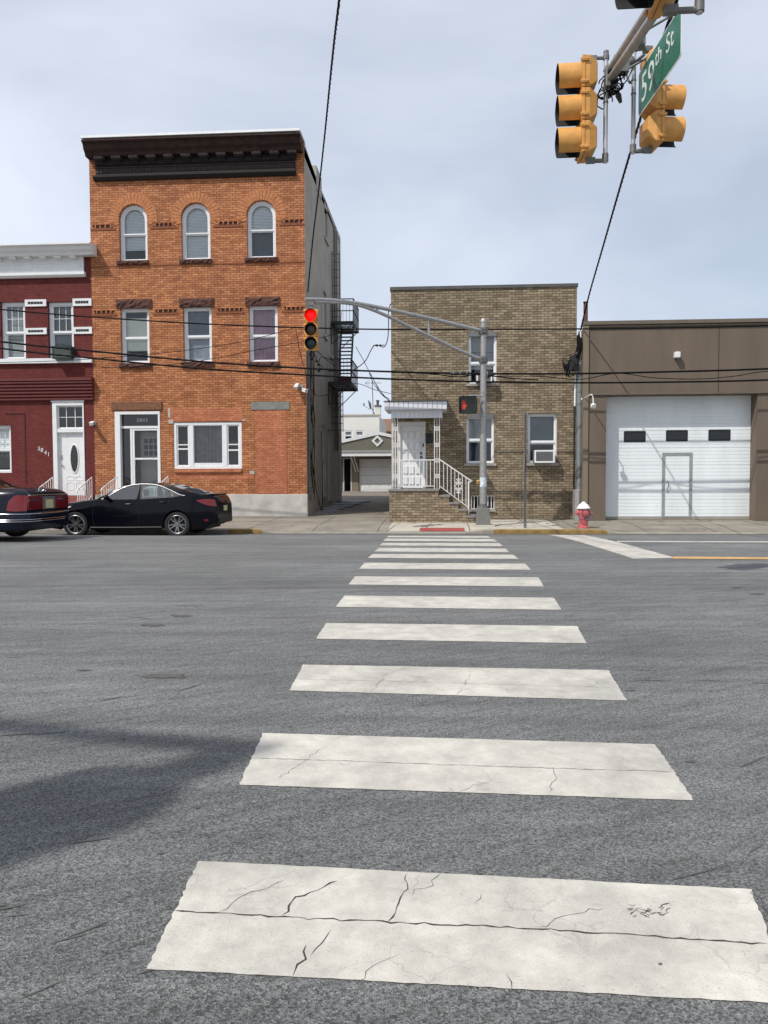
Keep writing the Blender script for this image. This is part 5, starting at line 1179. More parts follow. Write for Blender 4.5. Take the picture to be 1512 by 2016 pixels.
def build_car(root, p, paint):
    L_, Wd = p['L'], p['W'] / 2; xa1, xa2 = p['axles']; r = p['r']; Ra = r + .045
    def wfac(x):          # plan taper
        f = 1
        d0, d1 = p['nose'], p['tail']
        if x < d0: t = 1 - x / d0; f = 1 - p['tn'] * t ** 2.4
        if x > L_ - d1: t = 1 - (L_ - x) / d1; f = 1 - p['tt'] * t ** 2.6
        return f
    def zlow(x):
        z = lerp_tab(p['low'], x)
        for xa in (xa1, xa2):
            if abs(x - xa) < Ra: z = max(z, r + math.sqrt(max(0, Ra ** 2 - (x - xa) ** 2)))
        return z
    belt = lambda x: lerp_tab(p['belt'], x)
    deck = lambda x: lerp_tab(p['deck'], x)
    def yside(x, z):      # half width of the lower body at height z
        b = belt(x); t = (z - .2) / max(.05, b - .2)
        f = .955 + .05 * math.sin(min(1, max(0, t)) * math.pi * .8) - .055 * max(0, t - .55) / .45
        if p.get('crease') and t > .70: f += .010 * (1 - min(1, abs(t - .76) / .06))
        return Wd * wfac(x) * f
    X = [L_ * i / 150 for i in range(151)]
    for xa in (xa1, xa2):
        X += [xa - Ra + .001, xa + Ra - .001] + [xa - Ra * math.cos(math.pi * k / 24) for k in range(1, 24)]
    X = sorted(X); nS = 10; rings = []
    for x in X:
        zl, zb, zd = zlow(x), belt(x), max(deck(x), belt(x) + .002)
        rg = []
        for k in range(nS + 1):
            z = zl + (zb - zl) * k / nS; rg.append((yside(x, z), z))
        yb = yside(x, zb)
        for t in (.25, .5, .72, .88, 1.0):
            rg.append((yb * math.cos(t * math.pi / 2) ** .75 if t < 1 else 0, zb + (zd - zb) * math.sin(t * math.pi / 2) ** .8))
        rings.append(rg)
    g = MB(); m = len(rings[0])
    for s in (-1, 1):
        k0 = len(g.v)
        for x, rg in zip(X, rings): g.v += [(x, s * y, z) for y, z in rg]
        for i in range(len(X) - 1):
            for k in range(m - 1):
                a = k0 + i * m + k; g.f.append((a, a + 1, a + 1 + m, a + m))
    for x, rg in ((0, rings[0]), (L_, rings[-1])):
        for k in range(m - 1): g.quad((x, rg[k][0], rg[k][1]), (x, rg[k + 1][0], rg[k + 1][1]), (x, -rg[k + 1][0], rg[k + 1][1]), (x, -rg[k][0], rg[k][1]))
    g.build('body', paint, root, smooth=True, ang=32)
    g = MB(); g.box(.35, L_ - .3, -Wd * .66, Wd * .66, .2, .62); g.build('underbody', m_plastic, root)
    # cabin
    c0, c1 = p['cabin']; roof = lambda x: lerp_tab(p['roof'], x)
    def cab(x):
        zb = belt(x) - .01; zt = max(roof(x), zb + .012); h = zt - zb; yb = yside(x, belt(x)) * .985
        ye = yb - p['tumble'] * h * .86; out = [(yb, zb), (yb - p['tumble'] * h * .3, zb + h * .3), (yb - p['tumble'] * h * .6, zb + h * .6), (ye, zb + h * .86)]
        for t in (.12, .25, .45, .7, 1.0): out.append((ye * math.cos(t * math.pi / 2) ** .8 if t < 1 else 0, zb + h * (.86 + .14 * math.sin(t * math.pi / 2) ** .7)))
        return out
    CX = sorted(set([c0 + (c1 - c0) * i / 60 for i in range(61)] + list(p['ws']) + list(p['rw']))); CR = [cab(x) for x in CX]; gc = MB(); gw = MB(); gr = MB(); m = len(CR[0])
    for s in (-1, 1):
        for i in range(len(CX) - 1):
            xm = (CX[i] + CX[i + 1]) / 2
            for k in range(m - 1):
                tgt = gc
                if k >= 4 and p['ws'][0] < xm < p['ws'][1]: tgt = gw
                elif k >= 4 and p['rw'][0] < xm < p['rw'][1]: tgt = gr
                elif k < 3 and False: tgt = gc
                q = [(CX[i], s * CR[i][k][0], CR[i][k][1]), (CX[i], s * CR[i][k + 1][0], CR[i][k + 1][1]), (CX[i + 1], s * CR[i + 1][k + 1][0], CR[i + 1][k + 1][1]), (CX[i + 1], s * CR[i + 1][k][0], CR[i + 1][k][1])]
                # leave real openings where the side windows go
                if k < 3:
                    cx_ = xm; cz_ = (q[0][2] + q[1][2]) / 2
                    if any(inside(cx_, cz_, w_, .03) for w_ in p['glass']): continue
                tgt.quad(*q)
    gc.build('roof', paint, root, smooth=True); gw.build('windscreen', m_carglass, root, smooth=True); gr.build('rear_window', m_glass_d, root, smooth=True)
    def ycab(x, z): zb = belt(x) - .01; return yside(x, belt(x)) * .985 - p['tumble'] * (z - zb)
    for s in (-1, 1):
        for poly in p['glass']:
            pts = [(x, s * (ycab(x, z) + .006), z) for x, z in poly]; MB().add(pts, [tuple(range(len(pts)))]).build('side_window', m_carglass, root)
            # black seal band around each pane covers the ragged opening
            cxp = sum(a for a, _ in poly) / len(poly); czp = sum(b for _, b in poly) / len(poly); g = MB(); n = len(poly)
            outer = grow(poly, .035)
            for i in range(n):
                j = (i + 1) % n; A = [poly[i], poly[j], outer[j], outer[i]]
                g.add([(x, s * (ycab(x, z) + .008), z) for x, z in A], [(0, 1, 2, 3)])
            g.build('window_seal', m_plastic if not p.get('seal_paint') else paint, root)
        if p.get('chrome'):
            pts = [(x, s * (ycab(x, z) + .012), z) for x, z in p['chrome']]; MB().tube(spline(pts, 5), .008, 6).build('window_trim', m_trim, root, smooth=True)
        for hx, hz in p['handles']: 
            y = yside(hx, hz); g = MB(); g.tube([(hx - .09, s * (y - .005), hz), (hx - .06, s * (y + .03), hz), (hx + .06, s * (y + .03), hz), (hx + .09, s * (y - .005), hz)], .013, 6); g.build('door_handle', paint, root, smooth=True)
        for seam in p['seams']:
            MB().tube([(x, s * (yside(x, z) + .0005), z) for x, z in spline2(seam)], .004, 4).build('door_seam', m_plastic, root)
        mx_, mz_ = p['mirror']; y = yside(mx_, belt(mx_)); g = MB(); g.sphere((mx_, s * (y + .11), mz_), .07, .11, .065, 14, 10); g.tube([(mx_, s * (y - .03), mz_ - .05), (mx_, s * (y + .08), mz_ - .03)], .025, 6); g.build('wing_mirror', paint, root, smooth=True)
        for xa in (xa1, xa2): wheel(root, xa, s * (Wd - .125), r, s, spokes=p['spokes'], split=p['split'])
        # sill strip
        xs1, xs2 = xa1 + Ra + .03, xa2 - Ra - .03
        MB().tube([(xs1, s * (yside(xs1, .25) - .005), .25), ((xs1 + xs2) / 2, s * yside((xs1 + xs2) / 2, .25), .25), (xs2, s * (yside(xs2, .25) - .005), .26)], .02, 6).build('sill_strip', m_plastic, root, smooth=True)
    for sx_, sy_ in p['seats']:
        g = MB(); g.box(sx_, sx_ + .14, sy_ - .22, sy_ + .22, .5, 1.02); g.box(sx_ + .03, sx_ + .13, sy_ - .12, sy_ + .12, 1.04, 1.22); g.build('seat', m_seat, root, bevel=.04)
    g = MB(); g.box(c0 + .3, c0 + .55, -Wd * .75, Wd * .75, .75, .93); g.tube([(c0 + .75 + .03 * math.cos(2 * math.pi * k / 16), .36 + .18 * math.sin(2 * math.pi * k / 16), .96 + .18 * math.cos(2 * math.pi * k / 16)) for k in range(17)], .014, 6, False); g.build('dashboard', m_plastic, root)
    return yside, belt, wfac
def inside(x, z, poly, shrink=0):
    c = False; n = len(poly); j = n - 1
    for i in range(n):
        xi, zi = poly[i]; xj, zj = poly[j]
        if (zi > z) != (zj > z) and x < (xj - xi) * (z - zi) / (zj - zi) + xi: c = not c
        j = i
    return c
def grow(poly, w):
    out = []; n = len(poly); A = sum(poly[i][0] * poly[(i + 1) % n][1] - poly[(i + 1) % n][0] * poly[i][1] for i in range(n)); sg = 1 if A > 0 else -1
    for i in range(n):
        p0, p1, p2 = Vector(poly[i - 1]), Vector(poly[i]), Vector(poly[(i + 1) % n])
        n1 = Vector(((p1 - p0).y, -(p1 - p0).x)).normalized() * sg; n2 = Vector(((p2 - p1).y, -(p2 - p1).x)).normalized() * sg
        b = (n1 + n2); b = b.normalized() if b.length > .01 else n1; k = min(2.2, 1 / max(.3, b.dot(n1))); q = p1 + b * w * k; out.append((q.x, q.y))
    return out
def spline2(pts, n=6): return [(p.x, p.z) for p in spline([(a, 0, b) for a, b in pts], n)]

# parked black fastback ------------------------------------------------
YCAR = 19.35 + .9
rx = onroad(144, 1053); ax_front = PX(144, 1030, 19.4); ax_rear = PX(353.5, 1030, 19.4); sc_ = 2.70
XF = (ax_front + ax_rear) / 2 - (0.90 + 3.60) / 2
car1 = thing('parked_car', 'black fastback sedan parked at the kerb before the orange block', 'car', (XF, YCAR, zroad(YCAR) - .01), world=False)
front_glass = [(1.66, .985), (1.80, 1.07), (2.06, 1.225), (2.30, 1.315), (2.54, 1.352), (2.52, 1.15), (2.49, .985)]
rear_glass = [(2.66, .99), (2.64, 1.17), (2.63, 1.352), (2.90, 1.345), (3.12, 1.300), (3.33, 1.215), (3.37, 1.08), (3.36, 1.03)]
quarter = [(3.42, 1.045), (3.40, 1.19), (3.52, 1.145), (3.66, 1.085)]
p1 = dict(L=4.63, W=1.80, axles=(.90, 3.60), r=.33, nose=1.0, tail=1.1, tn=.28, tt=.24, tumble=.42, crease=True,
          low=[(0, .30), (.2, .22), (.5, .19), (4.0, .19), (4.35, .26), (4.63, .40)],
          belt=[(0, .60), (.15, .70), (.6, .82), (1.2, .92), (1.7, .965), (2.6, .975), (3.4, 1.02), (4.0, 1.045), (4.45, 1.06), (4.55, 1.0), (4.63, .86)],
          deck=[(0, .62), (.15, .76), (.6, .90), (1.1, .965), (1.5, 1.0), (4.0, 1.06), (4.3, 1.10), (4.50, 1.105), (4.56, 1.02), (4.63, .88)],
          cabin=(1.38, 4.32), roof=[(1.38, .95), (1.6, 1.08), (1.9, 1.25), (2.2, 1.36), (2.6, 1.416), (2.95, 1.41), (3.3, 1.36), (3.65, 1.265), (4.0, 1.16), (4.32, 1.06)],
          ws=(1.46, 2.16), rw=(3.15, 4.12), glass=[front_glass, rear_glass, quarter],
          chrome=[(1.60, .985), (1.80, 1.09), (2.06, 1.245), (2.30, 1.338), (2.6, 1.375), (2.92, 1.365), (3.14, 1.318), (3.40, 1.215), (3.66, 1.10), (3.80, 1.075)],
          handles=[(2.33, .86), (3.22, .91)], seams=[[(1.45, .90), (1.38, .6), (1.42, .27)], [(2.57, .97), (2.60, .6), (2.58, .27)], [(3.42, 1.0), (3.34, .8), (3.16, .62)]],
          mirror=(1.78, 1.03), spokes=10, split=True, seats=[(2.25, .36), (2.25, -.36), (3.1, .36), (3.1, -.36)], sill_chrome=True)
ys1, bl1, wf1 = build_car(car1, p1, m_black_paint)
def side_patch(root, ys_, name, mat, top, bot, s, off=.008):
    g = MB(); n = len(top); V = []
    for (x, zt), (x2, zb) in zip(top, bot):
        V.append([(x + (x2 - x) * k / 5, s * (ys_(x + (x2 - x) * k / 5, zt + (zb - zt) * k / 5) + off), zt + (zb - zt) * k / 5) for k in range(6)])
    for i in range(n - 1):
        for k in range(5): g.quad(V[i][k], V[i + 1][k], V[i + 1][k + 1], V[i][k + 1])
    return g.build(name, mat, root, smooth=True)
def ladder(pts, n=3): return [(p.x, p.z) for p in spline([(a, 0, b) for a, b in pts], n)]
for s in (-1, 1):
    side_patch(car1, ys1, 'tail_light', m_taillens, ladder([(4.10, .955), (4.25, .975), (4.4, .985), (4.55, .965)]), ladder([(4.13, .93), (4.28, .86), (4.43, .81), (4.60, .79)]), s)
    side_patch(car1, ys1, 'headlight', m_clear, ladder([(.12, .70), (.3, .735), (.55, .775), (.78, .81)]), ladder([(.04, .63), (.3, .645), (.55, .70), (.80, .79)]), s)
    side_patch(car1, ys1, 'side_reflector', m_taillens, ladder([(4.30, .46), (4.40, .47)]), ladder([(4.30, .41), (4.40, .40)]), s)
    g = MB(); g.box(4.50, 4.655, s * .25 - .12 if s < 0 else .13, s * .25 + .12 if s < 0 else .37, .88, .93); g.build('tail_light', m_taillens, car1)
g = MB(); g.box(4.47, 4.66, -.62, .62, .34, .50); g.build('bumper', m_plastic, car1, bevel=.03)
MB().box(4.625, 4.645, -.155, .155, .66, .80).build('number_plate', m_plate, car1)
g = MB(); g.box(4.05, 4.5, -.68, .68, 1.085, 1.098); g.box(4.40, 4.53, -.66, .66, 1.10, 1.118); g.build('boot_lip', m_black_paint, car1, bevel=.01)
g = MB(); g.box(-.02, .1, -.5, .5, .45, .60); g.build('grille', m_plastic, car1, bevel=.03)

# dark blue saloon driving out of the frame -----------------------------
YCAR2 = 16.35 + 1.09
xr_ = PX(46, 1010, 16.4)       # near rear corner
L2 = 5.35; K2 = 1.10; XF2 = xr_ - L2 * K2 + .04
car2 = thing('moving_car', 'dark navy sedan in the street with wide red tail lights and chrome-striped bumper', 'car', (XF2, YCAR2, zroad(YCAR2)), world=False)
p2 = dict(L=L2, W=1.98, axles=(1.0, 4.14), r=.34, nose=1.0, tail=.9, tn=.25, tt=.13, tumble=.42,
          low=[(0, .34), (.3, .24), (.6, .22), (4.6, .22), (5.0, .27), (5.35, .34)],
          belt=[(0, .62), (.3, .76), (1.5, .93), (3.5, .97), (4.6, 1.0), (5.15, 1.0), (5.28, .99), (5.35, .96)],
          deck=[(0, .64), (.3, .80), (1.3, .97), (1.7, 1.0), (4.0, 1.04), (4.6, 1.11), (5.1, 1.115), (5.26, 1.09), (5.35, 1.02)],
          cabin=(1.75, 4.35), roof=[(1.75, .97), (2.1, 1.18), (2.5, 1.40), (2.9, 1.47), (3.4, 1.465), (3.75, 1.40), (4.05, 1.22), (4.35, 1.03)],
          ws=(1.82, 2.5), rw=(3.72, 4.28), glass=[[(2.05, 1.0), (2.25, 1.15), (2.55, 1.36), (2.95, 1.41), (2.95, 1.0)], [(3.05, 1.0), (3.05, 1.41), (3.45, 1.405), (3.66, 1.34), (3.90, 1.08), (3.92, 1.0)]],
          chrome=None, handles=[(2.8, .84), (3.75, .84)], seams=[[(1.75, .93), (1.74, .3)], [(3.0, .96), (3.0, .3)]], mirror=(2.12, 1.05), spokes=7, split=False,
          seats=[(2.7, .4), (2.7, -.4), (3.6, .4), (3.6, -.4)])
car2.scale = (K2, K2, K2)
ys2, bl2, wf2 = build_car(car2, p2, m_navy_paint)
for s in (-1, 1):
    side_patch(car2, ys2, 'tail_light', m_taillens, ladder([(5.00, .84), (5.10, .95), (5.20, .965), (5.30, .96), (5.348, .955)]), ladder([(4.97, .66), (5.10, .64), (5.20, .64), (5.30, .645), (5.35, .65)]), s, .012)
    g = MB(); g.box(5.335, 5.372, min(s * .27, s * .845), max(s * .27, s * .845), .66, .945); g.build('tail_light', m_taillens, car2, bevel=.012)
    g = MB(); g.box(5.36, 5.378, min(s * .36, s * .84), max(s * .36, s * .84), .845, .868); g.build('chrome_bar', m_chrome, car2)
g = MB(); g.box(5.335, 5.362, -.262, .262, .655, .93); g.build('plate_panel', m_galv_d, car2, bevel=.01)
g = MB(); g.box(5.364, 5.376, -.155, .155, .68, .86); g.build('number_plate', m_plate, car2)
g = MB(); g.box(5.33, 5.385, -.8, .8, .948, .972); g.build('chrome_bar', m_chrome, car2, bevel=.008)
# bumper: wraps round the corner
g = MB(); pts = []; n = 12
prof = [(.0, .27), (.10, .27), (.14, .38), (.15, .55), (.12, .60), (0, .625)]
path = [(4.45, .955)] + [(4.95, .945), (5.2, .90), (5.33, .80), (5.38, .5), (5.39, .2), (5.39, 0)]
full = [(x, -y) for x, y in path] + [(x, y) for x, y in path[::-1][1:]]
sp = [(p.x, p.y) for p in spline([(a, b, 0) for a, b in full], 4)]
V = []
for i, (x, y) in enumerate(sp):
    d = Vector(sp[min(i + 1, len(sp) - 1)]) - Vector(sp[max(i - 1, 0)]); nn = Vector((d.y, -d.x)).normalized()
    V.append([(x + nn.x * (o_ * .55 - .02), y + nn.y * (o_ * .55 - .02), z) for o_, z in prof])
for i in range(len(V) - 1):
    for k in range(len(prof) - 1): g.quad(V[i][k], V[i + 1][k], V[i + 1][k + 1], V[i][k + 1])
g.build('bumper', m_navy_paint, car2, smooth=True, ang=60)
g = MB(); 
for z, rr_ in ((.585, .007), (.47, .005), (.43, .005)):
    pp = []
    for i, (x, y) in enumerate(sp):
        d = Vector(sp[min(i + 1, len(sp) - 1)]) - Vector(sp[max(i - 1, 0)]); nn = Vector((d.y, -d.x)).normalized(); o_ = .062
        pp.append((x + nn.x * o_, y + nn.y * o_, z))
    g.tube(pp if z > .5 else pp[3:-3], rr_, 6)
g.build('bumper_strip', m_chrome, car2, smooth=True)
g = MB(); g.tube([(5.325, -.30 + .055 * math.cos(2 * math.pi * k / 20), 1.045 + .06 * math.sin(2 * math.pi * k / 20)) for k in range(21)], .010, 6, False); g.box(5.318, 5.33, -.305, -.295, .995, 1.095)
g.build('emblem', m_chrome, car2, smooth=True)
g = MB(); g.sphere((5.315, -.12, 1.045), .015, .05, .03, 10, 8); g.tube([(5.32, -.16, 1.06), (5.32, -.10, 1.03), (5.32, -.06, 1.05)], .012, 6); g.build('emblem', m_chrome, car2, smooth=True)
g = MB(); g.tube([(5.15, -.45, .28), (5.36, -.45, .27)], .028, 10); g.build('exhaust_pipe', m_galv_d, car2, smooth=True)

# ================================================================== STREET FURNITURE
m_amber = M('signal_yellow', (.60, .295, .072), .55, noise=(9, .22), bump=(14, .15)); m_visin = M('visor_black', (.010, .010, .010), .8, noise=(10, .2)); m_lens_red = M('red_lamp', (.6, .0, .0), .4, emit=((1, .0, .0), 1.6))
m_lens_am = M('dark_amber_lens', (.035, .014, .006), .25, noise=(30, .3)); m_lens_gr = M('dark_green_lens', (.004, .020, .020), .25, noise=(30, .3)); m_lens_r0 = M('dark_red_lens', (.06, .008, .006), .25, noise=(30, .3))
def signal(name, label, loc, rz, lit=True, group='traffic signal heads', visors=(0, 1, 2), ln=.252):
    """three-section head, lenses face local -Y; origin at the foot of the housing"""
    o = thing(name, label, 'traffic light', loc, group, world=False, rz=rz)
    s = .355; g = MB()
    for k in range(3):
        z0 = s * k; z1 = z0 + s; w = .17
        fr = [(-w, 0, z0 + .004), (w, 0, z0 + .004), (w, 0, z1 - .004), (-w, 0, z1 - .004)]
        md = [(-w, .05, z0 + .004), (w, .05, z0 + .004), (w, .05, z1 - .004), (-w, .05, z1 - .004)]
        bk = [(-w * .78, .140, z0 + .07), (w * .78, .140, z0 + .07), (w * .78, .140, z1 - .07), (-w * .78, .140, z1 - .07)]
        g.add(fr + md + bk, [(0, 1, 5, 4), (1, 2, 6, 5), (2, 3, 7, 6), (3, 0, 4, 7), (4, 5, 9, 8), (5, 6, 10, 9), (6, 7, 11, 10), (7, 4, 8, 11), (8, 9, 10, 11)])
    g.build('housing', m_amber, o, bevel=.012)
    for k in range(3):
        z0 = s * k; zc = z0 + s / 2
        g = MB(); g.box(-.178, .178, -.035, -.002, z0 + .007, z0 + s - .007)
        for sx in (-1, 1):
            for dz in (.06, s - .06): g.box(sx * .178 - .014, sx * .178 + .014, -.05, .03, z0 + dz - .018, z0 + dz + .018); g.tube([(sx * .188, -.06, z0 + dz), (sx * .188, .04, z0 + dz)], .008, 6)
        g.build('door', m_amber, o, bevel=.008)
        if k in visors:
         g = MB(); R_ = .158; a0, a1 = -math.pi * .34, math.pi * 1.34; n = 30
         rings = []
         for j, (yy_, rr_) in enumerate(((-.037, R_), (-.037 - ln, R_ * 1.0))):
             ring = []
             for q in range(n + 1):
                 a = a0 + (a1 - a0) * q / n; cut = 1 - .0 * math.sin(a); yq = yy_ if j == 0 else yy_ + .012 * max(0, .3 - math.sin(a))
                 ring.append((rr_ * math.cos(a), yq, zc + rr_ * math.sin(a)))
             rings.append(ring)
         for q in range(n): g.quad(rings[0][q], rings[0][q + 1], rings[1][q + 1], rings[1][q])
         v_ = g.build('visor', m_amber, o, smooth=True)
         g = MB(); sc = .972
         rr2 = [[(x * sc, y, zc + (z - zc) * sc) for x, y, z in rg] for rg in rings]
         for q in range(n): g.quad(rr2[0][q], rr2[1][q], rr2[1][q + 1], rr2[0][q + 1])
         for rg, rg2 in ((rings[1], rr2[1]),):
             for q in range(n): g.quad(rg[q], rg[q + 1], rg2[q + 1], rg2[q])
         g.build('visor_lining', m_visin, v_, smooth=True)
        g = MB(); g.lathe([(0, -.065), (.06, -.060), (.11, -.05), (.146, -.037)], (0, 0, zc), 'y', 28)
        g.build('lens', (m_lens_red if lit else m_lens_r0) if k == 2 else m_lens_am if k == 1 else m_lens_gr, o, smooth=True)
        g = MB(); g.lathe([(.146, -.038), (.155, -.042), (.157, -.036)], (0, 0, zc), 'y', 28); g.build('gasket', m_visin, o)
    return o
# far mast-arm pole ----------------------------------------------------
YP = 22.4; px_ = PX(951, 1000, YP); zb = zwalk(YP)
mp_ = thing('mast_arm_pole', 'grey steel signal pole with double curved arm before the tan house', 'signal pole', (px_, YP, zb))
zt = PZ(950, 634, YP); g = MB()
g.tube([(px_, YP, zb + .5), (px_, YP, zt)], [.105, .082], 20); g.lathe([(.092, zt - .02), (.095, zt + .03), (.06, zt + .09), (0, zt + .11)], (px_, YP, 0), n=16)
for v in (773, 780, 813, 820): z = PZ(950, v, YP); g.lathe([(.096, z - .008), (.102, z - .008), (.102, z + .008), (.096, z + .008)], (px_, YP, 0), n=20)
g.build('pole', m_galv, mp_, smooth=True)
zk = PZ(951, 1000, YP); zk2 = PZ(951, 1033, YP); g = MB()
def frust(mb, x, y, z0, w0, z1, w1): mb.add([(x - w0, y - w0, z0), (x + w0, y - w0, z0), (x + w0, y + w0, z0), (x - w0, y + w0, z0), (x - w1, y - w1, z1), (x + w1, y - w1, z1), (x + w1, y + w1, z1), (x - w1, y + w1, z1)], [(0, 3, 2, 1), (4, 5, 6, 7), (0, 1, 5, 4), (1, 2, 6, 5), (2, 3, 7, 6), (3, 0, 4, 7)])
frust(g, px_, YP, zk2, .205, zk, .175); g.build('base', M('grey_base', (.155, .150, .140), .6, noise=(8, .2)), mp_, bevel=.015)
g = MB(); frust(g, px_ + .03, YP, zb - .05, .30, zb + .05, .28); g.build('footing', m_conc, mp_, bevel=.01)
g = MB(); 
for k in range(8): a = 2 * math.pi * k / 8; g.tube([(px_ + .13 * math.cos(a), YP + .13 * math.sin(a), zk), (px_ + .13 * math.cos(a), YP + .13 * math.sin(a), zk + .06)], .02, 6)
g.lathe([(.15, zk), (.15, zk + .03), (.11, zk + .05), (.11, zk + .12)], (px_, YP, 0), n=16); g.build('anchor_collar', m_galv_d, mp_)
def armpt(u, v):   # the arm swings from the pole out over the crossing
    t = (951 - u) / (951 - 600); Y = YP - 2.7 * t; return atY(u, v, Y)
up = [(949, 652), (900, 640), (850, 628), (800, 617), (750, 606), (700, 596.5), (660, 591.5), (630, 589.5), (600, 589)]
lo = [(949, 709), (900, 688), (850, 664), (800, 640), (760, 621), (720, 605), (690, 598), (660, 595.5), (620, 594)]
U = spline([armpt(*q) for q in up], 6); Lw = spline([armpt(*q) for q in lo], 6)
g = MB(); g.tube(U, [.062 - .020 * i / (len(U) - 1) for i in range(len(U))], 12); g.build('arm', m_galv, mp_, smooth=True)
g = MB(); g.tube(Lw, [.055 - .018 * i / (len(Lw) - 1) for i in range(len(Lw))], 12); g.build('arm', m_galv, mp_, smooth=True)
for (ua, va, ub, vb) in ((743, 606, 743, 616), (843, 627, 845, 662)): MB().tube([armpt(ua, va), armpt(ub, vb)], .035, 8).build('strut', m_galv, mp_, smooth=True)
for v in (652, 709): g = MB(); z = PZ(950, v, YP); g.lathe([(.10, z - .10), (.125, z - .09), (.125, z + .09), (.10, z + .10)], (px_, YP, 0), n=16); g.box(px_ - .05, px_ + .05, YP - .15, YP - .09, z - .08, z + .08); [g.tube([(px_ - .02 + .05 * q, YP - .17, z - .07), (px_ - .02 + .05 * q, YP - .17, z + .07)], .014, 6) for q in (-1, 0, 1)]; g.build('clamp', m_galv_d, mp_, smooth=True)
z0, z1 = PZ(951, 958, YP), PZ(951, 940, YP); g = MB(); g.lathe([(.103, z0), (.1025, z1)], (px_, YP, 0), n=20, a0=math.pi * 1.08, a1=math.pi * 1.95); g.build('sticker', M('torn_paper', (.55, .62, .66), .8, noise=(14, .45)), mp_)
# crossing push button
q = atY(939, 949, YP); pb = thing('push_button', 'small yellow crossing push button on the grey signal pole', 'push button', (px_ - .1, YP, q.z)); g = MB(); g.box(px_ - .185, px_ - .095, YP - .07, YP + .05, q.z - .06, q.z + .06); g.build('box', m_amber, pb, bevel=.015); MB().lathe([(0, -.085), (.025, -.083), (.03, -.07)], (px_ - .14, YP, q.z), 'y', 12).build('button', m_galv_d, pb)
# far signal
tip = armpt(612, 594); sl = signal('traffic_signal', 'yellow signal head showing red, hanging from the far curved arm', (tip.x, tip.y + .02, tip.z - .18 - 1.065), R(3), True, ln=.12)
g = MB(); g.tube([(0, .06, 1.05), (0, .06, 1.26)], .022, 8); g.box(-.06, .06, .0, .14, 1.17, 1.25); g.tube([(.03, .06, 1.25), (.20, .05, 1.14), (.22, .08, .98)], .010, 5); g.build('hanger', m_galv, sl)
g = MB(); g.tube(spline([(0, .1, .0), (-.06, .1, -.08), (.02, .1, -.16)], 5), .012, 5); g.build('cable_tail', m_cable, sl)
# pedestrian signal
Yq = YP - .35; q0, q1, z0, z1 = XZ(904, 780, 938.5, 813.5, Yq); w_ = (q1 - q0) / 2; pc = ((q0 + q1) / 2, Yq, z0)
pd = thing('pedestrian_signal', 'black pedestrian signal showing a red hand on the grey pole', 'pedestrian signal', pc, world=False, rz=R(-8))
h_ = z1 - z0; g = MB(); g.box(-w_, w_, .03, .24, 0, h_); g.build('housing', m_plastic, pd, bevel=.06)
g = MB(); 
for (x0, x1, za, zb_) in ((-w_, -w_ + .02, .02, h_ - .02), (w_ - .02, w_, .02, h_ - .02), (-w_ + .02, w_ - .02, h_ - .025, h_), ): g.box(x0, x1, -.13, .029, za, zb_)
g.box(-w_ + .02, w_ - .02, -.05, .029, 0, .025)
g.build('visor', m_plastic, pd, bevel=.008)
MB().box(-w_ + .03, w_ - .03, .012, .028, .035, h_ - .035).build('screen', M('signal_screen', (.012, .016, .014), .2, noise=(10, .3)), pd)
m_hand = M('red_hand_lamp', (.38, .03, .012), .5, emit=((1, .06, .02), .22))
g = MB(); hx, hz = -w_ * .45, h_ * .48; k = h_ * .9
def cap(mb, p, q, r, n=8):
    p, q = Vector(p), Vector(q); d = (q - p).normalized(); nn = Vector((-d.y, d.x)); pts = []
    for i in range(n + 1): a = -math.pi / 2 + math.pi * i / n; pts.append(q + (d * math.cos(a) + nn * math.sin(a)) * r)
    for i in range(n + 1): a = math.pi / 2 + math.pi * i / n; pts.append(p + (d * math.cos(a) + nn * math.sin(a)) * r)
    mb.prism([(a.x, a.y) for a in pts], 'y', .004, .0115)
pal = [(-.10, -.28), (.06, -.28), (.12, -.06), (.10, .06), (-.14, .06), (-.15, -.10)]
g.prism([(hx + a * k, hz + b * k) for a, b in pal], 'y', .004, .0115)
for (ax_, az_, bx_, bz_) in ((-.115, .08, -.135, .22), (-.055, .08, -.06, .30), (.01, .08, .015, .29), (.068, .08, .085, .22), (.125, -.09, .20, .04)): cap(g, (hx + ax_ * k, hz + az_ * k), (hx + bx_ * k, hz + bz_ * k), .022 * k)
g.build('hand_symbol', m_hand, pd)
g = MB(); g.tube([(.02, .12, h_), (.02, .12, h_ + .03), (w_ + .12, .22, h_ + .03)], .025, 8); g.build('bracket', m_galv, pd, smooth=True)

# hydrant ----------------------------------------------------------------
hq = atD(1148, 1040, 21.6); HX, HY = hq.x, 21.85; hz0 = walk_z(HX, HY); hy = thing('fire_hydrant', 'red fire hydrant with white cone top at the yellow kerb', 'fire hydrant', (HX, HY, hz0), world=False)
m_hred = M('hydrant_red', (.50, .115, .115), .5, noise=(7, .25), bump=(40, .2)); m_hwh = M('hydrant_white', (.76, .75, .72), .5, noise=(7, .12)); hs = 1.0
g = MB(); g.lathe([(0, 0), (.17 * hs, 0), (.17 * hs, .03), (.125 * hs, .045), (.118 * hs, .30), (.135 * hs, .34), (.15 * hs, .44), (.15 * hs, .52), (.12 * hs, .54)], (0, 0, 0), n=24); g.build('barrel', m_hred, hy, smooth=True)
g = MB(); g.lathe([(.165 * hs, .535), (.19 * hs, .54), (.19 * hs, .565), (.17 * hs, .58), (.12 * hs, .655), (.055 * hs, .70), (.045 * hs, .735), (0, .74)], (0, 0, 0), n=24); g.build('bonnet', m_hwh, hy, smooth=True)
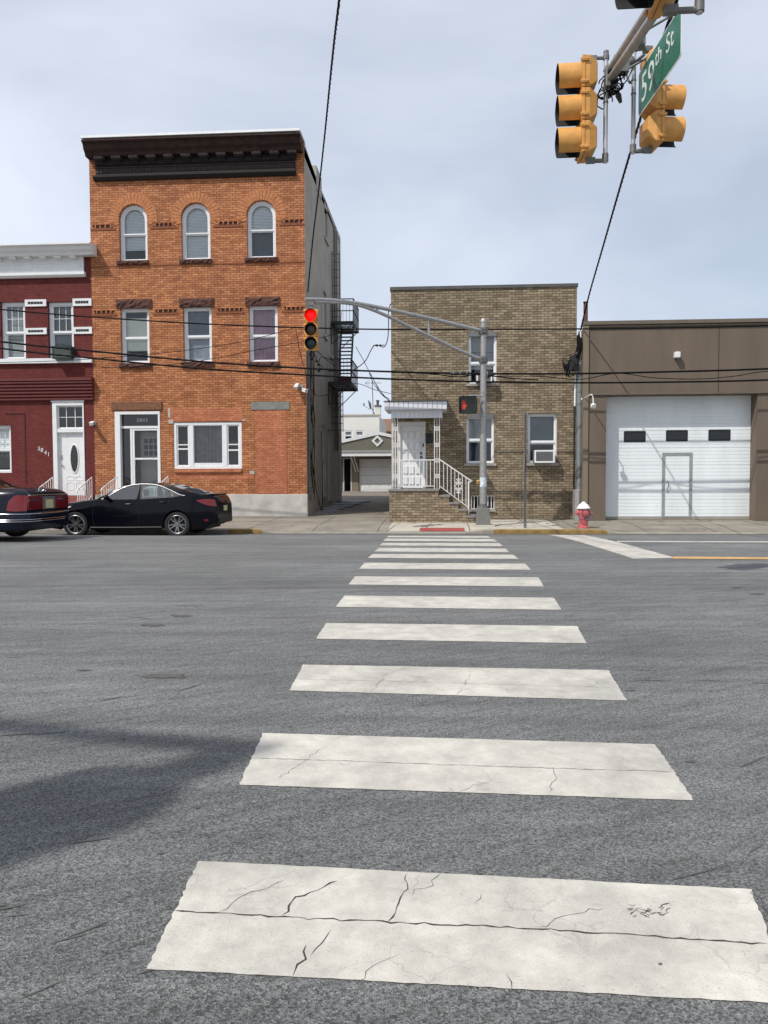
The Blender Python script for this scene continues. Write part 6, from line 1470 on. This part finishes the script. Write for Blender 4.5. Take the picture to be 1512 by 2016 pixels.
def cap_(x, y, r, l, nm='outlet_cap'):
    g = MB(); d = Vector((x, y, 0)).normalized(); c = Vector((0, 0, .42)); g.tube([c + d * .10, c + d * (.14 + l * .4)], r * .85, 14); g.tube([c + d * (.14 + l * .4), c + d * (.14 + l)], [r, r * .92], 14); g.tube([c + d * (.14 + l), c + d * (.18 + l)], r * .35, 6); g.build(nm, m_hred, hy, smooth=True)
cap_(-1, -.15, .065, .07); cap_(1, -.15, .065, .07); cap_(.12, -1, .085, .06)
g = MB()
for a0, dx in ((0, -.1), (1, .1)): g.tube(spline([(dx * 2.0, -.08, .44), (dx * 1.4, -.19, .28), (dx * .2, -.20, .24), (0.03, -.21, .34)], 6), .011, 5)
g.tube([(.03 + .10 * math.cos(2 * math.pi * k / 20), -.185, .42 + .10 * math.sin(2 * math.pi * k / 20)) for k in range(21)], .010, 5, False); g.build('chain', M('blue_grey_chain', (.10, .10, .15), .5, metal=.5, noise=(20, .3)), hy)

# sign post seen edge on ------------------------------------------------
YQ = 21.75; sx_ = PX(1034, 950, YQ); zb = walk_z(sx_, YQ); zt = PZ(1034, 812, YQ); sp_ = thing('sign_post', 'thin grey signpost with edge-on plates left of the hydrant', 'signpost', (sx_, YQ, zb))
g = MB(); g.box(sx_ - .022, sx_ + .022, YQ, YQ + .012, zb, zt); g.box(sx_ - .032, sx_ - .022, YQ - .03, YQ + .012, zb, zt); g.box(sx_ + .022, sx_ + .032, YQ - .03, YQ + .012, zb, zt); g.build('post', m_galv_d, sp_)
g = MB(); g.box(sx_ + .036, sx_ + .040, YQ - .15, YQ + .15, zt - .46, zt - .01); g.build('sign_plate', m_galv, sp_)
za, zb2 = PZ(1030, 924, YQ), PZ(1030, 892, YQ); g = MB(); g.box(sx_ - .041, sx_ - .036, YQ - .15, YQ + .15, za, zb2); g.build('sign_plate', m_galv, sp_)
g = MB(); g.box(sx_ - .035, sx_ + .035, YQ + .013, YQ + .03, zb, zb + .19); g.box(sx_ - .04, sx_ + .04, YQ - .045, YQ - .031, zb, zb + .18); g.build('post_sleeve', m_galv_d, sp_)
rr = Matrix

# service riser between the houses ------------------------------------------
YU = 24.85; ux = PX(1141, 850, YU); zb = zwalk(YU)
ur = thing('service_riser', 'grey steel riser pole between the tan house and the garage', 'pole', (ux, YU, zb))
zt = PZ(1143, 705, YU); g = MB(); g.tube([(ux, YU, zb + .6), (ux, YU, zt)], .105, 16); g.build('pole', M('blue_grey_steel', (.22, .24, .25), .45, metal=.4, noise=(8, .2)), ur, smooth=True)
z0 = zb; z1 = PZ(1141, 963, YU); g = MB(); g.lathe([(.17, z0), (.17, z1 - .03), (.11, z1), (.10, z1)], (ux - .03, YU, 0), n=8); g.build('sleeve', m_galv, ur)
g = MB(); g.tube([(ux - .16, YU + .05, zb), (ux - .15, YU + .05, PZ(1133, 800, YU))], .03, 8); g.build('downpipe', m_black_iron, ur); g = MB(); g.tube([(ux - .145, YU + .05, PZ(1133, 799, YU)), (ux - .13, YU + .05, PZ(1135, 735, YU))], .032, 8); g.tube([(ux + .02, YU - .08, PZ(1139, 702, YU)), (ux + .0, YU - .08, PZ(1139, 655, YU))], .026, 8); g.build('conduit', m_white, ur)
g = MB(); 
for v in (940, 795, 772, 735): z = PZ(1141, v, YU); g.lathe([(.106, z - .012), (.114, z - .012), (.114, z + .012), (.106, z + .012)], (ux, YU, 0), n=16); g.box(ux + .09, ux + .16, YU - .03, YU + .03, z - .02, z + .02)
g.build('strap', m_galv_d, ur)
g = MB(); g.box(ux - .12, ux + .14, YU - .12, YU + .12, zt - .0, zt + .02); z = PZ(1137, 698, YU); g.prism([(ux - .18, z), (ux + .1, z - .02), (ux + .16, z + .09), (ux - .05, z + .16)], 'y', YU - .14, YU + .1); g.build('weather_head', m_galv, ur)
cb_ = thing('cable_coil', 'tangled black cable coil and splice boxes hung beside the riser top', 'cable coil', (ux - .2, YU - .1, PZ(1125, 738, YU)))
g = MB(); rr = random.Random(4)
for k in range(16):
    a, b = atY(1128 + rr.uniform(-9, 9), 700 + rr.uniform(-4, 12), YU - .15), atY(1122 + rr.uniform(-8, 8), 735 + rr.uniform(-8, 8), YU - .15); cmid = (a + b) / 2 + Vector((rr.uniform(-.25, .1), rr.uniform(-.1, .1), rr.uniform(-.1, .1)))
    g.tube(spline([a, cmid, b, (a + b) / 2 + Vector((rr.uniform(-.05, .22), rr.uniform(-.1, .1), 0)), a], 5), .011, 5)
g.build('coil', m_cable, cb_)
g = MB()
for (u, v, du, dv) in ((1129, 708, 5, 9), (1121, 722, 6, 7), (1133, 722, 5, 9)): a = atY(u, v, YU - .15); g.obox(a, (.09, 0, .03), (0, .06, 0), (-.04, 0, .13))
g.build('splice_box', m_plastic, cb_, bevel=.02)
g = MB()
for k in range(5): g.tube(spline([atY(1140 + k * 1.2, 652 + 3 * k, YU - .05), atY(1137 + k * 2.5, 680, YU - .1 - .03 * k), atY(1131 + k * 2, 700 + 2 * k, YU - .12)], 6), .02, 5)
g.build('drop_wire', m_cable, cb_)
vp = thing('vent_pipe', 'rusty brown pipe standing behind the garage corner', 'pipe', (PX(1153, 650, YG + 1), YG + 1, GZ1 - .1)); g = MB(); x = PX(1153, 620, YG + 1); g.tube([(x, YG + 1, GZ1 - .1), (x, YG + 1, PZ(1153, 596, YG + 1))], .07, 10); g.build('pipe', M('rust_brown', (.13, .06, .045), .8, noise=(8, .3)), vp, smooth=True); g = MB(); z = PZ(1153, 596, YG + 1); g.lathe([(.07, z), (.085, z), (.085, z + .03), (0, z + .04)], (x, YG + 1, 0), n=10); g.build('cap', M('rust_brown', (.13, .06, .045)), vp)
# gooseneck lamp on the riser
a = atY(1147, 786, YU - .12); b = atY(1164, 777, 23.85); c_ = atY(1168, 796, 23.8)
gl_ = thing('gooseneck_lamp', 'small white dome lamp on a bent arm from the riser', 'lamp', (a.x, a.y, a.z)); g = MB(); g.tube(spline([a, a.lerp(b, .6), b, b.lerp(c_, .35) + Vector((.03, 0, .02)), c_], 6), .018, 6); g.sphere(a, .05); g.build('arm', m_white, gl_, smooth=True)
g = MB(); g.lathe([(0, .03), (.05, .02), (.085, -.01), (.085, -.04), (.075, -.05)], c_, n=16); g.lathe([(.08, -.055), (.085, -.06), (.085, -.085), (.06, -.12), (0, -.135)], c_, n=16); g.build('dome', m_white, gl_, smooth=True)
# security cameras -----------------------------------------------------------
def seccam(label, u, v, Y, tgt, arm_u=None):
    p = atY(u, v, Y - .17); o = thing('security_camera', label, 'security camera', (p.x, Y, p.z), 'security cameras'); d = (Vector(tgt) - p).normalized(); side = d.cross(Vector((0, 0, 1))).normalized(); up_ = side.cross(d)
    g = MB(); g.obox(p, d * .16, side * .055, up_ * .05); g.obox(p + up_ * .055 - d * -.02, d * .19, side * .062, up_ * .008); g.build('body', m_white, o, bevel=.012)
    g = MB(); w_ = Vector((p.x + (arm_u or 0), Y, p.z + .02)); g.tube([p + up_ * .0, w_ + Vector((0, -.02, 0))], .022, 6); g.obox(w_ - Vector((0, .015, 0)), (.06, 0, 0), (0, .012, 0), (0, 0, .06)); g.build('bracket', m_galv, o); return o
seccam('white camera at the orange block corner pointing down left', 584, 761, YO, atY(560, 800, YO - 2), .14)
seccam('white camera lower at the orange block corner pointing right', 600, 769, YO, atY(625, 778, YO - 1.2), -.03)
seccam('white camera on the red house wall beside its front door', 181, 834, YR, atY(170, 842, YR - 1), .03)

# ------------------------------------------------------------------ overhead lines
YL = 23.2
def cable(label, pts, r, name='overhead_cable', group='overhead cables', Y=YL, n=8, m=None, twist=False):
    P = [atY(u, v, Y) if len((u, v)) == 2 else None for u, v in [q[:2] for q in pts]] if not isinstance(pts[0], Vector) else pts
    sp_ = spline(P, n); g = MB()
    if twist:
        L_ = 0; acc = [0]
        for i in range(1, len(sp_)): L_ += (sp_[i] - sp_[i - 1]).length; acc.append(L_)
        # resample finely
        fine = []; N = int(L_ / .09)
        for i in range(N + 1):
            s = L_ * i / N; j = min(range(len(acc)), key=lambda q: abs(acc[q] - s)); j = max(1, min(len(acc) - 1, j)); 
            while j > 1 and acc[j - 1] > s: j -= 1
            while j < len(acc) - 1 and acc[j] < s: j += 1
            t = (s - acc[j - 1]) / max(1e-6, acc[j] - acc[j - 1]); fine.append(sp_[j - 1].lerp(sp_[j], t))
        for ph in (0, 2.09, 4.19):
            st = []
            for i, p in enumerate(fine):
                d = (fine[min(i + 1, N)] - fine[max(i - 1, 0)]).normalized(); a = d.cross(Vector((0, 0, 1))).normalized(); b = a.cross(d); an = i * .09 * 2 * math.pi / .75 + ph
                st.append(p + (a * math.cos(an) + b * math.sin(an)) * r * .8)
            g.tube(st, r * .62, 5)
    else: g.tube(sp_, r, 7)
    o = g.build(name, m or m_cable, None, smooth=True); tag(o, label, 'cable', group); return o
cable('topmost black street cable crossing all the facades', [(-420, 570), (0, 609), (180, 624), (400, 637.5), (600, 645), (780, 648.5), (1140, 647.5), (1330, 645), (1512, 641), (1900, 628)], .022)
cable('thick middle street cable carrying a splice case', [(-420, 622), (0, 672.5), (180, 691), (400, 712), (600, 725), (780, 732), (950, 735.5), (1140, 735.5), (1330, 731.5), (1512, 726), (1900, 709)], .029)
cable('lowest thick street cable below the splice case', [(-420, 626), (0, 685.5), (200, 707), (400, 726), (600, 738), (780, 746.5), (950, 751.5), (1140, 753.5), (1330, 752), (1512, 748), (1900, 733)], .027)
cable('thin wire looping below the middle cable over the garage', [(950, 741), (1060, 741), (1140, 747), (1215, 735), (1290, 744), (1380, 746), (1450, 740), (1512, 731), (1700, 722)], .012)
cable('thin slack wire under the splice case at the tan house', [(780, 733), (850, 736), (900, 742), (940, 738), (1000, 744), (1060, 748)], .016)
q = atY(905, 735, YL - .03); sc1 = thing('splice_case', 'long black splice case on the middle cable left of the grey pole', 'splice case', q, world=False); g = MB(); g.tube([(-.30, 0, .002), (-.26, 0, .002), (.26, 0, -.005), (.30, 0, -.005)], [.03, .055, .055, .03], 10); g.build('case', m_plastic, sc1, smooth=True); g = MB(); [g.tube([(x, 0, 0), (x + .03, 0, 0)], .06, 10) for x in (-.2, 0, .2)]; g.build('clamp_band', m_galv_d, sc1)
q = atY(962, 736, YL - .03); sc2 = thing('splice_case', 'short black splice wedge on the middle cable right of the grey pole', 'splice case', q, world=False); g = MB(); g.tube([(-.14, 0, -.03), (-.08, 0, -.03), (.02, 0, -.02), (.22, 0, 0)], [.08, .115, .09, .03], 10); g.build('case', m_plastic, sc2, smooth=True); g = MB(); g.tube([(-.06, 0, -.03), (-.03, 0, -.03)], .118, 10); g.build('clamp_band', m_galv_d, sc2)
# house drops
cable('twisted service line coming down to the orange block corner', [atD(700, -260, 9.5), atD(668, 0, 12), atD(655, 110, 14.5), atD(640, 260, 18.5), atD(628, 370, 21.5), atD(616, 470, 24.3), atD(606, 575, 26.75)], .017, 'service_line', 'service lines', twist=True)
cable('twisted service line passing behind the street name sign to the riser', [atD(1430, -230, 7.6), atD(1318, 40, 9.3), atD(1262, 230, 12.5), atD(1222, 365, 15.8), atD(1186, 490, 19.5), atD(1160, 580, 22.3), atD(1143, 650, 24.0)], .018, 'service_line', 'service lines', twist=True)
cable('thin wire slanting across the second-floor windows from the top cable', [(582, 645), (480, 672), (363, 690), (240, 702), (100, 711), (-100, 716)], .010, Y=YL + .1)
cable('thin wire slanting from the fire escape across the orange front', [(662, 657), (600, 672), (500, 690), (420, 706), (330, 718), (200, 724)], .010, Y=YL + .2)
cable('thin wire dropping from the top cable to the corner cameras', [(582, 645), (590, 690), (603, 740), (604, 770)], .010, Y=YL + .3)
cable('curled service wire rising to the tan house left corner', [(697, 728), (718, 712), (730, 690), (737, 680), (745, 680), (756, 683), (763, 668), (765, 640), (765, 612), (769, 598)], .014, Y=YL + .6)
cable('thin wire from the fire escape down to the canopy', [(700, 682), (716, 710), (730, 738), (748, 768), (768, 792)], .010, Y=YL + 1.2)
cable('second thin wire from the middle cable down to the canopy', [(729, 735), (738, 752), (750, 775), (769, 790)], .010, Y=YL + 1.1)
cable('third thin wire sagging from the middle cable to the canopy', [(727, 734), (736, 756), (752, 776), (767, 786)], .010, Y=YL + 1.0)
cable('wire across the alley below the fire escape', [(611, 765), (625, 779), (648, 775), (697, 755), (740, 768), (770, 775)], .010, Y=YL + 2.0)
q = atY(744, 680, YL + .6); o = thing('wire_splice', 'pair of black bead splices on the curled wire by the tan house', 'wire splice', q, world=False); g = MB(); g.sphere((-.03, 0, 0), .04, n=10); g.sphere((.07, 0, .0), .035, n=10); g.build('bead', m_plastic, o, smooth=True); g = MB(); g.tube([(-.15, 0, -.005), (.2, 0, .005)], .016, 6); g.build('sleeve', m_plastic, o)
# dangling signal wires at the block corner
g = MB(); 
for pts in ([(613, 688), (618, 697), (614, 707), (613, 722)], [(615, 688), (628, 694), (640, 706), (662, 722)], [(616, 690), (622, 704), (626, 716), (632, 728), (622, 731)], [(630, 730), (636, 722), (628, 716), (632, 703), (646, 706)]): g.tube(spline([atY(u, v, YL - 2.2) for u, v in pts], 6), .010, 5)
for u, v in ((614, 707), (623, 711), (627, 718), (628, 730)): g.sphere(atY(u, v, YL - 2.2), .035, n=8, m=6)
tag(g.build('dangling_wires', m_cable, None), 'tangle of black signal wires with beads hanging under the red light', 'wires')

# ------------------------------------------------------------------ near mast arm overhead
T = atD(1203, 150, 8.6); Q = atD(1285, 28, 7.2); dv = (Q - T)
E = T + dv * 8.4
na = thing('mast_arm_pole', 'signal pole whose double grey arm carries the green street name board', 'signal pole', (E.x, E.y, .13))
off = Vector((.0, 0, .075))
E1, E2 = Vector((E.x, E.y, T.z + .30)), Vector((E.x, E.y, T.z - .75))
U = [T + off, T.lerp(E, .2) + off * 1.3, T.lerp(E, .55) + off * 1.6 + Vector((0, 0, .02)), E1]; Lw = [T - off * .3, T.lerp(E, .2) - off * .5, T.lerp(E, .45) - off * 1.2, E2]
MB().tube(spline(U, 8), .05, 14).build('arm', m_galv, na, smooth=True); MB().tube(spline(Lw, 8), .045, 14).build('arm', m_galv, na, smooth=True)
g = MB(); g.tube([(E.x, E.y, .13), (E.x, E.y, T.z + .8)], [.13, .09], 20); g.lathe([(.10, T.z + .8), (.05, T.z + .88), (0, T.z + .9)], (E.x, E.y, 0), n=16); g.build('pole', m_galv, na, smooth=True)
g = MB(); frust(g, E.x, E.y, .13, .22, .8, .19); g.build('base', m_galv_d, na, bevel=.015)
for k in (.0, .14, .32): c_ = T.lerp(E, k); MB().obox(c_, (.065, 0, 0), (0, .035, 0), (0, 0, .12)).build('clamp', m_galv_d, na, bevel=.012)
m_pipe = M('bright_pipe', (.52, .53, .55), .3, metal=.6, noise=(10, .12))
def near_signal(label, pu, vtop, vbot, dep, facing, headoff, visors=(0, 1, 2)):
    a, b = atD(pu, vbot, dep), atD(pu, vtop, dep); hp = b.z - a.z - .09; z0 = a.z + .03
    rz = R(-91) if facing < 0 else R(97)
    loc = Vector((a.x + facing * headoff, a.y, z0 + .015))
    o = signal('traffic_signal', label, loc, rz, False, visors=visors)
    inv = Matrix.Rotation(-rz, 4, 'Z')
    pl = inv @ (Vector((a.x, a.y, 0)) - Vector((loc.x, loc.y, 0)))
    g = MB(); g.tube([(pl.x, pl.y, -.06), (pl.x, pl.y, hp)], .026, 12); g.build('hanger_pipe', m_pipe, o, smooth=True)
    g = MB(); g.tube([(pl.x, pl.y, -.05), (pl.x, pl.y, .04)], .036, 12); g.tube([(0, .09, -.035), (pl.x, pl.y, -.035)], .024, 10); g.obox((0, .09, -.03), (.03, 0, 0), (0, .05, 0), (0, 0, .028)); g.build('bracket', m_galv_d, o, smooth=True)
    g = MB(); g.tube([(pl.x, pl.y, 1.10), (0, .12, 1.10)], .020, 8); g.tube([(pl.x, pl.y, 1.08), (pl.x, pl.y, 1.13)], .036, 10); g.obox((0, .1, 1.09), (.03, 0, 0), (0, .05, 0), (0, 0, .03)); g.build('bracket', m_galv_d, o, smooth=True)
    MB().tube([(pl.x, pl.y, hp), (pl.x, pl.y, hp + .03)], .03, 10).build('pipe_cap', m_galv_d, o)
    g = MB(); [g.tube([(pl.x, pl.y, z), (pl.x, pl.y, z + .015)], .031, 10) for z in (.6, .75, .95)]; g.build('band', m_galv_d, o)
    return o, a, b
o1, a1_, b1_ = near_signal('yellow signal head whose three visors point left, away from the street name board', 1191.5, 103, 318, 8.7, -1, .255)
o2, a2_, b2_ = near_signal('yellow signal head partly hidden behind the street name board, visors pointing right', 1246, 100, 300, 8.8, 1, .25, (0, 1))
o3, a3_, b3_ = near_signal('yellow signal head mounted nearest on the arm above the street name board', 1377, -300, 22, 5.7, -1, .30)
# arm harness
hn = thing('cable_harness', 'knot of black wires, chain and clamps round the near arm tip', 'cable harness', (T.x, T.y, T.z)); g = MB(); rr = random.Random(9)
for k in range(34):
    c_ = T.lerp(a1_ * 0 + Vector((b1_.x, b1_.y, T.z - .12)), rr.random() * 1.0) + Vector((rr.uniform(-.03, .10), rr.uniform(-.12, .22), rr.uniform(-.07, .09)))
    r_ = rr.uniform(.03, .09); ax = Vector((rr.uniform(-1, 1), rr.uniform(-1, 1), rr.uniform(-1, 1))).normalized(); bx_ = ax.orthogonal().normalized(); cx_ = ax.cross(bx_)
    g.tube([c_ + (bx_ * math.cos(t) + cx_ * math.sin(t) * rr.uniform(.9, 1.1)) * r_ for t in [2 * math.pi * .85 * q / 14 for q in range(15)]], .0075, 5)
g.build('wire_loop', m_cable, hn)
g = MB()
for (pts) in ([(1205, 150), (1200, 165), (1192, 176)], [(1215, 130), (1222, 108), (1224, 96), (1219, 100)], [(1212, 140), (1208, 118), (1211, 108)], [(1219, 150), (1224, 168), (1218, 180)], [(1246, 132), (1236, 155), (1222, 172)]): g.tube(spline([atD(u, v, 8.6) for u, v in pts], 6), .007, 5)
g.build('loose_wire', m_cable, hn)
g = MB(); A = atD(1214, 178, 8.6); B = atD(1222, 202, 8.6); g.tube([A, A.lerp(B, .35), A.lerp(B, .4), A.lerp(B, .75), B], [.02, .03, .035, .026, .018], 8); g.build('connector', m_plastic, hn, smooth=True)
g = MB()
def chain(p, q, n):
    for k in range(n):
        c_ = p.lerp(q, (k + .5) / n) - Vector((0, 0, .03 * math.sin(math.pi * (k + .5) / n))); d = (q - p).normalized(); s = d.orthogonal().normalized() if k % 2 else d.cross(d.orthogonal()).normalized(); L_ = (q - p).length / n * .66
        g.tube([c_ + d * math.cos(t) * L_ + s * math.sin(t) * .014 for t in [2 * math.pi * i / 10 for i in range(11)]], .005, 4, False)
chain(atD(1232, 145, 8.75), atD(1243, 163, 8.8), 6); chain(atD(1186, 178, 8.6), atD(1206, 150, 8.6), 8); chain(atD(1196, 176, 8.6), atD(1222, 145, 8.6), 9)
g.build('chain', m_galv_d, hn)
g = MB(); c_ = atD(1240, 122, 8.75); g.sphere(c_, .06, .06, .07); g.obox(atD(1226, 136, 8.6), (.06, 0, 0), (0, .06, 0), (0, 0, .05)); g.obox(atD(1263, 80, 7.95), (.03, 0, 0), (0, .05, 0), (0, 0, .06)); g.tube([atD(1256, 62, 7.7), atD(1262, 85, 8.1), atD(1270, 100, 8.3)], .022, 8); g.tube([atD(1247, 130, 8.8), atD(1256, 118, 8.75), atD(1268, 108, 8.5)], .018, 8); g.build('clamp', m_galv_d, hn, smooth=True)
# street name sign: board hung below the arm, parallel to it
zb_ = (atD(1260, 231, 8.85).z + atD(1343, 108, 7.55).z) / 2; p0 = atD(1257, 190, 8.85); p1_ = atD(1341, 70, 7.56)
sgn = thing('street_sign', 'green street name board reading 59th St beside the near signals', 'street sign', ((p0.x + p1_.x) / 2, (p0.y + p1_.y) / 2, zb_), world=True)
d = Vector((p1_.x - p0.x, p1_.y - p0.y, 0)); Ls = d.length; d.normalize(); nrm = Vector((-d.y, d.x, 0)); nrm = nrm if nrm.x < 0 else -nrm; Hs = .495
Mx = Matrix(((d.x, 0, nrm.x, p0.x), (d.y, 0, nrm.y, p0.y), (0, 1, 0, zb_), (0, 0, 0, 1)))
def rrect(x0, x1, y0, y1, r, n=6):
    out = []
    for cx, cy, a0 in ((x1 - r, y0 + r, -math.pi / 2), (x1 - r, y1 - r, 0), (x0 + r, y1 - r, math.pi / 2), (x0 + r, y0 + r, math.pi)):
        out += [(cx + r * math.cos(a0 + math.pi / 2 * k / n), cy + r * math.sin(a0 + math.pi / 2 * k / n)) for k in range(n + 1)]
    return out
m_sgreen = M('green_sheeting', (.010, .135, .075), .4, noise=(40, .25), bump=(38, .5)); m_swhite = M('white_sheeting', (.72, .76, .74), .45, noise=(14, .06))
g = MB(); g.prism(rrect(0, Ls, 0, Hs, .05), 'z', -.008, 0); g.xf(Mx); g.build('border', m_swhite, sgn)
g = MB(); g.prism(rrect(.014, Ls - .014, .014, Hs - .014, .042), 'z', .0005, .003); g.xf(Mx); g.build('board', m_sgreen, sgn)
text('59', .44, Mx @ Matrix.Translation((Ls * .25, Hs * .47, .005)), m_swhite, 'lettering', sgn, .0015, sx=.95, spacing=1.08)
text('th', .23, Mx @ Matrix.Translation((Ls * .515, Hs * .68, .005)), m_swhite, 'lettering', sgn, .0015, sx=1.05)
text('St', .27, Mx @ Matrix.Translation((Ls * .77, Hs * .62, .005)), m_swhite, 'lettering', sgn, .0015, sx=.95, spacing=1.1)
g = MB()
for t in (.12, .75):
    c_ = Mx @ Vector((Ls * t, Hs - .03, -.03)); g = MB(); g.tube([c_, c_ + Vector((0, 0, .12)), Vector((T.lerp(E, .12 * t).x, c_.y, T.z + .02))], .015, 8); g.build('hanger', m_galv_d, sgn)

# ------------------------------------------------------------------ unseen utility pole, transformers and cable, added to cast the lower-left road shadow
def sh(p, z): return Vector((p.x, p.y, 0)) - Vector((SUNV.x, SUNV.y, 0)) * (z / -SUNV.z)
tipg = onroad(455, 1490); HT = 11.0; base = sh(tipg, HT)
up_ = thing('shadow_pole', 'unseen wooden utility pole with three transformers, added for its shadow on the road', 'utility pole', (base.x, base.y, .1))
m_wood = M('pole_wood', (.13, .09, .06), .9, noise=(6, .3))
MB().tube([(base.x, base.y, .1), (base.x, base.y, HT)], [.22, .15], 14).build('pole', m_wood, up_, smooth=True)
for (dx_, dy_, zc, rr_) in ((-.36, -.40, HT - 1.3, .36), (.46, .40, HT - 2.0, .38), (-.56, .44, HT - 2.9, .42)):
    g = MB(); g.lathe([(0, zc - .6), (rr_ - .03, zc - .6), (rr_, zc - .55), (rr_, zc + .45), (rr_ - .04, zc + .55), (0, zc + .58)], (base.x + dx_, base.y + dy_, 0), n=20); g.build('shadow_drum', m_galv_d, up_, smooth=True)
for k in range(1): pass
g1 = onroad(-150, 1405); g2 = onroad(525, 1466)
A = sh(g1, HT - .25); B = sh(g2, HT - .25); A.z = B.z = HT - .25; dd = (B - A).normalized()
MB().box(-1.0, 1.0, -.07, .07, -.06, .06).xf(Matrix.Translation((B.x - dd.x * .9, B.y - dd.y * .9, HT - .25)) @ Matrix.Rotation(math.atan2(dd.y, dd.x), 4, 'Z')).build('crossarm', m_wood, up_)
o = MB().tube(spline([B, A, A - dd * 10 - Vector((0, 0, .3))], 8), .05, 7).build('overhead_cable', m_cable, None, smooth=True); tag(o, 'unseen thick cable at the wooden utility pole, added for its thin shadow on the road', 'cable', 'overhead cables')

# small cover on the garage pavement
q = atD(1368, 1044, 22.0); cv = MB(); cz = walk_z(q.x, 22.0); cv.lathe([(0, cz + .006), (.14, cz + .006), (.15, cz - .01)], (q.x, 22.0, 0), n=16); cv.build('valve_cover', m_galv_d, walk)
